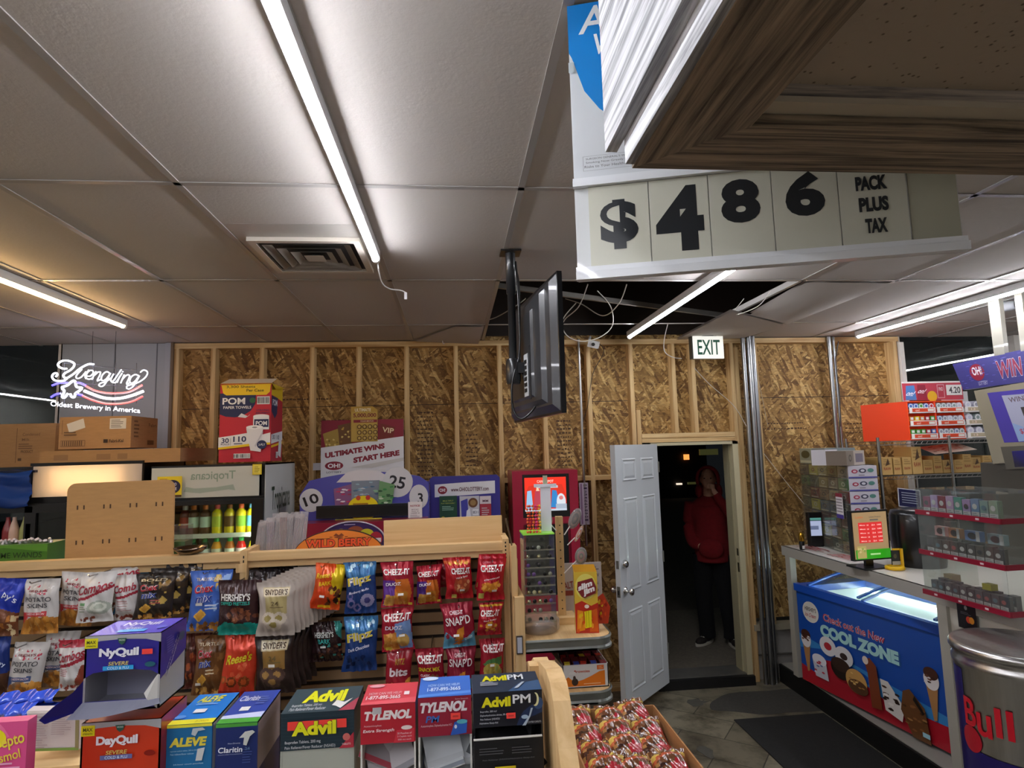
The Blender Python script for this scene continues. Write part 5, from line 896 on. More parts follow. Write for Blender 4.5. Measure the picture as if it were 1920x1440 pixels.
gt=thing('glass_tank','small clear tank of green liquid behind the right edge of the fibreboard','tank',((x0+x1)/2,2.88,ZR-.0095)); w_=x1-x0; h_=z1-ZR-.03
MB('clear','c8d4c8').box(-w_/2,w_/2,0,.08,0,.07+h_).build('glass',parent=gt); q=MB('g','2f5a1c'); q.box(-w_/2+.003,w_/2-.003,.003,.077,.002,h_); q.build('liquid',parent=gt)
p=at(350,1043,2.74); MB('chrome','7a6a5a').lathe([(.02,0),(.045,.006),(.062,.02),(.066,.03),(.060,.027),(.04,.012),(0,.009)],n=28).build('metal_dish',label='shallow shiny metal dish on the gondola rail right of the fibreboard',cat='dish',loc=(p.x,2.775,ZR+.0345))
# incense packets upright
colr=['8a5a50','7a6a70','a08890','55606a','9a7a82','6a5a62','b0a0a8','7d7078']
rr=random.Random(5); pk=[]
for i in range(22):
    p=at(486+i*3.8,1040,2.92+.03*(i%3)); h=.15+.035*sm(0,12,i)+rr.uniform(-.01,.01)
    w2=.017; q=MB('wrap'); q.box(-w2,w2,-.004,.004,0,h,m='wrap'); cc=rr.choice(colr)
    for kk in range(5): q.box(-w2*.8+.0065*kk,-w2*.8+.0065*kk+.003,-.0015,.0015,.003,h*.88,cc,'p'); 
    if i in (13,17): q.box(-.015,.012,-.0045,-.003,h*.6,h*.8,'e4e4e0','p')
    q.build('incense_packet',label='clear incense packet in the upright bunch beside the oval sign',cat='incense packet',group='incense packets on the gondola top',loc=(p.x,2.90+.035*(i%3),ZR-.0095),rot=(rr.uniform(-.04,.0),rr.uniform(-.05,.12),rr.uniform(-.3,.3)))
# oval Wild Berry sign
x0,x1,z0,z1=rect(545,995,718,1043,2.82); w_=x1-x0; cxx=(x0+x1)/2; t=thing('oval_sign','orange oval incense sign standing on the gondola top','sign',(cxx,2.86,ZR-.0095)); h_=z1-ZR+.0095
def oval(rx,h,n=40,z0=0): return [(-rx,z0)]+[(-rx*K(PI*i/n),z0+h*S(PI*i/n)) for i in range(1,n)]+[(rx,z0)]
q=MB('p','3a2416'); q.prism(oval(w_/2,h_),0,.012,'y'); q.prism(oval(w_/2*.985,h_*.965),-.0006,0,'y',c='d87a24')
art(q,front(-w_/2,w_/2,-.001,0,h_),[('p',[(.04,0),(.1,.28),(.9,.28),(.96,0)],'e0642c'),('t','WILD BERRY',.5,.47,.74,.36,'3a1a12',{'b':.2}),('t','WILD BERRY',.5,.48,.72,.30,'e0501e',{'b':.09}),('p',[(.44,.76),(.47,.86),(.5,.78),(.53,.86),(.56,.76),(.5,.72)],'7a3a14'),('e',.5,.7,.05,.03,'8a4418'),('r',.4,.70,.43,.73,'7a3a14'),('r',.57,.70,.6,.73,'7a3a14'),('r',.16,.66,.40,.675,'3a1a12'),('r',.6,.66,.84,.675,'3a1a12')])
q.build('board',parent=t)
x0,x1,z0,z1=rect(598,979,722,1010,3.2); w_=x1-x0; t=thing('arched_sign','dark arched sign with coloured berries behind the oval sign','sign',((x0+x1)/2,3.2,ZR-.2995)); h_=z1-ZR+.30
q=MB('g','3a2858'); q.prism(oval(w_/2,h_*.25,30,h_*.75)+[(w_/2,0),(-w_/2,0)],0,.01,'y'); art(q,front(-w_/2,w_/2,-.0005,0,h_),[('e',.15,.78,.10,.08,'8a2838'),('e',.33,.84,.12,.08,'c8b82c'),('e',.55,.87,.13,.08,'8a4a34'),('e',.72,.84,.11,.07,'b8b02c'),('e',.86,.78,.10,.09,'a02838'),('r',.80,.74,.94,.79,'d8d0d4'),('l',.38,.96,.62,.98,1,'b8a8c8')],m='g')
q.build('board',parent=t); q=MB('wrapc','b0a8b8'); q.tube([(-w_/2*K(PI*i/30),0,h_*.755+h_*.25*S(PI*i/30)) for i in range(31)],.004,6); q.build('rim',parent=t)
MB('plyz').box(-2.45,.20,3.0,3.27,ZR-.32,ZR-.30).box(-2.45,.20,3.24,3.27,0,ZR-.32).build('rear_counter',label='wooden rear shelf behind the gondola carrying the arched sign',cat='shelf')
# ============================================================ END-CAP SHELVES right of the gondola
ec=thing('end_shelf_unit','wooden end-cap unit with two metal-edged shelves','shelving',(0,0,0))
def slab(z,name,xr,y0=2.62,y1=3.02,x0=.265):
    r=.07; pts=[(x0,y0),(xr-r,y0)]+[(xr-r+r*K(a),y0+r+r*S(a)) for a in np.linspace(-PI/2,0,8)]+[(xr,y1),(x0,y1)]
    MB('plyy').prism(pts,z-.02,z,'z').build(name,parent=ec)
    pa=[Vector((x0+.015,y0-.006,0))]+[Vector((xr-r+(r+.006)*K(a),y0+r+(r+.006)*S(a),0)) for a in np.linspace(-PI/2,0,10)]+[Vector((xr+.006,y1,0))]
    q=MB('alu','c4cac6'); vs=[]; prof=[(0,.002),(.004,-.006),(.0,-.014),(-.002,-.034),(.004,-.042),(.004,-.05)]
    for i,p in enumerate(pa):
        a=pa[max(0,i-1)]; b=pa[min(len(pa)-1,i+1)]; tt=(b-a).normalized(); nn=Vector((tt.y,-tt.x,0))
        for o_,h in prof: vs.append(p+nn*o_+Vector((0,0,z+h)))
    m_=len(prof); fs=[(i*m_+j,i*m_+j+1,(i+1)*m_+j+1,(i+1)*m_+j) for i in range(len(pa)-1) for j in range(m_-1)]
    q.add(vs,fs+[f[::-1] for f in fs],'c4cac6','alu'); q.build('price_channel',parent=ec)
    MB('plyz').prism([(y0+.05,z-.02),(y1,z-.02),(y1,z-.14),(y1-.04,z-.14),(y0+.05,z-.06)],x0+.004,x0+.022,'x').build('bracket',parent=ec)
zt=at(1060,1192,2.66).z; zb_=at(1090,1290,2.66).z
xr=at(1140,1185,2.7).x; xr2=at(1142,1290,2.7).x
slab(zt,'shelf',xr); slab(zb_,'shelf',xr2); slab(zb_-.32,'shelf',xr2)
ux0,ux1,_,_=rect(966,1090,984,1230,2.60)
MB('plyz').box(ux0,ux1,2.60,3.02,.0,at(975,1120,2.6).z).build('upright',parent=ec)
MB('plyz').box(ux0-.008,ux0+.016,2.62,2.70,at(970,1120,2.6).z,at(970,1025,2.6).z).build('upright_post',parent=ec)
q=MB('g','3a3434'); a,b,c_,d_=rect(968,1192,980,1226,2.598); q.box(a,b,2.592,2.6,c_,d_); q.box(a+.004,b-.003,2.591,2.592,c_+.005,d_-.005,'b8bcc8'); q.build('label_holder',parent=ec)
MB('plyz').box(ux0,.62,3.02,3.04,.0,zt+.12).build('back_panel',parent=ec) if 0 else None
# jewellery tower: clear acrylic with small round pieces
p=at(1012,1178,2.75); jt=thing('jewellery_tower','clear acrylic display tower of small round jewellery with green top','display',(p.x,2.76,zt))
x0,x1,z0,z1=rect(981,1000,1042,1170,2.74); hw=(x1-x0)/2*.94; H_=at(1010,1000,2.74).z-zt
q=MB('clear','dfe4e0'); q.box(-hw,-hw+.003,-hw,hw,.02,H_); q.box(hw-.003,hw,-hw,hw,.02,H_); q.box(-hw,hw,hw-.003,hw,.02,H_); q.build('case_wall',parent=jt)
MB('wrap','e8e4e0').lathe([(hw*1.15,0),(hw*1.3,.01),(hw*1.3,.05),(hw*1.1,.06)],n=28).build('round_base',parent=jt)
q=MB('e1','7ac83a'); material('limeglass',.2,col='8fd84a',emit=.05); q=MB('limeglass'); q.box(-hw*1.02,hw*1.02,-hw*1.02,hw*1.02,H_,H_+.006,m='limeglass'); q.build('green_top',parent=jt)
rr=random.Random(9); rows=9
for k in range(rows):
    z=.05+(H_-.08)*k/rows; q=MB('clear','eef2ee'); q.box(-hw,hw,-hw,-hw+.028,z,z+.002); q.box(-hw,hw,-hw-.0005,-hw+.001,z,z+.007); q.build('tray',parent=jt)
    for i in range(5):
        c=rr.choice(['14161a','14161a','e8e8e0','6a4a8a','c8c49a','a8b0a0','d8d4b0','8a8a7a'])
        if rr.random()<.25: continue
        MB('chrome' if c in('e8e8e0','d8d4b0') else 'g',c).lathe([(.0,-.004),(.0085,-.003),(.0085,.003),(.0,.004)],o=(0,0,0),n=14,axis='y').build('round_piece',parent=jt).location=(-hw+.02+(2*hw-.04)*i/4,-hw+.014,z+.0115)
q=MB('g','e6e8f2'); x_=at(1023,900,2.74).x-p.x; q.box(x_-.022,x_+.024,.0,.01,H_+.006,at(1020,912,2.74).z-zt); q.box(x_-.05,x_+.05,-.006,.016,at(1020,914,2.74).z-zt,at(1020,908,2.74).z-zt); q.box(x_-.01,x_+.01,-.004,.0,at(1020,908,2.74).z-zt,at(1020,892,2.74).z-zt,'b8bca0'); q.build('header_card',parent=jt)
# beaded strands hanging on the header
for i,(px_,py,c) in enumerate(((992,965,'d8342a'),(998,972,'e8702a'),(1003,968,'d83a7a'),(1010,975,'e8b83a'),(988,978,'d85a2a'),(1006,985,'f04a3a'))):
    a=at(px_,py-25,2.72); q=MB('g',c); 
    for k in range(9): q.sphere((a.x+.002*S(k*2+i),2.70+.003*K(k),zt+H_+.012+.014*k),.006,8)
    q.build('beaded_strand',label='beaded strand hanging by the header card of the jewellery tower',cat='beads',group='beaded strands on the jewellery tower')
# lollipop post
p=at(1053,1140,2.86); lh=thing('lollipop_stand','square wooden post stand with holes for lollipops','stand',(p.x+.005,2.88,zt))
hz=at(1050,968,2.88).z-zt
q=MB('plyz'); q.box(-.016,.016,-.016,.016,.03,hz)
for k in range(11): q.lathe([(.0035,0),(.0035,.0005)],o=(0,-.0163,.06+(hz-.1)*k/10),n=8,axis='y',c='2a1a0c',m='p')
q.build('post',parent=lh); MB('ply').box(-.06,.06,-.06,.06,0,.03).build('base',parent=lh)
def pop(px0,px1,rx,rz,cols,lab,rot,Y=2.84):
    a=at(*px0,Y); b=at(*px1,Y); t=thing('lollipop',lab,'lollipop',a); d=b-a
    MB('g','ece8e4').tube([(0,0,0),tuple(d)],.0028,6).build('stick',parent=t)
    q=MB('g'); n=10; rr=random.Random(len(lab))
    for k in range(5): 
        q.lathe([(rx*(1-k*.2),-.004),(rx*(1-k*.2)*1.0,.004)],n=18,axis='y',c=cols[k%len(cols)])
        q.T=q.T@Matrix.Translation((0,-.001,0))
    o=q.build('candy',parent=t); o.location=d+d.normalized()*rz*.7; o.scale=(1,1,rz/rx); o.rotation_euler=(0,rot,0)
    w=MB('wrap','eae6e4'); w.sphere((0,0,0),(rx*1.12,.012,rx*1.15),14); o2=w.build('wrapper',parent=t); o2.location=o.location; o2.scale=(1,1,rz/rx); o2.rotation_euler=(0,rot,0)
pop((1043,995),(1029,980),.030,.036,['5a6a5a','c87a8a','e8d8c8','7a4a5a','b8c8a0'],'swirled lollipop leaning left over the jewellery tower',-.4,2.8)
pop((1058,1003),(1071,983),.024,.045,['5a4a44','8a6a5a','3a3430'],'dark wrapped lollipop sticking up right of the post',.45)
pop((1064,1022),(1078,1008),.010,.038,['e8983a','d8d8d8','c85a2a'],'narrow orange and white candy stick right of the post',.5)
pop((1058,1075),(1082,1050),.026,.036,['5a5a44','8a7a5a','a85a5a'],'dark wrapped lollipop above the meat-stick box',.15)
# spear-shaped pieces left of the tower
for (a,b,c_,lab) in (((948,972),(963,1090),'6a5540','thin curved dark card standing left of the jewellery tower'),):
    A_,B_=at(*a,2.62),at(*b,2.66); MB('g',c_).tube(catmull([A_,(A_+B_)/2+Vector((.012,0,0)),B_],6),.004,6).build('curved_strip',label=lab,cat='strip')
# meat stick box
x0,x1,z0,z1=rect(1076,1062,1122,1172,2.68); w_=(x1-x0)*.92; h_=z1-z0-.0; t=thing('meat_stick_box','tall yellow and red meat-stick carton at the front of the end shelf','box',((x0+x1)/2,2.68,zt),(0,0,-.12))
q=MB('g','d8b020'); h_=at(1098,1064,2.68).z-zt-.005; q.box(-w_/2,w_/2,0,.06,0,h_*.95); fw=front(-w_/2,w_/2,-.0003,0,h_)
art(q,fw,[('r',0,0,1,.95,'dcb83a'),('e',.5,.72,.46,.2,'e8dc6a'),('p',[(0,0),(0,.45),(.3,.5),(.7,.42),(1,.47),(1,0)],'c02a1c'),('p',[(.05,.02),(.1,.36),(.35,.34),(.4,.05)],'e8901c'),('p',[(.6,.02),(.65,.34),(.95,.38),(.97,.02)],'d8601c'),('q',.1,.03,.9,.3,14,.06,['e8c01c','e0501c','f0a030']),('p',[(.42,.08),(.38,.34),(.7,.36),(.68,.1)],'e8d81c'),('r',.45,.1,.47,.34,'a89a10'),('r',.56,.1,.58,.35,'a89a10'),
 ('p',[(.10,.68),(.14,.80),(.78,.86),(.94,.72),(.9,.62),(.42,.55),(.3,.57)],'7a1a20'),('t','slim',.46,.745,.62,.095,'f4f0ec',{'b':.12,'rot':8}),('t','jim',.62,.655,.50,.12,'f4f0ec',{'b':.12,'rot':8}),('e',.5,.42,.1,.03,'e8d8c8')],m='g')
q.build('carton',parent=t)
q=MB('g','e0a82c'); q.add([(-w_/2,0,h_*.95),(w_/2,0,h_*.95),(w_/2-.006,.055,h_*1.03),(-w_/2-.004,.055,h_*1.03)],[(0,1,2,3),(3,2,1,0)]); q.box(-w_/2+.01,w_/2-.012,.052,.058,h_*.95,h_*1.02,'c85a20'); q.build('top_flap',parent=t)
q=MB('g','c83a1c'); a=at(1140,1125,2.74); xx=(a.x-t.location.x); q.prism([(w_/2+.002,.02),(xx-.012,.02),(xx,.09),(xx-.03,.15),(w_/2+.002,.13)],.065,.07,'y'); art(q,flat((w_/2,.0648,.02),(xx-w_/2,0,0),(0,0,.13)),[('q',.1,.1,.75,.8,14,.1,['e8c01c','e0501c','f0a030','a82018'])],m='g'); q.build('side_wing',parent=t)
# cards / signs behind
x0,x1,z0,z1=rect(1050,1055,1128,1108,3.0); q=MB('p','b9b2b0'); q.box(x0,x1,3.0,3.006,zt,z1); art(q,front(x0,x1,2.9995,zt,z1),[('l',.68,.84,.95,.92,2,'6a5a5a'),('t','NOW',.82,.74,.24,.07,'6a5a5a'),('t','ON',.86,.58,.1,.06,'6a5a5a'),('t','K9',.86,.44,.1,.06,'6a5a5a'),('t','SALT',.17,.56,.28,.14,'8a3a34',{'b':.05,'rot':8}),('r',.1,.36,.3,.46,'8a3a30')]); q.build('advert_card',label='pale advert card standing behind the lollipop stand',cat='card')
# brownie box on the lower shelf
x0,x1,z0,z1=rect(1055,1246,1141,1282,2.66); w_=x1-x0; h_=z1-zb_; t=thing('brownie_box','open white snack-cake tray box with orange wave on the lower end shelf','box',((x0+x1)/2,2.66,zb_),(0,0,.0))
q=MB('p','d8d4d0'); D=.2; q.box(-w_/2,w_/2,0,.004,0,h_); q.box(-w_/2,w_/2,D-.004,D,0,h_*1.0); q.box(-w_/2,-w_/2+.004,0,D,0,h_); q.box(w_/2-.004,w_/2,0,D,0,h_); q.box(-w_/2,w_/2,0,D,0,.004)
art(q,front(-w_/2,w_/2,0,0,h_),[('p',[(.06,.08),(.06,.42),(.12,.5),(.2,.36),(.3,.28),(.45,.36),(.62,.5),(.8,.68),(.92,.72),(.92,.08)],'e07a1c'),('t','Brownies',.42,.72,.34,.12,'c04a2a',{'b':.05}),('r',.75,.76,.9,.95,'e0681c'),('l',.78,.79,.88,.92,2,'f0b080'),('e',.26,.28,.07,.16,'3a2c24'),('e',.25,.45,.03,.1,'4a3a30'),('p',[(.12,.62),(.16,.72),(.26,.72),(.3,.64),(.26,.6)],'e0dcd8'),('l',.45,.15,.85,.22,1,'f0c8a0')])
q.build('tray_box',parent=t); q=MB('cb','4a3c2a'); q.add([(-w_/2,.0,h_),(-w_/2,D,h_),(-w_/2-.03,D,h_+.1),(-w_/2-.06,.03,h_+.07)],[(0,1,2,3),(3,2,1,0)],'4a3f2c','cb'); q.build('side_flap',parent=t)
MB('cb','3c2f22').box(-w_/2,w_/2,D,D+.003,h_,h_+.12).build('lid',parent=t)
rr=random.Random(4)
for i in range(10):
    a=-w_/2+.025+(w_-.05)*(i%5)/4; y=.05+.09*(i//5); q=MB('wrapc','5a1a24'); q.box(-.016,.016,-.03,.03,0,h_*1.05,'5a1420'); q.box(-.012,.012,-.0305,-.01,h_*.7,h_*1.051,rr.choice(['c83a2a','d8c03a','8a2a34','3a4a9a'])); q.build('snack_cake',label='wrapped snack cake standing in the open brownie box',cat='snack cake',group='snack cakes in the brownie box',loc=(t.location.x+a,2.66+y,zb_+.005),rot=(.15,0,rr.uniform(-.2,.2)))
for i in range(7):
    p=at(1075+i*8,1325,2.75); MB('wrapc','22243a').sphere((0,0,.025),(.028,.04,.03),10).build('dark_pouch',label='dark wrapped pouch on the lowest end shelf under the brownie box',cat='pouch',group='dark pouches on the lowest end shelf',loc=(p.x,2.70+.05*(i%3),zb_-.32))
# ============================================================ FOREGROUND RACK AND MEDICINE CARTONS
FY=1.15
rk=thing('medicine_rack','blond wooden counter rack with curved side behind the register','rack',(0,0,0))
xS=.158
Pt=lambda a,b: atx(a,b,xS)
edge=[Pt(*p) for p in ((1002,1239),(1012,1242),(1023,1255),(1031,1280),(1037,1315),(1042,1360),(1047,1405),(1052,1445))]
prof=[(v.y,v.z) for v in edge]; prof=[(prof[0][0]+.06,prof[0][1]-.02)]+[(prof[0][0]+.02,prof[0][1]-.0)]+prof+[(prof[-1][0]-.12,prof[-1][1]-.18),(prof[-1][0]-.12,.95),(prof[0][0]+.06,.95)]
MB('plyz').prism(prof,xS,xS+.03,'x').build('side_panel',parent=rk)
MB('ply').box(-1.1,xS,FY-.11,FY+.24,1.15,1.17).box(-1.1,xS,FY+.22,FY+.24,1.17,1.33).build('shelf',parent=rk)
MB('ply').box(-1.1,xS+.03,FY-.3,FY+.24,.93,.95).build('base_board',parent=rk)
MB('plyz').box(xS-.018,xS,FY+.09,FY+.12,1.54,at(992,1246,FY+.1).z).build('peg_block',parent=rk)
MB('g','8f8a80').box(-2.2,.35,.35,1.45,.88,.93).box(-2.2,.35,1.2,1.45,0,.88).build('cashier_counter',label='long cashier counter in front carrying the wooden rack',cat='counter')
hot='f0443c'
def sticker(q,fw,u,v,w=.16,h=.09,c=hot): pass
def med(name,label,px,py_back,Y,ops,top,c,z_low,topc=None,inner='c9c9c4',tape=None,side=None,D=.14,m='g',packets=None,lip=None,rotz=0,open_face=True,stick=None,lowc='d4d4ce'):
    """dispenser carton: printed header front, printed top, open pocket below with walls and packets"""
    x0,x1,z0,z1=rect(*px,Y); w=x1-x0; h=z1-z0; cx_=(x0+x1)/2; zl=z_low
    t=thing(name,label,'carton',(cx_,Y,zl),(0,0,rotz)); zz0=z0-zl; zz1=z1-zl
    q=MB(m,c); q.box(-w/2,w/2,0,.004,zz0,zz1); q.box(-w/2,w/2,D-.004,D,0,zz1); q.box(-w/2,w/2,0,D,zz1-.003,zz1,topc or c); q.box(w/2-.004,w/2,.004,D,zz0,zz1,side or c); q.box(-w/2,-w/2+.004,.004,D,zz0,zz1,side or c)
    art(q,front(-w/2,w/2,0,zz0,zz1),ops,m=m,eps=.0003); art(q,flat((-w/2,0,zz1),(w,0,0),(0,D,0),(0,0,1)),top,m=m,eps=.0003)
    q.build('header',parent=t)
    q=MB(m,lowc); q.box(w/2-.003,w/2,0,D,0,zz0); q.box(-w/2,-w/2+.003,0,D,0,zz0); q.box(-w/2,w/2,0,D,0,.004); q.box(-w/2+.004,w/2-.004,D-.008,D-.005,.004,zz0+.01,'c4c0bc' if packets and lowc!='15161a' else lowc); q.box(-w/2,w/2,-.001,.003,0,max(.01,zz0*.35),lip or lowc); q.build('dispenser_tray',parent=t)
    if stick:
        for (u,v,a,b) in stick:
            s_=MB('p',hot); s_.box(-w/2+w*(u-a/2),-w/2+w*(u+a/2),-.004,-.0032,zz0+h*(v-b/2),zz0+h*(v+b/2)); s_.box(-w/2+w*(u-a*.3),-w/2+w*(u+a*.3),-.0042,-.004,zz0+h*(v-b*.15),zz0+h*(v+b*.15),'c03830'); s_.build('price_sticker',parent=t)
    if packets:
        rr=random.Random(len(label))
        for i in range(packets[0]):
            pc=MB('p',rr.choice(packets[1])); a,b=w*.5,.038; pc.box(-a/2-.01,a/2+.01,-b,b,-.0012,.0012); pc.box(-a/2-.01,a/2+.01,-b,-b+.01,.0012,.0014,rr.choice(packets[2]))
            o=pc.build('packet',label=packets[3],cat='packet',group=packets[4],loc=(cx_+rr.uniform(-.2,.2)*w,Y+.05+rr.uniform(-.008,.012),zl+zz0*(.35+.62*i/packets[0])),rot=(rr.uniform(.2,1.0),rr.uniform(-.5,.5),rr.uniform(-.7,.7)))
    return t,w,h
LZ=1.171
med('advil_box' if 0 else 'pain_reliever_carton','dark green pain-reliever carton with yellow lettering and grey lower front',(526,1335,664,1404),0,1.14,
 [('r',0,0,1,1,'22343e')]+[('r',0,.1*k,1,.1*k+.006,'33474f') for k in range(10)]+[('r',.1,.56,.9,.80,hot),('p',[(.8,0),(1,.42),(1,0)],'b03040'),('e',.9,.30,.05,.10,'c86a64'),('t','Advil',.46,.60,.62,.40,'22343e',{'b':.16}),('t','Advil',.46,.60,.60,.38,'e0e01c',{'b':.12}),('t','Ibuprofen Tablets, 200 mg',.31,.24,.48,.10,'c8ccd0',{'b':.01}),('t','Pain Reliever/Fever Reducer (NSAID)',.41,.10,.68,.10,'c8ccd0',{'b':.01}),('t','TABLETS',.9,.12,.12,.05,'e0c8c8')],
 [('r',0,0,1,1,'33464e'),('p',[(.78,0),(1,.5),(1,0)],'a84050'),('t','Advil',.5,.62,.6,.5,'e0e01c',{'b':.12}),('t','Ibuprofen Tablets, 200 mg',.3,.26,.42,.12,'c8ccd0'),('t','Pain Reliever/Fever Reducer',.34,.12,.5,.12,'c8ccd0'),('p',[(.66,.2),(.7,.4),(.82,.3),(.92,.45),(.84,.18),(.8,.06),(.72,.16)],'dcdcd8')],'22343e',LZ,lowc='a3a89e',lip='a3a89e',D=.11)
o=[x for x in bpy.data.objects if x.name.startswith('dispenser_tray')][-1]
x0,x1,z0,z1=rect(526,1404,664,1450,1.14); MB('g','a7aca2').box(x0,x1,1.141,1.145,LZ,z1).build('lower_front',parent=o.parent,loc=tuple(-Vector(o.parent.location)))
med('pain_reliever_carton','red extra-strength pain-reliever carton with loose packets below',(676,1320,779,1393),0,1.13,
 [('r',0,0,1,1,'b02030'),('t','TYLENOL',.5,.72,.88,.24,'e8e0e0',{'sh':.15,'b':.13}),('r',.22,.76,.38,.93,'b8b8bc'),('t','Acetaminophen',.22,.46,.32,.06,'d8a8ac'),('t','Extra Strength',.33,.33,.56,.10,'f0e4e4',{'sh':.15,'b':.04}),('p',[(.6,0),(.66,.32),(.98,.36),(.98,0)],'c83040'),('e',.84,.38,.10,.055,'e4d8d4'),('t','50 Pouches of',.8,.24,.26,.05,'e0c0c4'),('t','2 Caplets each',.8,.16,.26,.05,'e0c0c4'),('t','500 mg each',.8,.08,.24,.05,'e0c0c4')],
 [('r',0,0,1,1,'d0404c'),('p',[(0,.0),(0,.1),(1,.25),(1,0)],'e05a64'),('t','HOW CAN WE HELP?',.4,.5,.62,.12,'e8b8bc'),('t','1-877-895-3665',.38,.3,.64,.17,'f0e0e0',{'b':.05}),('r',.76,.36,.86,.52,'f0e0e0'),('e',.2,.86,.15,.08,'e8a0a8')],'a81e2e',LZ,packets=(18,['b8b4b8','c8c4c6','9a9498'],['b04a58','8a8a90'],'loose foil packet in the pocket under the red extra-strength carton','packets under the red extra-strength carton'),side='c8b8b4',D=.095)
med('pain_reliever_carton','blue-topped red night-time pain-reliever carton with open pocket',(784,1306,884,1379),0,1.13,
 [('r',0,0,1,1,'8e1c34'),('t','TYLENOL',.48,.74,.9,.27,'e0dce0',{'sh':.15,'b':.13}),('t','PM',.27,.44,.24,.17,'3a6ab8',{'sh':.15,'b':.05}),('t','Acetaminophen, Diphenhydramine HCl',.34,.27,.58,.07,'d0a8b0'),('p',[(.6,0),(.68,.34),(.92,.38),(.9,.04)],'2c5cb8'),('e',.82,.34,.10,.06,'5ab0c0'),('e',.7,.22,.025,.05,'d8e0f0'),('t','Extra Strength',.82,.93,.24,.05,'c8a0a8')],
 [('r',0,0,1,1,'3a6ec8'),('p',[(0,0),(0,.12),(1,.22),(1,.1)],'5a90e0'),('t','HOW CAN WE HELP?',.48,.55,.62,.12,'b8d0f0'),('t','1-877-895-3665',.48,.34,.64,.17,'e0ecf8',{'b':.04}),('e',.2,.9,.16,.1,'c8d8f0')],'2f5fb8',LZ,stick=[(.70,.50,.18,.16)],packets=(16,['c4c8cc','d0d4d6','a8acb0'],['8a9098','b8bcc0'],'loose white packet in the pocket under the blue-topped carton','packets under the blue-topped carton'),side='2f5fb8',D=.095,lip='d8dcd8')
med('pain_reliever_carton','black night-time pain-reliever carton with moon and yellow lettering',(887,1297,1017,1361),0,1.11,
 [('r',0,0,1,1,'121420'),('p',[(.62,0),(.66,.2),(.72,.4),(.86,.6),(1,.72),(1,.35),(.8,.2),(.74,0)],'1a2c50'),('e',.94,.62,.07,.18,'2f4c78'),('e',.74,.24,.05,.06,'9fb8d0'),('t','Advil',.33,.73,.42,.30,'e0d81c',{'b':.12}),('t','PM',.70,.78,.26,.26,'e0e4e8',{'b':.05}),('e',.90,.74,.05,.20,'d8d8a8'),('e',.875,.76,.045,.18,'121420'),('p',[(.7,.0),(.8,.28),(.83,.5),(.86,.5),(.82,.26),(.75,0)],'a8b8c8'),('t','Ibuprofen, 200 mg/',.22,.47,.24,.07,'b8bcc4'),('t','Diphenhydramine citrate, 38 mg',.30,.36,.40,.07,'b8bcc4'),('t','Pain Reliever (NSAID)/',.24,.25,.28,.07,'b8bcc4'),('t','Nighttime Sleep-Aid',.22,.14,.26,.07,'b8bcc4'),('t','COATED CAPLETS',.87,.10,.2,.05,'a8acb4')],
 [('r',0,0,1,1,'2a3648'),('p',[(.5,0),(.7,.4),(1,.5),(1,0)],'3c5a80'),('t','Advil',.34,.72,.38,.30,'d8d01c',{'b':.12}),('t','PM',.66,.72,.24,.28,'d8dce0',{'b':.05}),('l',.12,.3,.4,.55,3,'a8acb4'),('p',[(.6,.1),(.74,.4),(.78,.4),(.66,.1)],'b8c4d0')],'121420',LZ,stick=[(.54,.32,.13,.16)],side='b8bcc0',D=.09,lowc='15161a',lip='15161a',
 packets=(14,['26282c','1c1e22','34363a'],['3a3c40','101114'],'dark loose packet in the tray of the black carton','dark packets in the black carton'))
x0,x1,z0,z1=rect(889,1393,1020,1450,1.07); w_=x1-x0; t=thing('tray_front','black printed tray front below the dark packets','tray',((x0+x1)/2,1.085,LZ)); q=MB('g','131418'); q.box(-w_/2,w_/2,0,.004,0,z1-LZ); q.box(-w_/2,-w_/2+.003,.004,.02,0,z1-LZ); art(q,front(-w_/2,w_/2,0,z0-LZ,z1-LZ),[('l',.08,.5,.45,.75,3,'4a4c50'),('l',.55,.5,.9,.75,3,'4a4c50'),('t','Pain Reliever (NSAID)/Nighttime Sleep-Aid',.5,.35,.75,.06,'5a5c60'),('r',.3,.0,.6,.12,'c8b81c')],m='g'); q.build('panel',parent=t); q=MB('g','d0d0cc'); q.box(-w_/2,w_/2,-.0004,.0044,z1-LZ,z1-LZ+.0015); q.build('cut_edge',parent=t)
med('allergy_carton','dark blue allergy carton with green band and torn tape',(404,1356,482,1450),0,1.12,
 [('r',0,0,1,1,'1c2c66'),('r',0,.93,1,1,'4a9a3c'),('t','Non-Drowsy',.45,.60,.3,.035,'b8c0d8'),('t','Claritin',.36,.48,.58,.11,'e8ecf4',{'sh':.1,'b':.04}),('t','loratadine tablets 10 mg/antihistamine',.36,.39,.58,.025,'a8b0cc'),('l',.66,.2,.9,.5,6,'3f5088'),('t','24',.78,.5,.12,.06,'5a7a9a',{'b':.03}),('p',[(.58,.72),(.72,.84),(.9,.86),(.96,.82),(.84,.74),(.76,.56),(.68,.58),(.7,.72)],'c4c8c4'),('e',.4,.0,.2,.10,'121c44')],
 [('r',0,0,1,1,'3048a0'),('r',0,0,1,.13,'4aa03c'),('p',[(0,.13),(0,.22),(1,.3),(1,.13)],'c8d0f0'),('t','Claritin',.34,.74,.52,.17,'d8dcf0',{'sh':.1,'b':.04}),('r',.3,.34,.54,.46,'e4e4e4'),('l',.6,.5,.9,.8,4,'5a70b8')],'3a52a8',LZ,side='b8a8a8',D=.14,topc='3048a0',lowc='1c2c66',lip='1c2c66')
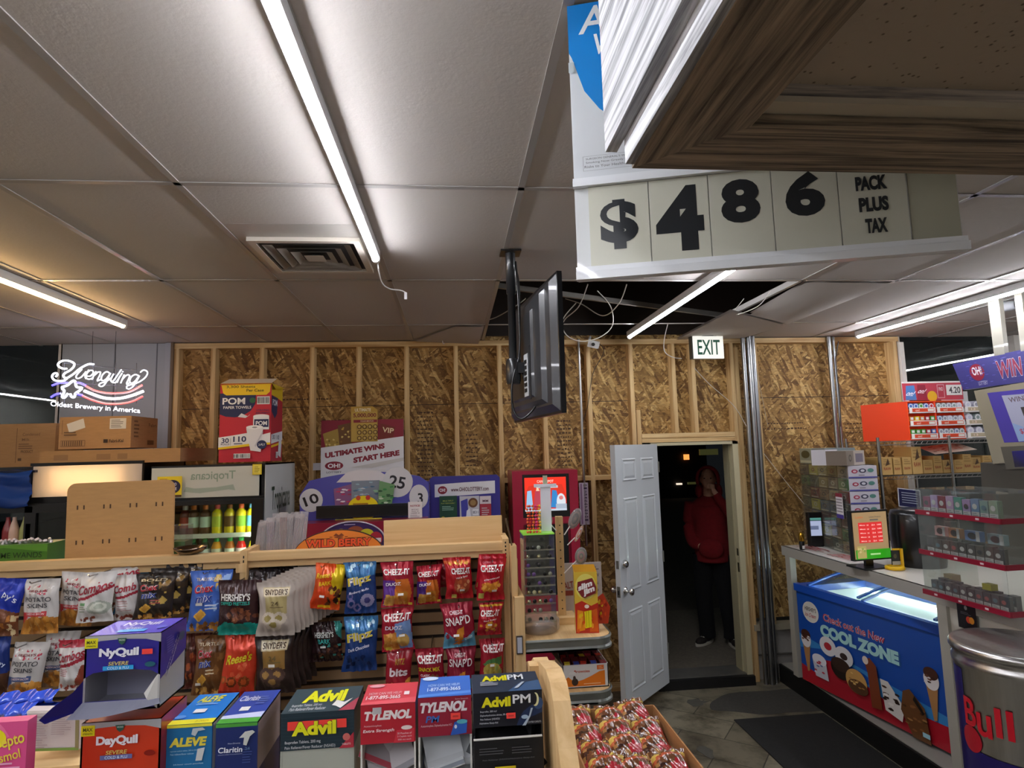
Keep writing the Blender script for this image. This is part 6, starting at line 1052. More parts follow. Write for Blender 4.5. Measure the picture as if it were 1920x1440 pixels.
med('allergy_carton' if 0 else 'pain_reliever_carton','bright blue pain-reliever carton with yellow italic lettering, left of the allergy carton',(312,1358,397,1450),0,1.12,
 [('r',0,0,1,1,'1a6aa0'),('r',0,.94,1,1,'e8e03a'),('t','ALEVE',.48,.64,.8,.20,'1a4a80',{'sh':.2,'b':.12}),('t','ALEVE',.48,.645,.8,.19,'e0d048',{'sh':.2,'b':.13}),('t','naproxen sodium tablets, 220 mg (NSAID)',.42,.47,.66,.035,'a8c8e0'),('t','Pain reliever/fever reducer',.36,.41,.52,.035,'a8c8e0'),('t','24-hour count pouches',.5,.2,.66,.035,'b8d4e8'),('p',[(.55,.8),(.58,.92),(.8,.93),(.86,.88),(.7,.86),(.64,.76)],'b8c4c8'),('p',[(.70,.5),(.66,.26),(.8,.26),(.86,.52)],'c8cccc')],
 [('r',0,0,1,1,'1a7ad0'),('r',0,0,1,.14,'e8e03a'),('t','24 CAPLETS',.72,.07,.3,.05,'a89a20'),('t','ALEVE',.45,.80,.56,.22,'e0d848',{'sh':.2,'b':.08}),('l',.2,.58,.75,.68,2,'90c0f0'),('r',.32,.32,.6,.44,'e8e8e8'),('e',.14,.2,.12,.06,'5a9ae0')],'1a78c8',LZ,side='d0d4d4',D=.13,topc='1a7ad0',lowc='1a6aa0',lip='1a6aa0')
# cold-remedy cartons: purple on top of orange
def coldbox(label,px,Y,c,cside,nm,zl,H_extra=0,torn=True,strip='2aa0e0',stick=(.84,.70)):
    x0,x1,z0,z1=rect(*px,Y); w=x1-x0; h=z1-zl; cx_=(x0+x1)/2; D=.095; hA=h if torn else .125; t=thing('cold_remedy_carton',label,'carton',(cx_,Y,zl))
    zc0=h*.44 if torn else h*.0
    q=MB('g',c); 
    pts=[(-w/2,zc0+.0),(-w/2+w*.12,zc0+.008),(0,zc0+.013),(w/2-w*.12,zc0+.008),(w/2,zc0+.0),(w/2,h),(-w/2,h)]
    q.prism(pts,0,.003,'y')
    q.box(-w/2,w/2,D-.003,D,0,h); q.box(-w/2+.003,w/2-.003,D-.03,D-.027,0,h-.004,'8a8a9e' if torn else 'a8301c'); q.box(-w/2,w/2,0,D,h-.003,h,'5a50c0' if torn else c)
    side_pts=[(0,0) if not torn else (0,0),(D,0),(D,h),(0,h)]
    q.box(w/2-.003,w/2,0,D,0,h,'a8a8a8'); q.box(-w/2,-w/2+.003,0,D,0,h,'9a9aa0'); q.box(-w/2,w/2,0,D,0,.003,'8a8a90')
    A_=front(-w/2,w/2,-.0001,h-hA,h)
    art(q,A_,[('p',[(0,.88),(.2,.93),(.5,.945),(.8,.93),(1,.88),(1,1),(0,1)],'a8a8ac'),('r',.0,.84,.17,.97,'e0d81c'),('t','MAX',.085,.92,.12,.045,'4a4a20',{'b':.04}),('t','STRENGTH',.085,.87,.12,.022,'4a4a20'),('p',[(.43,.96),(.55,.96),(.53,.90),(.49,.87),(.45,.90)],'2f5a4a'),('t','VICKS',.49,.935,.08,.02,'d8e8d8'),
      ('t',nm,.46,.765,.52,.14,'e8e8f0',{'b':.12}),('t','SEVERE',.46,.63,.26,.05,'d8c86a',{'sh':.2,'b':.04}),('r',.26,.545,.66,.60,strip),('t','COLD & FLU',.46,.572,.28,.035,'d0e8f8',{'b':.03}),('e',.88,.60,.07,.035,'1f5a6a' if torn else '8a1a10'),('r',stick[0]-.07,stick[1]-.035+.07,stick[0]+.07,stick[1]+.035+.07,hot)],m='g',eps=.0004)
    sidep=[('p',[(0,.38),(1,.55),(1,1),(0,1)],cside),('t','REST, RELIEF',.42,.62,.5,.03,'c8c8d8',{'rot':30,'b':.03,'asp':.6}),('t','WITH A COLD',.45,.57,.5,.03,'c8c8d8',{'rot':30,'b':.03,'asp':.6}),('t','MEDICINE',.4,.52,.4,.03,'c8c8d8',{'rot':30,'b':.03,'asp':.6}),('l',.15,.68,.45,.9,7,'5a58b0'),('e',.7,.8,.12,.06,'2a4a6a')]
    art(q,flat((w/2,0,0),(0,D,0),(0,0,h),(1,0,0)),sidep if torn else [('r',0,0,1,1,cside)],m='g')
    if torn: art(q,flat((-w/2,0,h),(w,0,0),(0,D,0),(0,0,1)),[('t','NyQuil',.5,.66,.5,.3,'e8e8f4',{'b':.05}),('t','SEVERE',.5,.36,.24,.12,'c8d0e8',{'b':.03}),('r',.34,.12,.72,.28,'4aa8e8'),('e',.88,.35,.07,.1,'6a70d0')],m='g')
    q.build('carton',parent=t)
    # torn lip folding forward
    n_=14; vs=[]
    for i in range(n_+1):
        u=i/n_; x=-w/2+w*u; dz=.008*S(PI*u); dep=-.016-.008*S(PI*min(1,u*1.3)) if u<.95 else -.01
        vs+=[(x,0,zc0*.30 if torn else h*.16),(x*1.06-.01*(1-u),dep*(1.1-u*.6),(zc0*.18 if torn else h*.05)-dz*.4-.012*(1-u))]
    fs=[(2*i,2*i+1,2*i+3,2*i+2) for i in range(n_)]
    q=MB('g','8a8c98'); q.add(vs,fs+[f[::-1] for f in fs],'77798a'); q.box(-w/2,w/2,0,.003,0,zc0*.3 if torn else h*.16,c); q.build('torn_lip',parent=t)
    if torn:
        q=MB('g',c); xl=-w/2; pv=[(xl,0,h*.42),(xl,0,h*.04),(xl-.028,-.045,h*.03),(xl-.034,-.05,h*.10),(xl-.024,-.035,h*.2),(xl-.008,-.012,h*.31)]; q.add(pv,[(0,1,2,3,4,5),(5,4,3,2,1,0)],c); q.build('side_wing',parent=t)
        q=MB('g','c8c8c4'); xr=w/2-.003; pv=[(xr,0,h*.46),(xr-.022,.002,h*.2),(xr-.016,-.002,h*.14),(xr,0,h*.0)]; q.add(pv,[(0,1,2,3),(3,2,1,0)]); q.build('torn_edge',parent=t)
    return t,h
zn=at(228,1330,1.08).z
zmid=at(228,1338,1.08).z
coldbox('orange cold-remedy carton at the bottom, under the purple one',(150,1352,300,1500),1.10,'c83a1c','a82424','DayQuil',zmid-.29,torn=False,strip='6a70a8',stick=(.12,.34))
coldbox('purple cold-remedy carton with torn front standing on the orange one',(157,1190,300,1338),1.09,'2a2488','332c90','NyQuil',zmid+.001)
# pink stomach carton at the far left
x0,x1,z0,z1=rect(-60,1340,50,1450,1.0); w_=x1-x0; h_=z1-1.17
t=thing('stomach_remedy_carton','pink stomach-remedy carton with yellow lettering cut by the left edge','carton',(x1,1.0,LZ-.012),(0,0,.0)); q=MB('g','d8508a'); q.box(-w_,0,.0,.02,0,h_,'d8508a'); 
art(q,front(-w_,0,0,z0-LZ,h_),[('p',[(.5,1),(.6,.9),(.7,.75),(.4,.6),(0,.7),(0,1)],'e870a0') ,('e',.35,.72,.3,.2,'e8d81c'),('t','Pepto',.72,.66,.5,.26,'e8d048',{'b':.05,'rot':12}),('t','Bismol',.66,.42,.5,.16,'e8d048',{'b':.03,'rot':12}),('l',.4,.2,.95,.34,2,'e8a8c8'),('t','CHEWABLES',.7,.15,.4,.06,'e8d048',{'rot':10}),('r',.9,0,1,.08,'e8d81c')],m='g'); q.build('carton',parent=t)
# pastry tray
zr=1.10; ty0,ty1,tx0,tx1=1.62,2.245,.36,.70
t=thing('pastry_tray','open brown cardboard tray of wrapped pastries at bottom centre','tray',(0,0,zr-.10)); q=MB('cb','a8784a'); hh=.10
q.box(tx0,tx1,ty0,ty1,0,.004); q.box(tx0,tx1,ty1-.005,ty1,0,hh); q.box(tx0,tx0+.005,ty0,ty1,0,hh); q.box(tx1-.005,tx1,ty0,ty1,0,hh); q.box(tx0,tx1,ty0,ty0+.005,0,hh); q.build('tray',parent=t)
MB('p','3a3430').box(tx0-.02,tx1+.0,ty0-.1,ty1+.0,0,zr-.1005).build('pastry_stand',label='dark low stand carrying the cardboard pastry tray',cat='stand')
def pastry():
    q=MB('wrapc','8a3a28'); n,k=18,22; f=bagf(.115,.15,.055,11); ops=[('r',0,0,1,1,'6e4428'),('p',[(.5,0),(.45,.5),(.7,.6),(1,.5),(1,0)],'b02430'),('q',.05,.1,.5,.55,10,.1,['4a2c1c','6a3f28','a87a48','3a2018']),('p',[(0,.66),(.3,.78),(.7,.80),(1,.70),(1,.86),(.7,.94),(.3,.92),(0,.80)],'e0c060'),('p',[(0,.56),(.3,.68),(.7,.70),(1,.6),(1,.68),(.7,.78),(.3,.76),(0,.66)],'b85a38'),('q',.1,.02,.9,.2,6,.08,['c8b8b0','a82a34','d8ccc8'])]
    vs=[f(i/n,j/k,0) for j in range(k+1) for i in range(n+1)]; ix=lambda i,j:j*(n+1)+i
    q.add(vs,[(ix(i,j),ix(i+1,j),ix(i+1,j+1),ix(i,j+1)) for j in range(k) for i in range(n)],raster(ops,n,k,'8a5a34',2),'wrapc',True)
    vb=[f(i/n,j/k,0,1) for j in range(k+1) for i in range(n+1)]; q.add(vb,[(ix(i,j),ix(i,j+1),ix(i+1,j+1),ix(i+1,j)) for j in range(k) for i in range(n)],'7a2a28','wrapc',True)
    text_op(q,f,('t','Cloverhill',.5,.85,.7,.06,'3a2a1c',{'b':.02}),.002,'p'); return q
base=pastry().build('wrapped_pastry',label='wrapped pastry with cream ribbon label lying in the cardboard tray',cat='pastry',group='wrapped pastries in the cardboard tray')
rr=random.Random(21); first=True
for r_ in range(5):
    for c_ in range(3):
        loc=(tx0+.065+.105*c_+rr.uniform(-.008,.008),ty0+.035+.118*r_+rr.uniform(-.01,.01),zr-.055+rr.uniform(0,.012)); ro=(-PI/2+.30+rr.uniform(-.1,.1),rr.uniform(-.12,.12),rr.uniform(-.22,.22))
        if first: base.location=loc; base.rotation_euler=ro; first=False
        else: dup(base,loc=loc,rot=ro)
# ============================================================ RIGHT SIDE: platform, counter, freezer, displays
st('platform',MB('p','0d0d0c').box(2.74,7.4,1.6,5.2,0,.145).box(2.76,7.4,1.6,5.2,.145,.15,'8f8c84'))
q=MB('rub','1b1b1a'); q.box(2.02,2.72,2.2,4.55,0.0,.008); q.build('floor_mat',label='large black floor mat leading to the open door',cat='mat')
q=MB('rub','3c3a35'); pts=[(1.95+.55+.55*K(a)+.03*S(5*a),4.82+.22*S(a)+.015*S(7*a)) for a in np.linspace(0,2*PI,40)[:-1]]; q.prism(pts,0,.0015,'z'); q.build('worn_patch',label='dark worn patch of dirt on the floor just inside the doorway',cat='stain')
for i,(x,y,w,h) in enumerate(((1.63,4.15,.09,.16),(1.78,3.75,.07,.10),(1.88,4.9,.16,.14))):
    rr=random.Random(i); MB('rub','4a4840').prism([(x+w*.5*(1+rr.uniform(-.4,.3))*K(a),y+h*.5*(1+rr.uniform(-.4,.4))*S(a)) for a in np.linspace(0,2*PI,12)[:-1]],0,.0012,'z').build('floor_chip',label=['torn bare spot in the floor tiles beside the mat, nearer the tray','small torn spot in the floor tiles nearest the camera','broken tile patch by the open door leaf'][i],cat='stain')
# counter
CT=1.17; CX=2.72
ct=thing('side_counter','white painted counter over the ice-cream freezer on the right','counter',(0,0,0))
top=MB('g','d5d3ca'); top.box(CX,3.75,2.35,4.98,CT-.03,CT); top.build('countertop',parent=ct)
MB('g','a3a098').box(CX-.002,CX+.018,2.35,4.98,CT-.075,CT-.0).box(CX,3.7,4.962,4.98,CT-.075,CT-.03).build('apron',parent=ct)
for y in (4.90,3.30): MB('g','aaa79c').box(CX+.0,CX+.05,y-.035,y+.035,.15,CT-.076).build('leg',parent=ct)
MB('g','cfccc2').box(CX+.02,CX+.04,2.35,3.30,.16,CT-.076).build('front_panel',parent=ct)
MB('p','4a1c20').box(3.55,3.6,3.35,4.9,.15,CT-.08).build('back_panel',parent=ct)
# printed sheets under clear cover on the counter
for i,(y0,y1) in enumerate(((4.55,4.92),(4.15,4.5),(3.85,4.1))):
    q=MB('p','d0c8c4'); q.box(0,.2,y0,y1,0,.0008); art(q,flat((0,y1,.0009),(0,-(y1-y0),0),(.2,0,0),(0,0,1)),[('q',.05,.1,.95,.9,16,.05,['c83a3a','a8c8c0','d85a4a','8a3030']),('l',.1,.2,.9,.8,4,'b05050')]); q.build('printed_sheet',label=['red printed sheet lying at the far end of the white counter','red printed sheet in the middle of the white counter','red printed sheet beside the monitor base on the white counter'][i],cat='sheet',loc=(2.76,0,CT+.0005))
# freezer
A=Vector((2.712,4.786,.15)); B=Vector((2.90,3.53,.15)); L_=(B-A).length; fa=math.atan2(B.y-A.y,B.x-A.x)
fz=thing('ice_cream_freezer','blue ice-cream chest freezer with curved glass lid under the white counter','freezer',A,(0,0,fa))   # local x runs toward the camera, y=+ to the right (into the counter)
H0=.70; D=.62; bl='1c50a8'
q=MB('g',bl); q.box(0,L_,.0,.025,0.02,H0); q.box(0,L_,D-.025,D,.02,H0); q.box(0,.09,.025,D-.025,.02,H0); q.box(L_-.04,L_,.025,D-.025,.02,H0); q.box(.09,L_-.04,.025,D-.025,.02,.2)
fw=front(0,L_,-.0005,.02,H0)
ops=[('r',0,0,1,1,'1a4ca6'),('p',[(0,0),(0,.18),(.25,.10),(.5,.14),(.8,.2),(1,.3),(1,0)],'b01c2c'),('p',[(0,.34),(.0,.52),(.3,.44),(.6,.38),(1,.30),(1,.22),(.6,.2),(.3,.16)],'3a86c8'),('p',[(0,.36),(.2,.44),(.5,.36),(.6,.3),(.3,.2),(.05,.22)],'1c50a8'),
 ('p',[(.14,.10),(.12,.30),(.30,.36),(.62,.20),(.8,.0),(.3,.0)],'a81c2c'),
 ('e',.115,.80,.068,.115,'e0dcd4'),('e',.115,.80,.064,.108,'d8d4cc'),('t',"HERSHEY'S",.115,.83,.095,.045,'3a2a30',{'b':.05}),('t','Ice Cream',.115,.765,.09,.045,'b03a44',{'sh':.2}),
 ('t','Check out the New',.44,.79,.44,.085,'e0d8e4',{'b':.10,'rot':-2}),('t','Check out the New',.44,.79,.44,.08,'c03048',{'b':.03,'rot':-2}),
 ('t','COOL ZONE',.47,.645,.56,.135,'2a5a9a',{'b':.22}),('t','COOL ZONE',.465,.65,.55,.13,'a8d8d8',{'b':.16})]
def cone(cx,cy,s=1.0): return [('p',[(cx-.03*s,cy+.02),(cx+.03*s,cy+.02),(cx+.012*s,cy-.26*s),(cx-.004,cy-.27*s)],'b08050'),('e',cx,cy+.05*s,.038*s,.08*s,'e8e4e4'),('e',cx,cy+.10*s,.036*s,.05*s,'4a2a20'),('q',cx-.03*s,cy+.02,cx+.03*s,cy+.12,8,.012,['3a2018','e8e0e0','6a4030'])]
ops+=cone(.06,.42,1.1)+cone(.92,.52,1.1)
ops+=[('p',[(.13,.12),(.11,.30),(.22,.32),(.235,.12)],'c8ccd8'),('e',.168,.31,.058,.06,'e8e8f0'),('q',.13,.16,.21,.30,8,.014,['c03048','5a70a8','e0e0e8']),
 ('e',.25,.50,.065,.10,'dcdcE0'.lower()),('e',.25,.50,.03,.04,'b8303c'),('e',.37,.46,.068,.10,'dcdce0'),('e',.37,.46,.028,.035,'3a2a28'),
 ('e',.34,.32,.075,.11,'241814'),('e',.34,.36,.07,.07,'3a2820'),('e',.45,.26,.075,.12,'c89a58'),('e',.46,.21,.07,.07,'5a3a24'),('q',.40,.2,.5,.34,10,.012,['e0b870','a87a40']),
 ('p',[(.52,.52),(.56,.56),(.60,.50),(.62,.10),(.55,.08),(.54,.4)],'7a3a20'),('e',.53,.52,.02,.04,'e8d8c8'),
 ('p',[(.62,.40),(.67,.40),(.76,.22),(.74,.08),(.64,.12)],'d8d4d0'),('q',.63,.14,.73,.36,10,.02,['2a1a14','e8e4e0','4a2a1c']),
 ('p',[(.76,.38),(.80,.42),(.88,.30),(.90,.0),(.80,-.0),(.74,.2)],'6a4426'),('q',.76,.04,.88,.3,16,.014,['8a5c34','4a2c18','a87a48']),('p',[(.82,.34),(.83,.38),(.88,.26),(.87,.24)],'1c1410'),('r',.86,.05,.9,.09,'a8d8e8')]
art(q,fw,[('p',[p if not isinstance(p,tuple) else (p[0],max(0,p[1])) for p in o[1]],o[2]) if o[0]=='p' else o for o in ops],m='g',eps=.0003); q.build('cabinet',parent=fz)
q=MB('g','1d4fb4'); 
# moulded rim: raised rails around the opening
q.box(-.012,L_+.012,-.014,.03,H0,H0+.055); q.box(-.012,L_+.012,D-.04,D,H0,H0+.17); q.box(-.012,.10,.03,D-.04,H0,H0+.05); q.box(L_-.05,L_+.012,.03,D-.04,H0,H0+.05); q.build('rim',parent=fz)
MB('p','c4cddc').box(.10,L_-.05,.03,D-.04,.25,.26).box(.10,L_-.05,.03,.034,.26,H0).box(.10,L_-.05,D-.044,D-.04,.26,H0).box(.10,.104,.034,D-.044,.26,H0).box(L_-.054,L_-.05,.034,D-.044,.26,H0).build('liner',parent=fz)
MB('coolstrip').box(.11,L_-.06,D-.052,D-.046,H0-.035,H0-.02).box(.11,L_-.06,.036,.042,H0-.035,H0-.02).build('lamp_strip',parent=fz)  # glowing strips added to brighten the inside, no such lamp is seen there
def lid(x0,x1,nm,h):
    n_=12; vs=[]; pr=[(.02+(D-.05)*i/n_, H0+.052+h+.10*S(PI/2*i/n_)) for i in range(n_+1)]
    for (y,z) in pr: vs+=[(x0,y,z),(x1,y,z)]
    q=MB('glass'); q.add(vs+[(a,b,c-.004) for a,b,c in vs],[(2*i,2*i+1,2*i+3,2*i+2) for i in range(n_)]+[(2*(n_+1)+2*i,2*(n_+1)+2*i+2,2*(n_+1)+2*i+3,2*(n_+1)+2*i+1) for i in range(n_)],'ffffff','glass',True); o=q.build('glass_lid',parent=fz)
    for xx in (x0,x1-.022):
        f=MB('g','1d55bc')
        v2=[]; 
        for (y,z) in pr: v2+=[(xx,y,z),(xx+.022,y,z),(xx+.022,y,z+.012),(xx,y,z+.012)]
        fs=[(4*i+a,4*i+(a+1)%4,4*i+4+(a+1)%4,4*i+4+a) for i in range(n_) for a in range(4)]; f.add(v2,[g_[::-1] for g_ in fs],'1d55bc','g'); f.build('lid_frame',parent=o)
    return o
lid(.10,.66,'l',.0); lid(.60,L_-.05,'r',.014)
lm=Matrix.Translation(A)@Matrix.Rotation(fa,4,'Z'); rr=random.Random(8)
for i in range(20):
    p=lm@Vector((.14+(L_-.24)*((i*7)%20)/20,.10+.42*rr.random(),.262+.03*(i%3)+.26)); c=rr.choice(['5a3a24','c8c8d8','3a4a8a','8a2a34','d8d4cc'])
    MB('foil',c).rbox(-.06,.06,-.03,.03,0,.03,.01).build('ice_cream_bar',label='wrapped ice cream lying inside the blue freezer under the glass',cat='ice cream',group='ice creams in the freezer',loc=p,rot=(rr.uniform(-.2,.2),rr.uniform(-.2,.2),rr.uniform(0,3)))
MB('p','dfe4ec').box(.105,L_-.055,.035,D-.045,.261,.50).build('basket',parent=fz)
# card terminal and gold lighter at the far end
p=atz(1490,1016,CT); t=thing('card_terminal','black upright device with a bright screen at the far end of the white counter','terminal',(p.x+.03,4.86,CT),(0,0,-.1))
a,b,c_,d_=rect(1477,962,1502,1018,4.86); q=MB('g','141418'); q.rbox(-.055,.055,-.02,.04,0,d_-CT,.01); q.build('body',parent=t); q=MB('e1','b8c0d8'); q.box(-.045,.045,-.0215,-.0205,.09,.21,'9aa4c0'); q.box(-.045,.045,-.022,-.0215,.215,.235,'4a8078'); q.box(-.045,.02,-.022,-.0215,.14,.17,'5a6480'); q.build('screen',parent=t)
p=at(1506,1018,4.72); t=thing('gold_capped_bottle','small black bottle with a shiny gold cap beside the card terminal','bottle',(p.x,4.74,CT)); MB('g','141414').lathe([(.018,0),(.02,.01),(.02,.06),(.016,.07)],n=14).build('body',parent=t); MB('chrome','c89a3a').lathe([(.02,.07),(.022,.075),(.022,.12),(.017,.135),(.0,.14)],n=16).build('cap',parent=t); MB('p','e0e0e0').box(-.01,.01,-.021,-.0205,.01,.035).build('tag',parent=t)
# pouch display
def face_frame(a,b,z0=CT):
    P0=atz(*a,z0); P1=atz(*b,z0); return P0,P1
P0,P1=face_frame((1512,1012),(1604,1044)); dv=P1-P0; Lp=dv.length; pa=math.atan2(dv.y,dv.x)
Hp=at(1560,870,(P0.y+P1.y)/2).z-CT
pd=thing('pouch_display','tall clear display rack of small square cigar pouches on the white counter','display',P0,(0,0,pa))
MB('p','2a2622').box(0,Lp-.13,.03,.26,0,Hp).build('rack_body',parent=pd)
MB('clear','c8ccc4').box(0,Lp,-.014,-.012,0,Hp).build('front_cover',parent=pd)
cols=['6a6a5a','8a7a6a','5a5248','4a4a42','7a7a6c','96865a','8a5a4a','606a58','70604c','8a8474','4a5a48','a89a6a','6a3a34','5a6a7a','8a6a50','7a2a2a','b8b04a','507a4a']
m0=lm; Mp=Matrix.Translation(P0)@Matrix.Rotation(pa,4,'Z'); rr=random.Random(12)
R_,C_=7,5
for r_ in range(R_):
    for c_ in range(C_):
        w=Lp/C_; h=Hp/R_; col=rr.choice(cols); q=MB('g',col); q.box(-w*.46,w*.46,0,.03,0,h*.9); op=[('e',.5,.5,.2,.2,rr.choice(['3a3630','c8c4b0','2a2a28','8a4a3a'])),('e',.5,.5,.1,.1,col),('r',.1,.06,.9,.16,rr.choice(['c8c0a8','5a5448','3a3a34','d8d0b8'])),('r',.15,.8,.85,.9,rr.choice(['8a8270','4a463c','b8a878']))]
        art(q,front(-w*.46,w*.46,-.0003,0,h*.9),op,m='g')
        q.build('cigar_pouch',label='small square cigar pouch in the grid of the tall clear rack',cat='pouch',group='cigar pouches in the display rack',loc=Mp@Vector((w*(c_+.5),-.004,.004+h*r_)),rot=(0,0,pa))
# white side boxes stacked on the right side of the rack
Q0=Mp@Vector((Lp+.004,.0,0)); Q1=Vector((Q0.x+.20,Q0.y+.10,0)); qa=math.atan2(Q1.y-Q0.y,Q1.x-Q0.x); 
for k in range(7):
    h=(Hp)/7; q=MB('g','c6c2cc'); q.box(0,.21,0,.12,0,h*.96); art(q,front(0,.21,-.0004,0,h*.96),[('r',0,0,1,.12,'5a5aa0'),('e',.22,.55,.11,.16,'a83a50'),('e',.5,.6,.13,.18,'4a4a60'),('e',.78,.62,.11,.16,'5a8a80'),('e',.5,.6,.07,.1,'d0d0d8'),('e',.22,.55,.06,.08,'d8c0c8'),('l',.35,.2,.65,.3,1,'5a5060')],m='g')
    q.build('cigar_carton',label='white cigar carton with three round emblems on the right side of the rack',cat='carton',group='white cigar cartons stacked beside the pouches',loc=Mp@Vector((Lp-.0,.0,.001+h*k)),rot=(0,0,pa+PI/2))
# boxes lying on top of the rack
def topbox(x,y,w,d,h,c,ops,lab,z=0): 
    q=MB('g',c); q.box(0,w,0,d,0,h); art(q,front(0,w,-.0004,0,h),ops,m='g'); q.build('cigar_box',label=lab,cat='box',loc=Mp@Vector((x,y,Hp+.001+z)),rot=(0,0,pa))
topbox(0,.0,.24,.24,.13,'9aa08a',[('e',.5,.6,.36,.26,'4a4a2c'),('r',.05,.05,.95,.2,'c8c8a8')],'pale cigar box with a dark leaf on the far end of the rack top')
topbox(.25,.0,.25,.24,.13,'7c8688',[('q',.1,.1,.9,.9,12,.1,['5a686c','a0acb0','4a5a5c'])],'grey-blue cigar box in the middle of the rack top')
q=MB('g','c9c6cc'); q.box(0,.16,0,.12,0,.12); art(q,front(0,.16,-.0004,0,.12),[('e',.3,.7,.12,.1,'a83a50'),('e',.6,.8,.12,.1,'5a5a70')],m='g'); q.build('cigar_box',label='white cigar box on the rack top behind the brown one',cat='box',loc=(Q0.x-.08,Q0.y+.14,CT+Hp+.001),rot=(0,0,qa))
q=MB('g','7a6e62'); q.box(0,.10,0,.16,0,.11); q.box(.10,.25,0,.16,0,.11,'a89c90'); art(q,front(0,.10,-.0004,0,.11),[('R',.5,.5,.2,.25,'4a4038','7a6e62')],m='g'); art(q,front(.10,.25,-.0004,0,.11),[('r',.15,.2,.85,.8,'6a6270')],m='g'); q.build('cigar_box',label='brown cigar box on the near right corner of the rack top',cat='box',loc=(Q0.x-.02,Q0.y-.02,CT+Hp+.001),rot=(0,0,qa))
q=MB('p','e0dce0'); q.box(0,.11,0,.001,0,.19); art(q,front(0,.11,-.0003,0,.19),[('r',0,.85,1,1,'8a3040')]+[('r',.08,.25+.12*k,.92,.29+.12*k,'8a8088') for k in range(5)]+[('r',0,0,1,.16,'4a3a90')]); q.build('notice_card',label='small white striped notice stuck to the pouch rack above the monitor',cat='notice',loc=Mp@Vector((Lp*.80,-.03,Hp*.40)),rot=(0,0,pa))
# monitor
MY=3.95; a,b,c_,d_=rect(1597,960,1668,1047,MY); mw=(b-a); mh=d_-c_; t=thing('price_monitor','small black monitor showing a red price table on the white counter','monitor',((a+b)/2,MY,CT),(0,0,.12))
q=MB('g','101012'); q.box(-mw/2-.012,mw/2+.012,0,.03,c_-CT-.012,d_-CT+.012); q.build('housing',parent=t)
q=MB('e1','a08058'); material('screenm',.3,emit=.22); q=MB('screenm','a08058'); q.box(-mw/2,mw/2,-.0005,0,c_-CT,d_-CT); art(q,front(-mw/2,mw/2,-.0008,c_-CT,d_-CT),[('r',0,0,1,1,'a28660'),('t','Lotto',.2,.90,.22,.05,'c86a3a'),('t','Lottery Products',.66,.89,.34,.04,'4a4a4a'),('l',.5,.8,.85,.86,1,'5a5a5a'),('r',.15,.34,.84,.78,'d83030')]+[('t',s_,x_,.72-.085*k,w_,.035,'f0d0c8') for k in range(5) for s_,x_,w_ in (('Mega',.27,.16),('14',.42,.05),('20.4',.58,.1),('5,800',.75,.12))]+[('r',0,0,1,.20,'2f9a1c'),('r',.04,.02,.3,.28,'b0a060'),('q',.06,.05,.28,.25,8,.04,['8a9a4a','c8b880']),('l',.4,.06,.75,.14,1,'a8d890')],m='screenm'); q.build('screen',parent=t)
MB('g','101012').box(-.03,.03,.03,.05,.01,c_-CT+.04).box(-.11,.11,-.05,.12,0,.012).build('stand',parent=t)
# black drum and notice
p=atz(1700,1062,CT); MB('g','111316').lathe([(.15,0),(.155,.02),(.165,.20),(.160,.34),(.15,.37),(.1,.385),(0,.39)],n=30).build('black_drum',label='big black rounded drum on the counter behind the yellow stand',cat='drum',loc=(3.16,3.98,CT))
q=MB('g','20244c'); q.box(0,.17,0,.002,0,.13,'c8c8d0'); q.box(.006,.164,-.0006,0,.006,.124,'1e2048'); art(q,front(0,.17,-.001,0,.13),[('r',.15,.75-.13*k,.85,.79-.13*k,'9aa0b0') for k in range(5)],m='g'); p=at(1675,940,4.1); q.build('dark_notice',label='dark blue notice leaning on top of the black drum',cat='notice',loc=(p.x,4.05,CT+.392),rot=(-.15,.14,0))
# yellow stand
p=atz(1678,1068,CT); t=thing('yellow_stand','bright yellow ring stand with a small black card on the white counter','stand',(p.x,p.y,CT))
q=MB('g','e8b81c'); q.lathe([(.045,0),(.06,.004),(.058,.022),(.045,.026),(.04,.018)],n=28); q.box(.048,.062,-.01,.012,.0,.135); q.box(.0,.062,.0,.012,.125,.135); q.build('ring',parent=t); q=MB('g','1c1c18'); q.box(-.012,.047,.002,.01,.03,.124); art(q,front(-.012,.047,.0015,.03,.124),[('e',.4,.6,.2,.16,'5a5434'),('r',.0,.0,1,.25,'a8a8a0')],m='g'); q.build('card',parent=t)
# wire shelving with orange can rack
WY=4.62
ws=thing('wire_shelf','chrome wire shelving against the wall behind the counter','shelving',(0,0,0))
xa=at(1648,850,WY).x; xb=5.2
zs=[at(1700,826,WY).z,at(1700,890,WY).z,at(1700,890,WY).z-.35]
for x in (xa,xa+.62,xb):
    MB('chrome','b0b0b0').lathe([(.012,CT-1.0),(.012,zs[0]+.03)],n=10).build('post',parent=ws).location=(x,WY,0)
    MB('chrome','b0b0b0').lathe([(.012,CT-1.0),(.012,zs[0]+.03)],n=10).build('post',parent=ws).location=(x,WY+.40,0)
for z in zs:
    q=MB('chrome','b4b4b4'); 
    for y in (WY-.005,WY+.40): q.box(xa,xb,y,y+.005,z-.008,z-.002); q.box(xa,xb,y,y+.005,z-.035,z-.03)
    for k in range(40): xx=xa+(xb-xa)*k/39; q.box(xx,xx+.003,WY-.003,WY+.4,z-.006,z-.003); q.tube([(xx,WY,z-.032),(xx+(xb-xa)/78,WY,z-.006)],.002,4)
    q.build('shelf',parent=ws)
x0=at(1703,790,WY+.02).x; xl=at(1656,790,WY+.02).x; x1=at(1808,790,WY+.02).x; x2=at(1858,790,WY+.02).x; zt_=at(1760,751,WY).z; z0=zs[0]+.001; Hh=zt_-z0
t=thing('pouch_rack','orange and white lit rack of round tins with red price banner','display rack',(x0,WY+.02,z0))
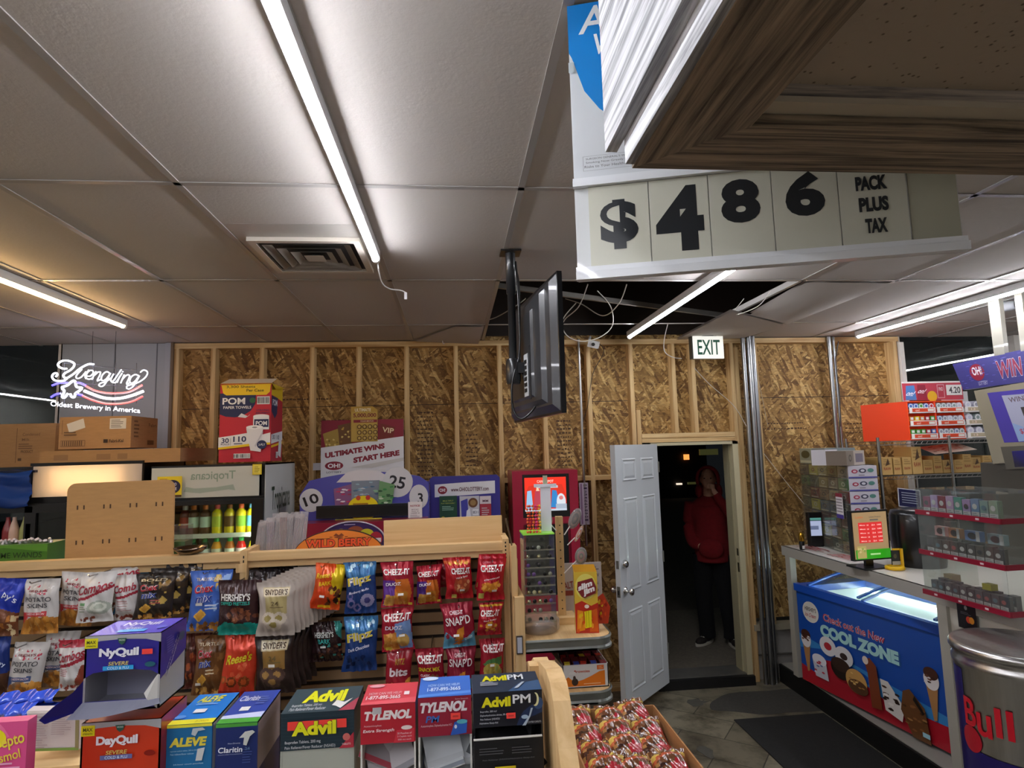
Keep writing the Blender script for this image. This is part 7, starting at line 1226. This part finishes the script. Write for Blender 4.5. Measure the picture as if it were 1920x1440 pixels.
material('orangeglow',.4,emit=.05); q=MB('orangeglow','e8501c'); q.add([(0,0,0),(0,0,Hh),(xl-x0,.26,Hh-.01),(xl-x0,.26,0)],[(0,1,2,3),(3,2,1,0)],'e84e1c'); q.box(0,x1-x0,.24,.26,0,Hh,'c8401c'); q.box(0,x1-x0,0,.26,Hh-.006,Hh,'e84e1c'); q.box(0,x1-x0,0,.26,0,.006,'e84e1c'); q.box(0,.008,0,.26,0,Hh,'e84e1c'); q.box((x1-x0)/2-.006,(x1-x0)/2+.006,0,.2,0,Hh,'e04020'); q.box(x1-x0-.004,x1-x0+.004,0,.26,0,Hh,'c84020'); q.build('cabinet',parent=t)
MB('p','c8c8c8').box(x1-x0+.006,x2-x0,.20,.22,0,Hh+.09).box(x1-x0+.006,x2-x0,0,.22,0,.004).build('white_bay',parent=t)
tw_=(x1-x0)/2; rr=random.Random(2)
for r_ in range(3):
    zz=Hh*(r_)/3
    for c_ in range(3):
        xa_,xb_=((0.012,tw_-.008),(tw_+.01,2*tw_-.006),(2*tw_+.012,x2-x0))[c_]
        q=MB('p','ece8e4'); q.box(xa_,xb_,-.006,.18,zz+.008,zz+.012); q.box(xa_,xb_,-.012,-.006,zz+.008,zz+.052); w_=xb_-xa_
        art(q,front(xa_,xb_,-.0124,zz+.008,zz+.052),[('r',.1,.2,.95,.85,'e04a24' if c_<2 else 'b8a88a'),('t','on!' if c_<2 else '1.3',.3,.52,.16,.4,'f4d8c8',{'b':.05}),('r',.7,.3,.93,.75,'f0e8e0')]); q.build('price_strip',parent=t)
        for i in range(5 if c_<2 else 3):
            col=rr.choice(['4a9a3a','3a6ab8','b82a3a','e8c81c','d8742a']) if c_==0 else rr.choice(['7a8ab0','8a9a98','9a9aa8','c8c8d8'])
            n5=5 if c_<2 else 3; xx=xa_+w_*(i+.5)/n5; q=MB('g',col); rz=min(.030,w_/n5*.52)
            if c_==0 and r_<2: q.box(xx-rz*.85,xx+rz*.85,.0,.1,zz+.053,zz+.053+.035,col); q.box(xx-rz*.5,xx+rz*.5,-.0005,0,zz+.06,zz+.08,'e8e8e8')
            else: q.lathe([(rz,0),(rz,.1)],o=(xx,.0,zz+.053+rz*.55),n=18,axis='y',c=col); q.lathe([(rz*.8,-.001),(rz*.8,0)],o=(xx,.0,zz+.053+rz*.55),n=18,axis='y',c='e0e0e4'); q.lathe([(rz*.5,-.0018),(rz*.5,-.001)],o=(xx,.0,zz+.053+rz*.55),n=14,axis='y',c=col)
            q.build('tin',label='small nicotine tin in the lit orange and white rack',cat='tin',group='tins in the orange and white rack',loc=(x0,WY+.02,z0))
xb0,xb1,zb0,zb1=rect(1692,716,1805,750,WY+.05); q=MB('p','e0dcd8'); q.box(xb0,xb1,WY+.05,WY+.055,zb0,zb1+.004); art(q,front(xb0,xb1,WY+.0495,zb0,zb1),[('r',0,0,1,.94,'b8384a'),('p',[(.04,.02),(.06,.8),(.2,.82),(.22,.02)],'4a7ab8'),('t','on!',.13,.38,.12,.28,'e8e8f0',{'b':.05,'rot':-15}),('p',[(.23,.02),(.25,.85),(.38,.85),(.4,.02)],'8a1c34'),('t','on!',.32,.5,.11,.26,'e8d8e0',{'b':.05,'rot':-15}),('e',.48,.2,.08,.3,'d8a81c'),('r',.57,.1,.69,.85,'d0a0a8'),('r',.58,.14,.68,.81,'b03044'),('t','FIND',.63,.6,.07,.2,'e0c8cc'),('r',.72,.25,.98,.82,'e0dcd8'),('t','4.20',.86,.53,.19,.36,'4a4448',{'b':.06})]); q.build('price_banner',label='red price banner reading 4.20 on top of the orange rack',cat='banner',)
# tan rolling-paper boxes on the second wire shelf
rr=random.Random(6); xx=xa+.05; i=0
while xx<xa+.98:
    w_=rr.uniform(.07,.10); h_=rr.uniform(.10,.15) if i not in (3,) else .22; q=MB('p','b8955a'); q.box(0,w_*.94,0,.2,0,h_); art(q,front(0,w_*.94,-.0004,0,h_),[('t','RAW',.5,.35,.7,.16,'8a3a24',{'b':.06}),('r',.1,.6,.9,.64,'8a6a3a'),('l',.15,.7,.85,.92,2,'9a7a48')]+([('p',[(.3,.5),(.6,.95),(.75,.6)],'4a3420')] if i%3==0 else [])); q.build('rolling_paper_box',label='tan rolling-paper box with red letters on the wire shelf below the orange rack',cat='box',group='tan boxes on the wire shelf',loc=(xx,WY+.03+rr.uniform(0,.03),zs[1]+.0005),rot=(0,0,rr.uniform(-.02,.02))); xx+=w_+.006; i+=1
x0_,x1_,z0_,z1_=rect(1738,848,1840,872,WY-.02); q=MB('p','d8c8b8'); q.add([(0,0,0),(.36,-.02,.03),(.32,.14,.09),(-.02,.16,.06)],[(0,1,2,3),(3,2,1,0)]); art(q,flat((0,0,.0005),(.36,-.02,.03),(-.03,.15,.06),(0,-.3,1)),[('q',.1,.1,.9,.9,22,.05,['a84a3a','c87a5a','e8dcc8','7a5a3a'])]); q.build('open_flyer',label='cream printed flyer lying across the tan boxes',cat='flyer',loc=(xa+.52,WY+.04,zs[1]+.155))
for i in range(14):
    q=MB('g',rr.choice(['1c1c20','26262c','b83a24','3a2a5a','2a2a2e','7a2a2c'])); q.box(-.03,.03,0,.05,0,rr.uniform(.08,.13)); q.box(-.02,.015,-.001,0,.0,.03,'b0b0b8'); q.build('lighter_pack',label='dark small pack standing on the lowest wire shelf behind the vape case',cat='pack',group='dark packs on the lowest wire shelf',loc=(xa+.55+.085*i,WY-.0+.03*(i%2),zs[2]+.001))
# vape case: three clear tiers with red price rails
VP0=atz(1735,1111,CT); VP1=atz(1897,1157,CT); dv=VP1-VP0; Lv=dv.length; va=math.atan2(dv.y,dv.x); ym=VP0.y
hz=[0]+[at(1731,1036,VP0.y).z-CT,at(1724,962,VP0.y).z-CT,at(1721,914,VP0.y).z-CT]
vc=thing('vape_case','clear three-tier display case with red price rails on the near end of the counter','display case',VP0,(0,0,va)); Mv=Matrix.Translation(VP0)@Matrix.Rotation(va,4,'Z')
for k in range(3):
    z0_,z1_=hz[k],hz[k+1]
    MB('g','8a1c30').box(-.004,Lv+.004,-.012,-.002,z0_-.004,z0_+.022).box(Lv-.002,Lv+.006,-.002,.34,z0_-.004,z0_+.022).build('price_rail',parent=vc)
    MB('clear','c8d0cc').box(0,Lv,-.002,0,z0_+.022,z1_-.004).box(Lv-.003,Lv,0,.34,z0_+.022,z1_-.004).box(0,.003,0,.34,z0_+.022,z1_-.004).build('clear_wall',parent=vc)
    MB('clear','b8c0bc').box(0,Lv,0,.34,z1_-.006,z1_-.002).build('clear_shelf',parent=vc)
    for j in range(3):
        tg=MB('p','d0b8bc'); xx=Lv*(.15+.3*j); tg.box(xx,xx+.02,-.0128,-.012,z0_+.004,z0_+.014); tg.build('price_tag',parent=vc)
rr=random.Random(31)
def packs(z,h,w,pal,n,lab,grp,rows=((.02,)),cover=None,wh=.35):
    for y in rows:
        for i in range(n):
            c=pal[(i*5+int(y*50))%len(pal)] if cover is None else cover; q=MB('g',c); hh_=h*rr.uniform(.92,1.05); q.box(0,w*.92,0,.03,0,hh_); art(q,front(0,w*.92,-.0004,0,hh_),[('r',0,0,1,wh,'c0c0c0'),('l',.1,.04,.9,wh-.03,3,'8a8a90'),('e',.5,.62,.3,.14,rr.choice(['3a3a3e','c8c8c8','a85a5a','5a7a8a']))],m='g')
            q.build('vape_pack',label=lab,cat='pack',group=grp,loc=Mv@Vector((.015+(Lv-.05)*i/n,y,z+.0035)),rot=(0,0,va))
packs(hz[2]+.0,.10,.05,['7a9a94','8a2a5a','7a2038','4a9484','6a8ab0','8aa08a','b09ac8','b89ac0','a08ab8'],9,'pastel vape pack on the top tier of the clear case','vape packs on the top tier',rows=(.03,))
packs(hz[1]+.0,.085,.05,['5a5450','4a4644','565250','605a54'],9,'grey vape pack on the middle tier of the clear case','vape packs on the middle tier',rows=(.03,))
for i,(u,c,w_) in enumerate(((.02,'d8a8a8',.07),(.2,'b8825a',.07),(.40,'6a86b8',.09),(.66,'88a0a8',.09))):
    q=MB('g',c); q.box(0,w_,0,.03,0,.05); art(q,front(0,w_,-.0004,0,.05),[('e',.5,.5,.3,.35,'3a3436'),('r',.75,0,1,1,'d0d0d4')],m='g'); q.build('boxed_device',label=['pink','brown','blue','grey-blue'][i]+' boxed device lying behind the grey packs on the middle tier',cat='box',loc=Mv@Vector((.02+Lv*u,.07,hz[1]+.1)),rot=(0,0,va))
MB('clear','c8d0cc').box(.005,Lv-.005,.065,.12,hz[1]+.096,hz[1]+.0995).build('inner_ledge',parent=vc)
packs(.0,.075,.045,['4a4a50','54545a','46464c','5c5a60'],10,'dark vape pack on the bottom tier of the clear case','vape packs on the bottom tier',rows=(.03,.075))
q=MB('g','a89a7a'); q.box(0,.06,0,.05,0,.095); art(q,front(0,.06,-.0004,0,.095),[('r',0,0,1,.3,'b8b4a8'),('e',.3,.65,.12,.1,'d8d0b0'),('e',.7,.65,.12,.1,'d8d0b0')],m='g'); q.build('tan_pack',label='tan carton at the left end of the bottom tier of the clear case',cat='carton',loc=Mv@Vector((.005,-.0+.12,.004)),rot=(0,0,va))
MB('g','a8a02c').box(0,.05,0,.04,0,.03).build('yellow_pack',label='small yellow pack lying on top of the packs in the bottom tier',cat='pack',loc=Mv@Vector((Lv*.62,.05,.085)),rot=(0,0,va))
# payment sign under the case
p=at(1741,1118,3.28); q=MB('g','1a1a1e'); q.box(0,.115,0,.002,-.15,0); art(q,front(0,.115,-.0004,-.15,0),[('e',.6,.35,.14,.12,'c8402a'),('e',.76,.35,.14,.12,'d88a2a'),('e',.5,.75,.08,.08,'a8a8ac'),('l',.2,.5,.8,.6,2,'6a6a70')],m='g'); q.build('payment_sign',label='small black payment sign with orange circles hanging under the clear case',cat='sign',loc=(CX-.008,3.18,CT-.012),rot=(0,0,va))
# lottery kiosk at the right edge
KP0,KP1=at(1788,683,4.1),at(1920,655,3.62); KN=Vector((KP1.y-KP0.y,-(KP1.x-KP0.x),0)).normalized()
def k_at(a,b):  # points on the kiosk front plane
    d=ray(a,b); return EYE+d*((KP0-EYE).dot(KN)/d.dot(KN))
def kpoly(q,pts,th=.02,c=None,m='g'):
    P_=[k_at(*p) for p in pts]; n_=(P_[1]-P_[0]).cross(P_[2]-P_[0]).normalized(); 
    if n_.y<0: n_=-n_
    N=len(P_); vs=P_+[p+n_*th for p in P_]; q.add(vs,[tuple(range(N)),tuple(range(N,2*N))[::-1]]+[(i,N+i,N+(i+1)%N,(i+1)%N) for i in range(N)],c,m)
kk=thing('lottery_kiosk','beige lottery kiosk with purple header cut by the right edge of the photo','kiosk',(0,0,0))
q=MB('g','d2cdb8'); kpoly(q,[(1845,510),(1866,506),(1884,664),(1864,668)],.04,'8f8b80'); kpoly(q,[(1898,528),(1912,526),(1928,656),(1914,659)],.04,'8f8b80'); q.build('support_post',parent=kk)
q=MB('g','b2a996'); kpoly(q,[(1826,733),(1990,705),(2060,900),(1880,868),(1862,870)],.03,'8f8774'); q.build('frame',parent=kk)
q=MB('g','46408c'); kpoly(q,[(1786,683),(1990,640),(2000,706),(1806,731)],.05,'3c3a7c'); 
O=k_at(1806,731); hx_=k_at(1990,706)-O; hz_=k_at(1788,683)-O; 
_c=[k_at(*p) for p in ((1806,731),(1990,706),(1990,640),(1788,683))]
fk=lambda u,v,d:(_c[0]*(1-u)+_c[1]*u)*(1-v)+(_c[3]*(1-u)+_c[2]*u)*v-Vector((0,.003+d,0))
art(q,fk,[('q',.0,.05,.95,.95,60,.02,['5a5cb0','3a3478','504ea0'])],m='g')
art(q,fk,[('e',.20,.55,.075,.30,'8a1f38'),('t','OH!',.20,.60,.10,.30,'e0dce0',{'b':.08,'rot':0}),('t','LOTTERY',.23,.15,.10,.14,'a8a8c8',{'b':.03}),('t','WIN',.52,.5,.24,.62,'c8b8c8',{'b':.1}),('t','WIN',.52,.5,.235,.58,'8a2a48',{'b':.05})],m='g',d0=.004); q.build('header',parent=kk)
q=MB('g','4038a0'); kpoly(q,[(1850,737),(1960,725),(1990,826),(1882,830)],.002,'4a3f9c'); q.build('purple_panel',parent=kk).location=(0,-.004,0)
q=MB('p','a8a8bc'); kpoly(q,[(1876,742),(1975,734),(1998,820),(1908,828)],.002,'a4a6bc'); 
O=k_at(1908,828); hx_=k_at(2000,820)-O; hz_=k_at(1876,742)-O; art(q,lambda u,v,d:O+hx_*u+hz_*v-Vector((0,.001+d,0)),[('p',[(0,0),(0,.4),(.2,.3),(.3,0)],'8aa4cc'),('t','WINNERS',.46,.88,.7,.11,'6a5a60',{'b':.04}),('r',.3,.3,.9,.7,'3a3430'),('t','$5,000',.3,.2,.4,.12,'b03a4a')]); q.build('poster',parent=kk).location=(0,-.008,0)
q=MB('p','5a564c'); kpoly(q,[(1875,838),(1990,832),(1996,876),(1886,880)],.01,'57534a'); kpoly(q,[(1896,846),(1990,840),(1992,872),(1902,876)],.002,'3a34a0'); q.build('lower_bay',parent=kk).location=(0,-.004,0)
q=MB('g','a89f8a'); kpoly(q,[(1866,868),(2010,880),(2010,1100),(1880,1100)],.25,'4a463e'); q.build('base',parent=kk).location=(0,.12,0)
# steel barrel cooler
BC=Vector((2.50,2.62,0)); HB=1.10; R=.245
t=thing('barrel_cooler','stainless steel barrel drinks cooler with red and blue print at bottom right','cooler',BC)
q=MB('steel','d4d4d4'); q.lathe([(R-.02,.02),(R-.01,.06),(R-.008,HB-.10),(R+.0,HB-.09),(R,HB-.07),(R-.008,HB-.06),(R-.004,HB-.035),(R+.006,HB-.03),(R+.006,HB-.012),(R-.002,HB),(R-.02,HB)],n=56); q.build('barrel',parent=t)
MB('clear','a8acb0').lathe([(R-.022,HB-.015),(R-.04,HB-.005),(R-.05,HB-.008),(0,HB-.008)],n=40).build('lid',parent=t)
q=MB('p','8a8c94'); q.lathe([(R-.045,HB-.2),(R-.025,HB-.05)],n=40); q.lathe([(R-.05,HB-.12),(0.0,HB-.12)],n=30); rr=random.Random(14)
q.build('liner',parent=t)
for i in range(9):
    a=2*PI*i/9; MB('foil',rr.choice(['c8ccd4','8a98b8','d8dce0'])).lathe([(.024,0),(.027,.01),(.027,.05),(.02,.06),(.001,.058)],n=12).build('drink_can',label='silver drink can top under the clear lid of the barrel cooler',cat='can',group='cans in the barrel cooler',loc=BC+Vector((.13*K(a),.13*S(a),HB-.115)))
def cyl(u,v,d): # u along the arc measured in radians from the camera-facing side, v height
    return (lambda a:Vector(((R-.0075+d)*K(a),(R-.0075+d)*S(a),v)))(u)
def wrap(q,pts,c,n_=10,d=.0008):
    pass
q=MB('g')
a0=math.radians(-128)
def patch(a1,a2,z1,z2,c,d=.0006,n_=10):
    vs=[cyl(a1+(a2-a1)*i/n_,z,d) for z in (z1,z2) for i in range(n_+1)]; q.add(vs,[(i,i+1,n_+2+i,n_+1+i) for i in range(n_)],c,'g',True)
patch(math.radians(-222),math.radians(-192),.06,HB-.11,'241c60'); 
ce=(math.radians(-186),.70); vs=[cyl(ce[0],ce[1],.0016)]
for rr_ in (.33,.66,1.):
    for i in range(24): an=2*PI*i/24; vs.append(cyl(ce[0]+.22*rr_*K(an),ce[1]+.055*rr_*S(an),.0016))
q.add(vs,[(0,1+i,1+(i+1)%24) for i in range(24)]+[(1+24*k+i,25+24*k+i,25+24*k+(i+1)%24,1+24*k+(i+1)%24) for k in (0,1) for i in range(24)],'b01c2c','g')
patch(math.radians(-192),math.radians(-110),.52,.66,'241c60',.0010)
q.build('blue_print',parent=t)
q=MB('g'); 
for i,ch in enumerate('Bull'):
    la,lb=((-193,-177),(-177,-161),(-158,-152),(-148,-142))[i]; fs_=lambda u,v,d:cyl(math.radians(la+(lb-la)*u),(.755 if ch!='u' else .735)+v*(.12 if ch!='u' else .095),.0022+d); text_op(q,fs_,('t',ch,.5,.5,.95,1,'c8202e',{'b':.05}),.0,'g')
q.build('red_lettering',parent=t)
# white shelf unit legs beside the freezer (short foreground post)
# hanging lamp bits near the right window
t=thing('security_camera','white bullet security camera under the ceiling at the right edge','camera',at(1884,575,3.9),(0,0,.5)); MB('g','b8bcc0').lathe([(.03,-.06),(.035,-.05),(.035,.05),(.02,.06)],n=16,axis='y').build('body',parent=t); MB('g','a8acb0').lathe([(.035,.0),(.035,.02),(.012,.03),(.012,CZ-at(1884,575,3.9).z-.001)],n=14).build('mount',parent=t); MB('g','1c1c1e').lathe([(.022,-.0625),(.022,-.06)],n=14,axis='y').build('lens',parent=t)
# ============================================================ PERSON OUTSIDE THE DOOR
def remeshed(q,name,parent,vox=.012,smooth=4,**k):
    o=q.build(name,parent=parent,**k); m=o.modifiers.new('r','REMESH'); m.mode='VOXEL'; m.voxel_size=vox; m.use_smooth_shade=True
    s_=o.modifiers.new('s','SMOOTH'); s_.factor=.6; s_.iterations=smooth
    dg=bpy.context.evaluated_depsgraph_get(); me=bpy.data.meshes.new_from_object(o.evaluated_get(dg)); o.modifiers.clear(); old=o.data; o.data=me; bpy.data.meshes.remove(old)
    return o
PG=-.008
pr=thing('person','person in a red hooded sweatshirt, hand raised to the mouth, standing outside the open door','person',(2.67,6.28,PG),(0,0,math.radians(-26)))
skin=MB('skin','b07a60'); material('skin',.55,col='d8a488',bump=.2,bscale=120); material('redcloth',.95,col='861a20',bump=.6,bscale=250,noise=.15,nscale=30); material('blackcloth',.95,col='111114',bump=.4,bscale=200); material('shoecloth',.8,col='2a2422'); material('sole',.6,col='cfcabc')
# local frame: faces -y, x to its left hand side seen from the camera = right
def limb(q,pts,rs,c='b07a60',n=10): q.tube(catmull(pts,5),[rs[min(len(rs)-1,int(i/5))]*(1-(i%5)/5)+rs[min(len(rs)-1,int(i/5)+1)]*((i%5)/5) for i in range(5*(len(pts)-1)+1)],n,c)
Hh=1.80
b=MB('skin')
b.sphere((0,-.012,1.68),(.075,.092,.112),20); b.sphere((0,-.05,1.625),(.052,.055,.055),14)       # skull, jaw
b.tube([(0,-.095,1.70),(0,-.112,1.665),(0,-.104,1.655)],[.009,.015,.012],8); b.sphere((0,-.086,1.632),(.024,.014,.007),10); b.sphere((0,-.085,1.617),(.021,.013,.007),10)
b.sphere((-.03,-.088,1.70),(.02,.008,.006),8); b.sphere((.03,-.088,1.70),(.02,.008,.006),8); b.sphere((-.076,.0,1.67),(.012,.022,.032),8); b.sphere((.076,.0,1.67),(.012,.022,.032),8)
b.tube([(0,0,1.60),(0,.015,1.48)],[.055,.06],12)
b.sphere((0,.01,1.30),(.17,.11,.20),16); b.sphere((0,.0,1.08),(.14,.10,.18),16); b.sphere((0,.0,.95),(.155,.11,.12),16)
sh=lambda s_:(.185*s_,.01,1.43)
# arm raised to the mouth (on the picture's right) and the hanging arm
limb(b,[sh(1),(.27,-.06,1.22),(.23,-.17,1.30),(.10,-.19,1.50),(.055,-.175,1.57)],[.05,.045,.04,.03,.026])
limb(b,[sh(-1),(-.225,.02,1.18),(-.19,-.10,1.03),(-.10,-.165,1.0)],[.05,.043,.033,.027])
b.sphere((.04,-.165,1.605),(.036,.022,.036),12)
for k,(dx,dz) in enumerate(((0,.022),(-.004,.008),(-.006,-.006),(-.004,-.020))):
    b.tube([(.045,-.18,1.605+dz),(.018,-.192,1.612+dz),(-.006,-.176,1.612+dz*.8),(-.010,-.150,1.610+dz*.8)],[.010,.0095,.0085,.007],7)
b.tube([(.045,-.155,1.60),(.025,-.14,1.585),(.004,-.142,1.59)],[.011,.010,.008],7)
b.sphere((-.07,-.172,.99),(.04,.02,.032),12)
for k in range(4): b.tube([(-.045,-.178,1.012-.018*k),(-.01,-.182,1.006-.018*k),(.018-.004*abs(k-1.5),-.175,1.0-.017*k)],[.010,.009,.007],7)
b.tube([(-.08,-.178,1.015),(-.05,-.188,1.03),(-.03,-.188,1.03)],[.011,.010,.008],7)
for s_ in (-1,1):
    limb(b,[(.085*s_,0,.95),(.10*s_,-.015,.52),(.105*s_+.02,.02,.12),(.105*s_+.02,.0,.06)],[.085,.058,.04,.04])
body=remeshed(b,'body',pr,.0085,2)
for s_ in (-1,1): MB('p','1a1410').sphere((.031*s_,-.094,1.688),(.011,.006,.006),10).build('eye',parent=pr)
# sweatshirt with hood
h=MB('redcloth')
h.sphere((0,.01,1.33),(.215,.15,.18),20); h.tube([(0,.0,1.40),(0,.005,1.2),(0,.0,1.0),(0,.0,.83)],[.16,.175,.185,.18],20)
limb(h,[sh(1),(.28,-.06,1.21),(.24,-.175,1.29),(.115,-.195,1.47),(.075,-.188,1.53)],[.078,.072,.06,.046,.040])
limb(h,[sh(-1),(-.225,.02,1.18),(-.19,-.10,1.03),(-.115,-.155,1.0)],[.075,.065,.052,.04])
h.sphere((0,.08,1.46),(.13,.10,.10),14)
hs=remeshed(h,'sweatshirt',pr,.012,4)
# widen: flatten front-back
hd=MB('redcloth'); n_=20; vs=[]; prof=[]
for j in range(11):
    t_=j/10; a=math.radians(38+ (205-38)*t_)   # arc over the head from the forehead to the nape
    prof.append(a)
ring=[]
N_=18; rows=[]
for i in range(N_+1):
    ph=math.radians(-108+216*i/N_)       # around, 0 = top
    row=[]
    for j in range(10):
        y=-.080+.215*j/9; r_=.118*math.sqrt(max(.02,1-((y-.0)/.165)**2)) if y>0 else .118-.012*(-y/.08)
        zz=1.685+1.12*r_*K(ph)- (.0 if abs(ph)<1.2 else .03*(abs(ph)-1.2)*1.2); row.append((r_*S(ph)*1.0,y,zz))
    rows.append(row)
vs=[p for r_ in rows for p in r_]; fs=[(i*10+j,i*10+j+1,(i+1)*10+j+1,(i+1)*10+j) for i in range(N_) for j in range(9)]
hd.add(vs,fs,'a01c22','redcloth',True)
hd.tube([rows[i][0] for i in range(N_+1)],.012,8); hd.sphere((0,.07,1.56),(.115,.07,.075),12); hd.sphere((-.10,-.0,1.55),(.035,.08,.07),10); hd.sphere((.10,-.0,1.55),(.035,.08,.07),10)
o=hd.build('hood',parent=hs); sd=o.modifiers.new('t','SOLIDIFY'); sd.thickness=.010; sd.offset=0
pk=MB('redcloth'); pk.sphere((0,-.185,.98),(.125,.045,.10),14); pk.build('front_pocket',parent=hs)
p_=MB('blackcloth'); p_.sphere((0,.0,.93),(.18,.135,.12),16)
for s_ in (-1,1): limb(p_,[(.095*s_,0,.90),(.11*s_,-.01,.52),(.12*s_+.02,.02,.16),(.12*s_+.02,.015,.05)],[.115,.09,.08,.085],n=14)
remeshed(p_,'trousers',pr,.012,3)
for s_,ry in ((-1,-.5),(1,.35)):
    sh_=MB('shoecloth'); cx0=.12*s_+.02; yy=-.0
    sh_.sphere((0,-.02,.055),(.045,.075,.05),12,'2a2422','shoecloth'); sh_.sphere((0,-.12,.04),(.047,.085,.034),12,'2a2422','shoecloth')
    o=sh_.build('shoe',parent=pr); o.location=(cx0,.02,0); o.rotation_euler=(0,0,ry)
    so=MB('sole'); so.prism([(.048*K(a)*(1-.1*S(a)),-.06+.155*S(a)) for a in np.linspace(0,2*PI,24)[:-1]],0,.022,'z'); so.build('sole',parent=o)
    lc=MB('sole'); 
    for k in range(4): lc.box(-.02,.02,-.08-.018*k,-.074-.018*k,.075-.007*k,.082-.007*k)
    lc.build('laces',parent=o)
# far lot: dim buildings and lights
bd_=thing('distant_shop','dim far-off building with small lit windows across the dark lot','building',(7.2,24,-.12))
MB('p','15110f').box(-4,3,0,4,0,5.2).build('wall',parent=bd_)
emat('farorange','ff9a4a',.5); emat('farwhite','ffe8d0',.4); emat('fardim','8a8a3a',.04)
def far(a0,b0,a1,b1,m,nm): 
    x0,x1,z0,z1=rect(a0,b0,a1,b1,23.9); q=MB(m); q.box(x0-7.2,x1-7.2,-.12,-.02,z0+.12,z1+.12,m=m); q.build(nm,parent=bd_)
far(1283,852,1292,862,'farorange','lit_window'); far(1269,906,1279,909,'farwhite','lit_window'); far(1312,842,1346,853,'fardim','lit_sign'); far(1290,904,1310,908,'fardim','lit_window')
COL.objects.unlink(_to); bpy.data.objects.remove(_to)
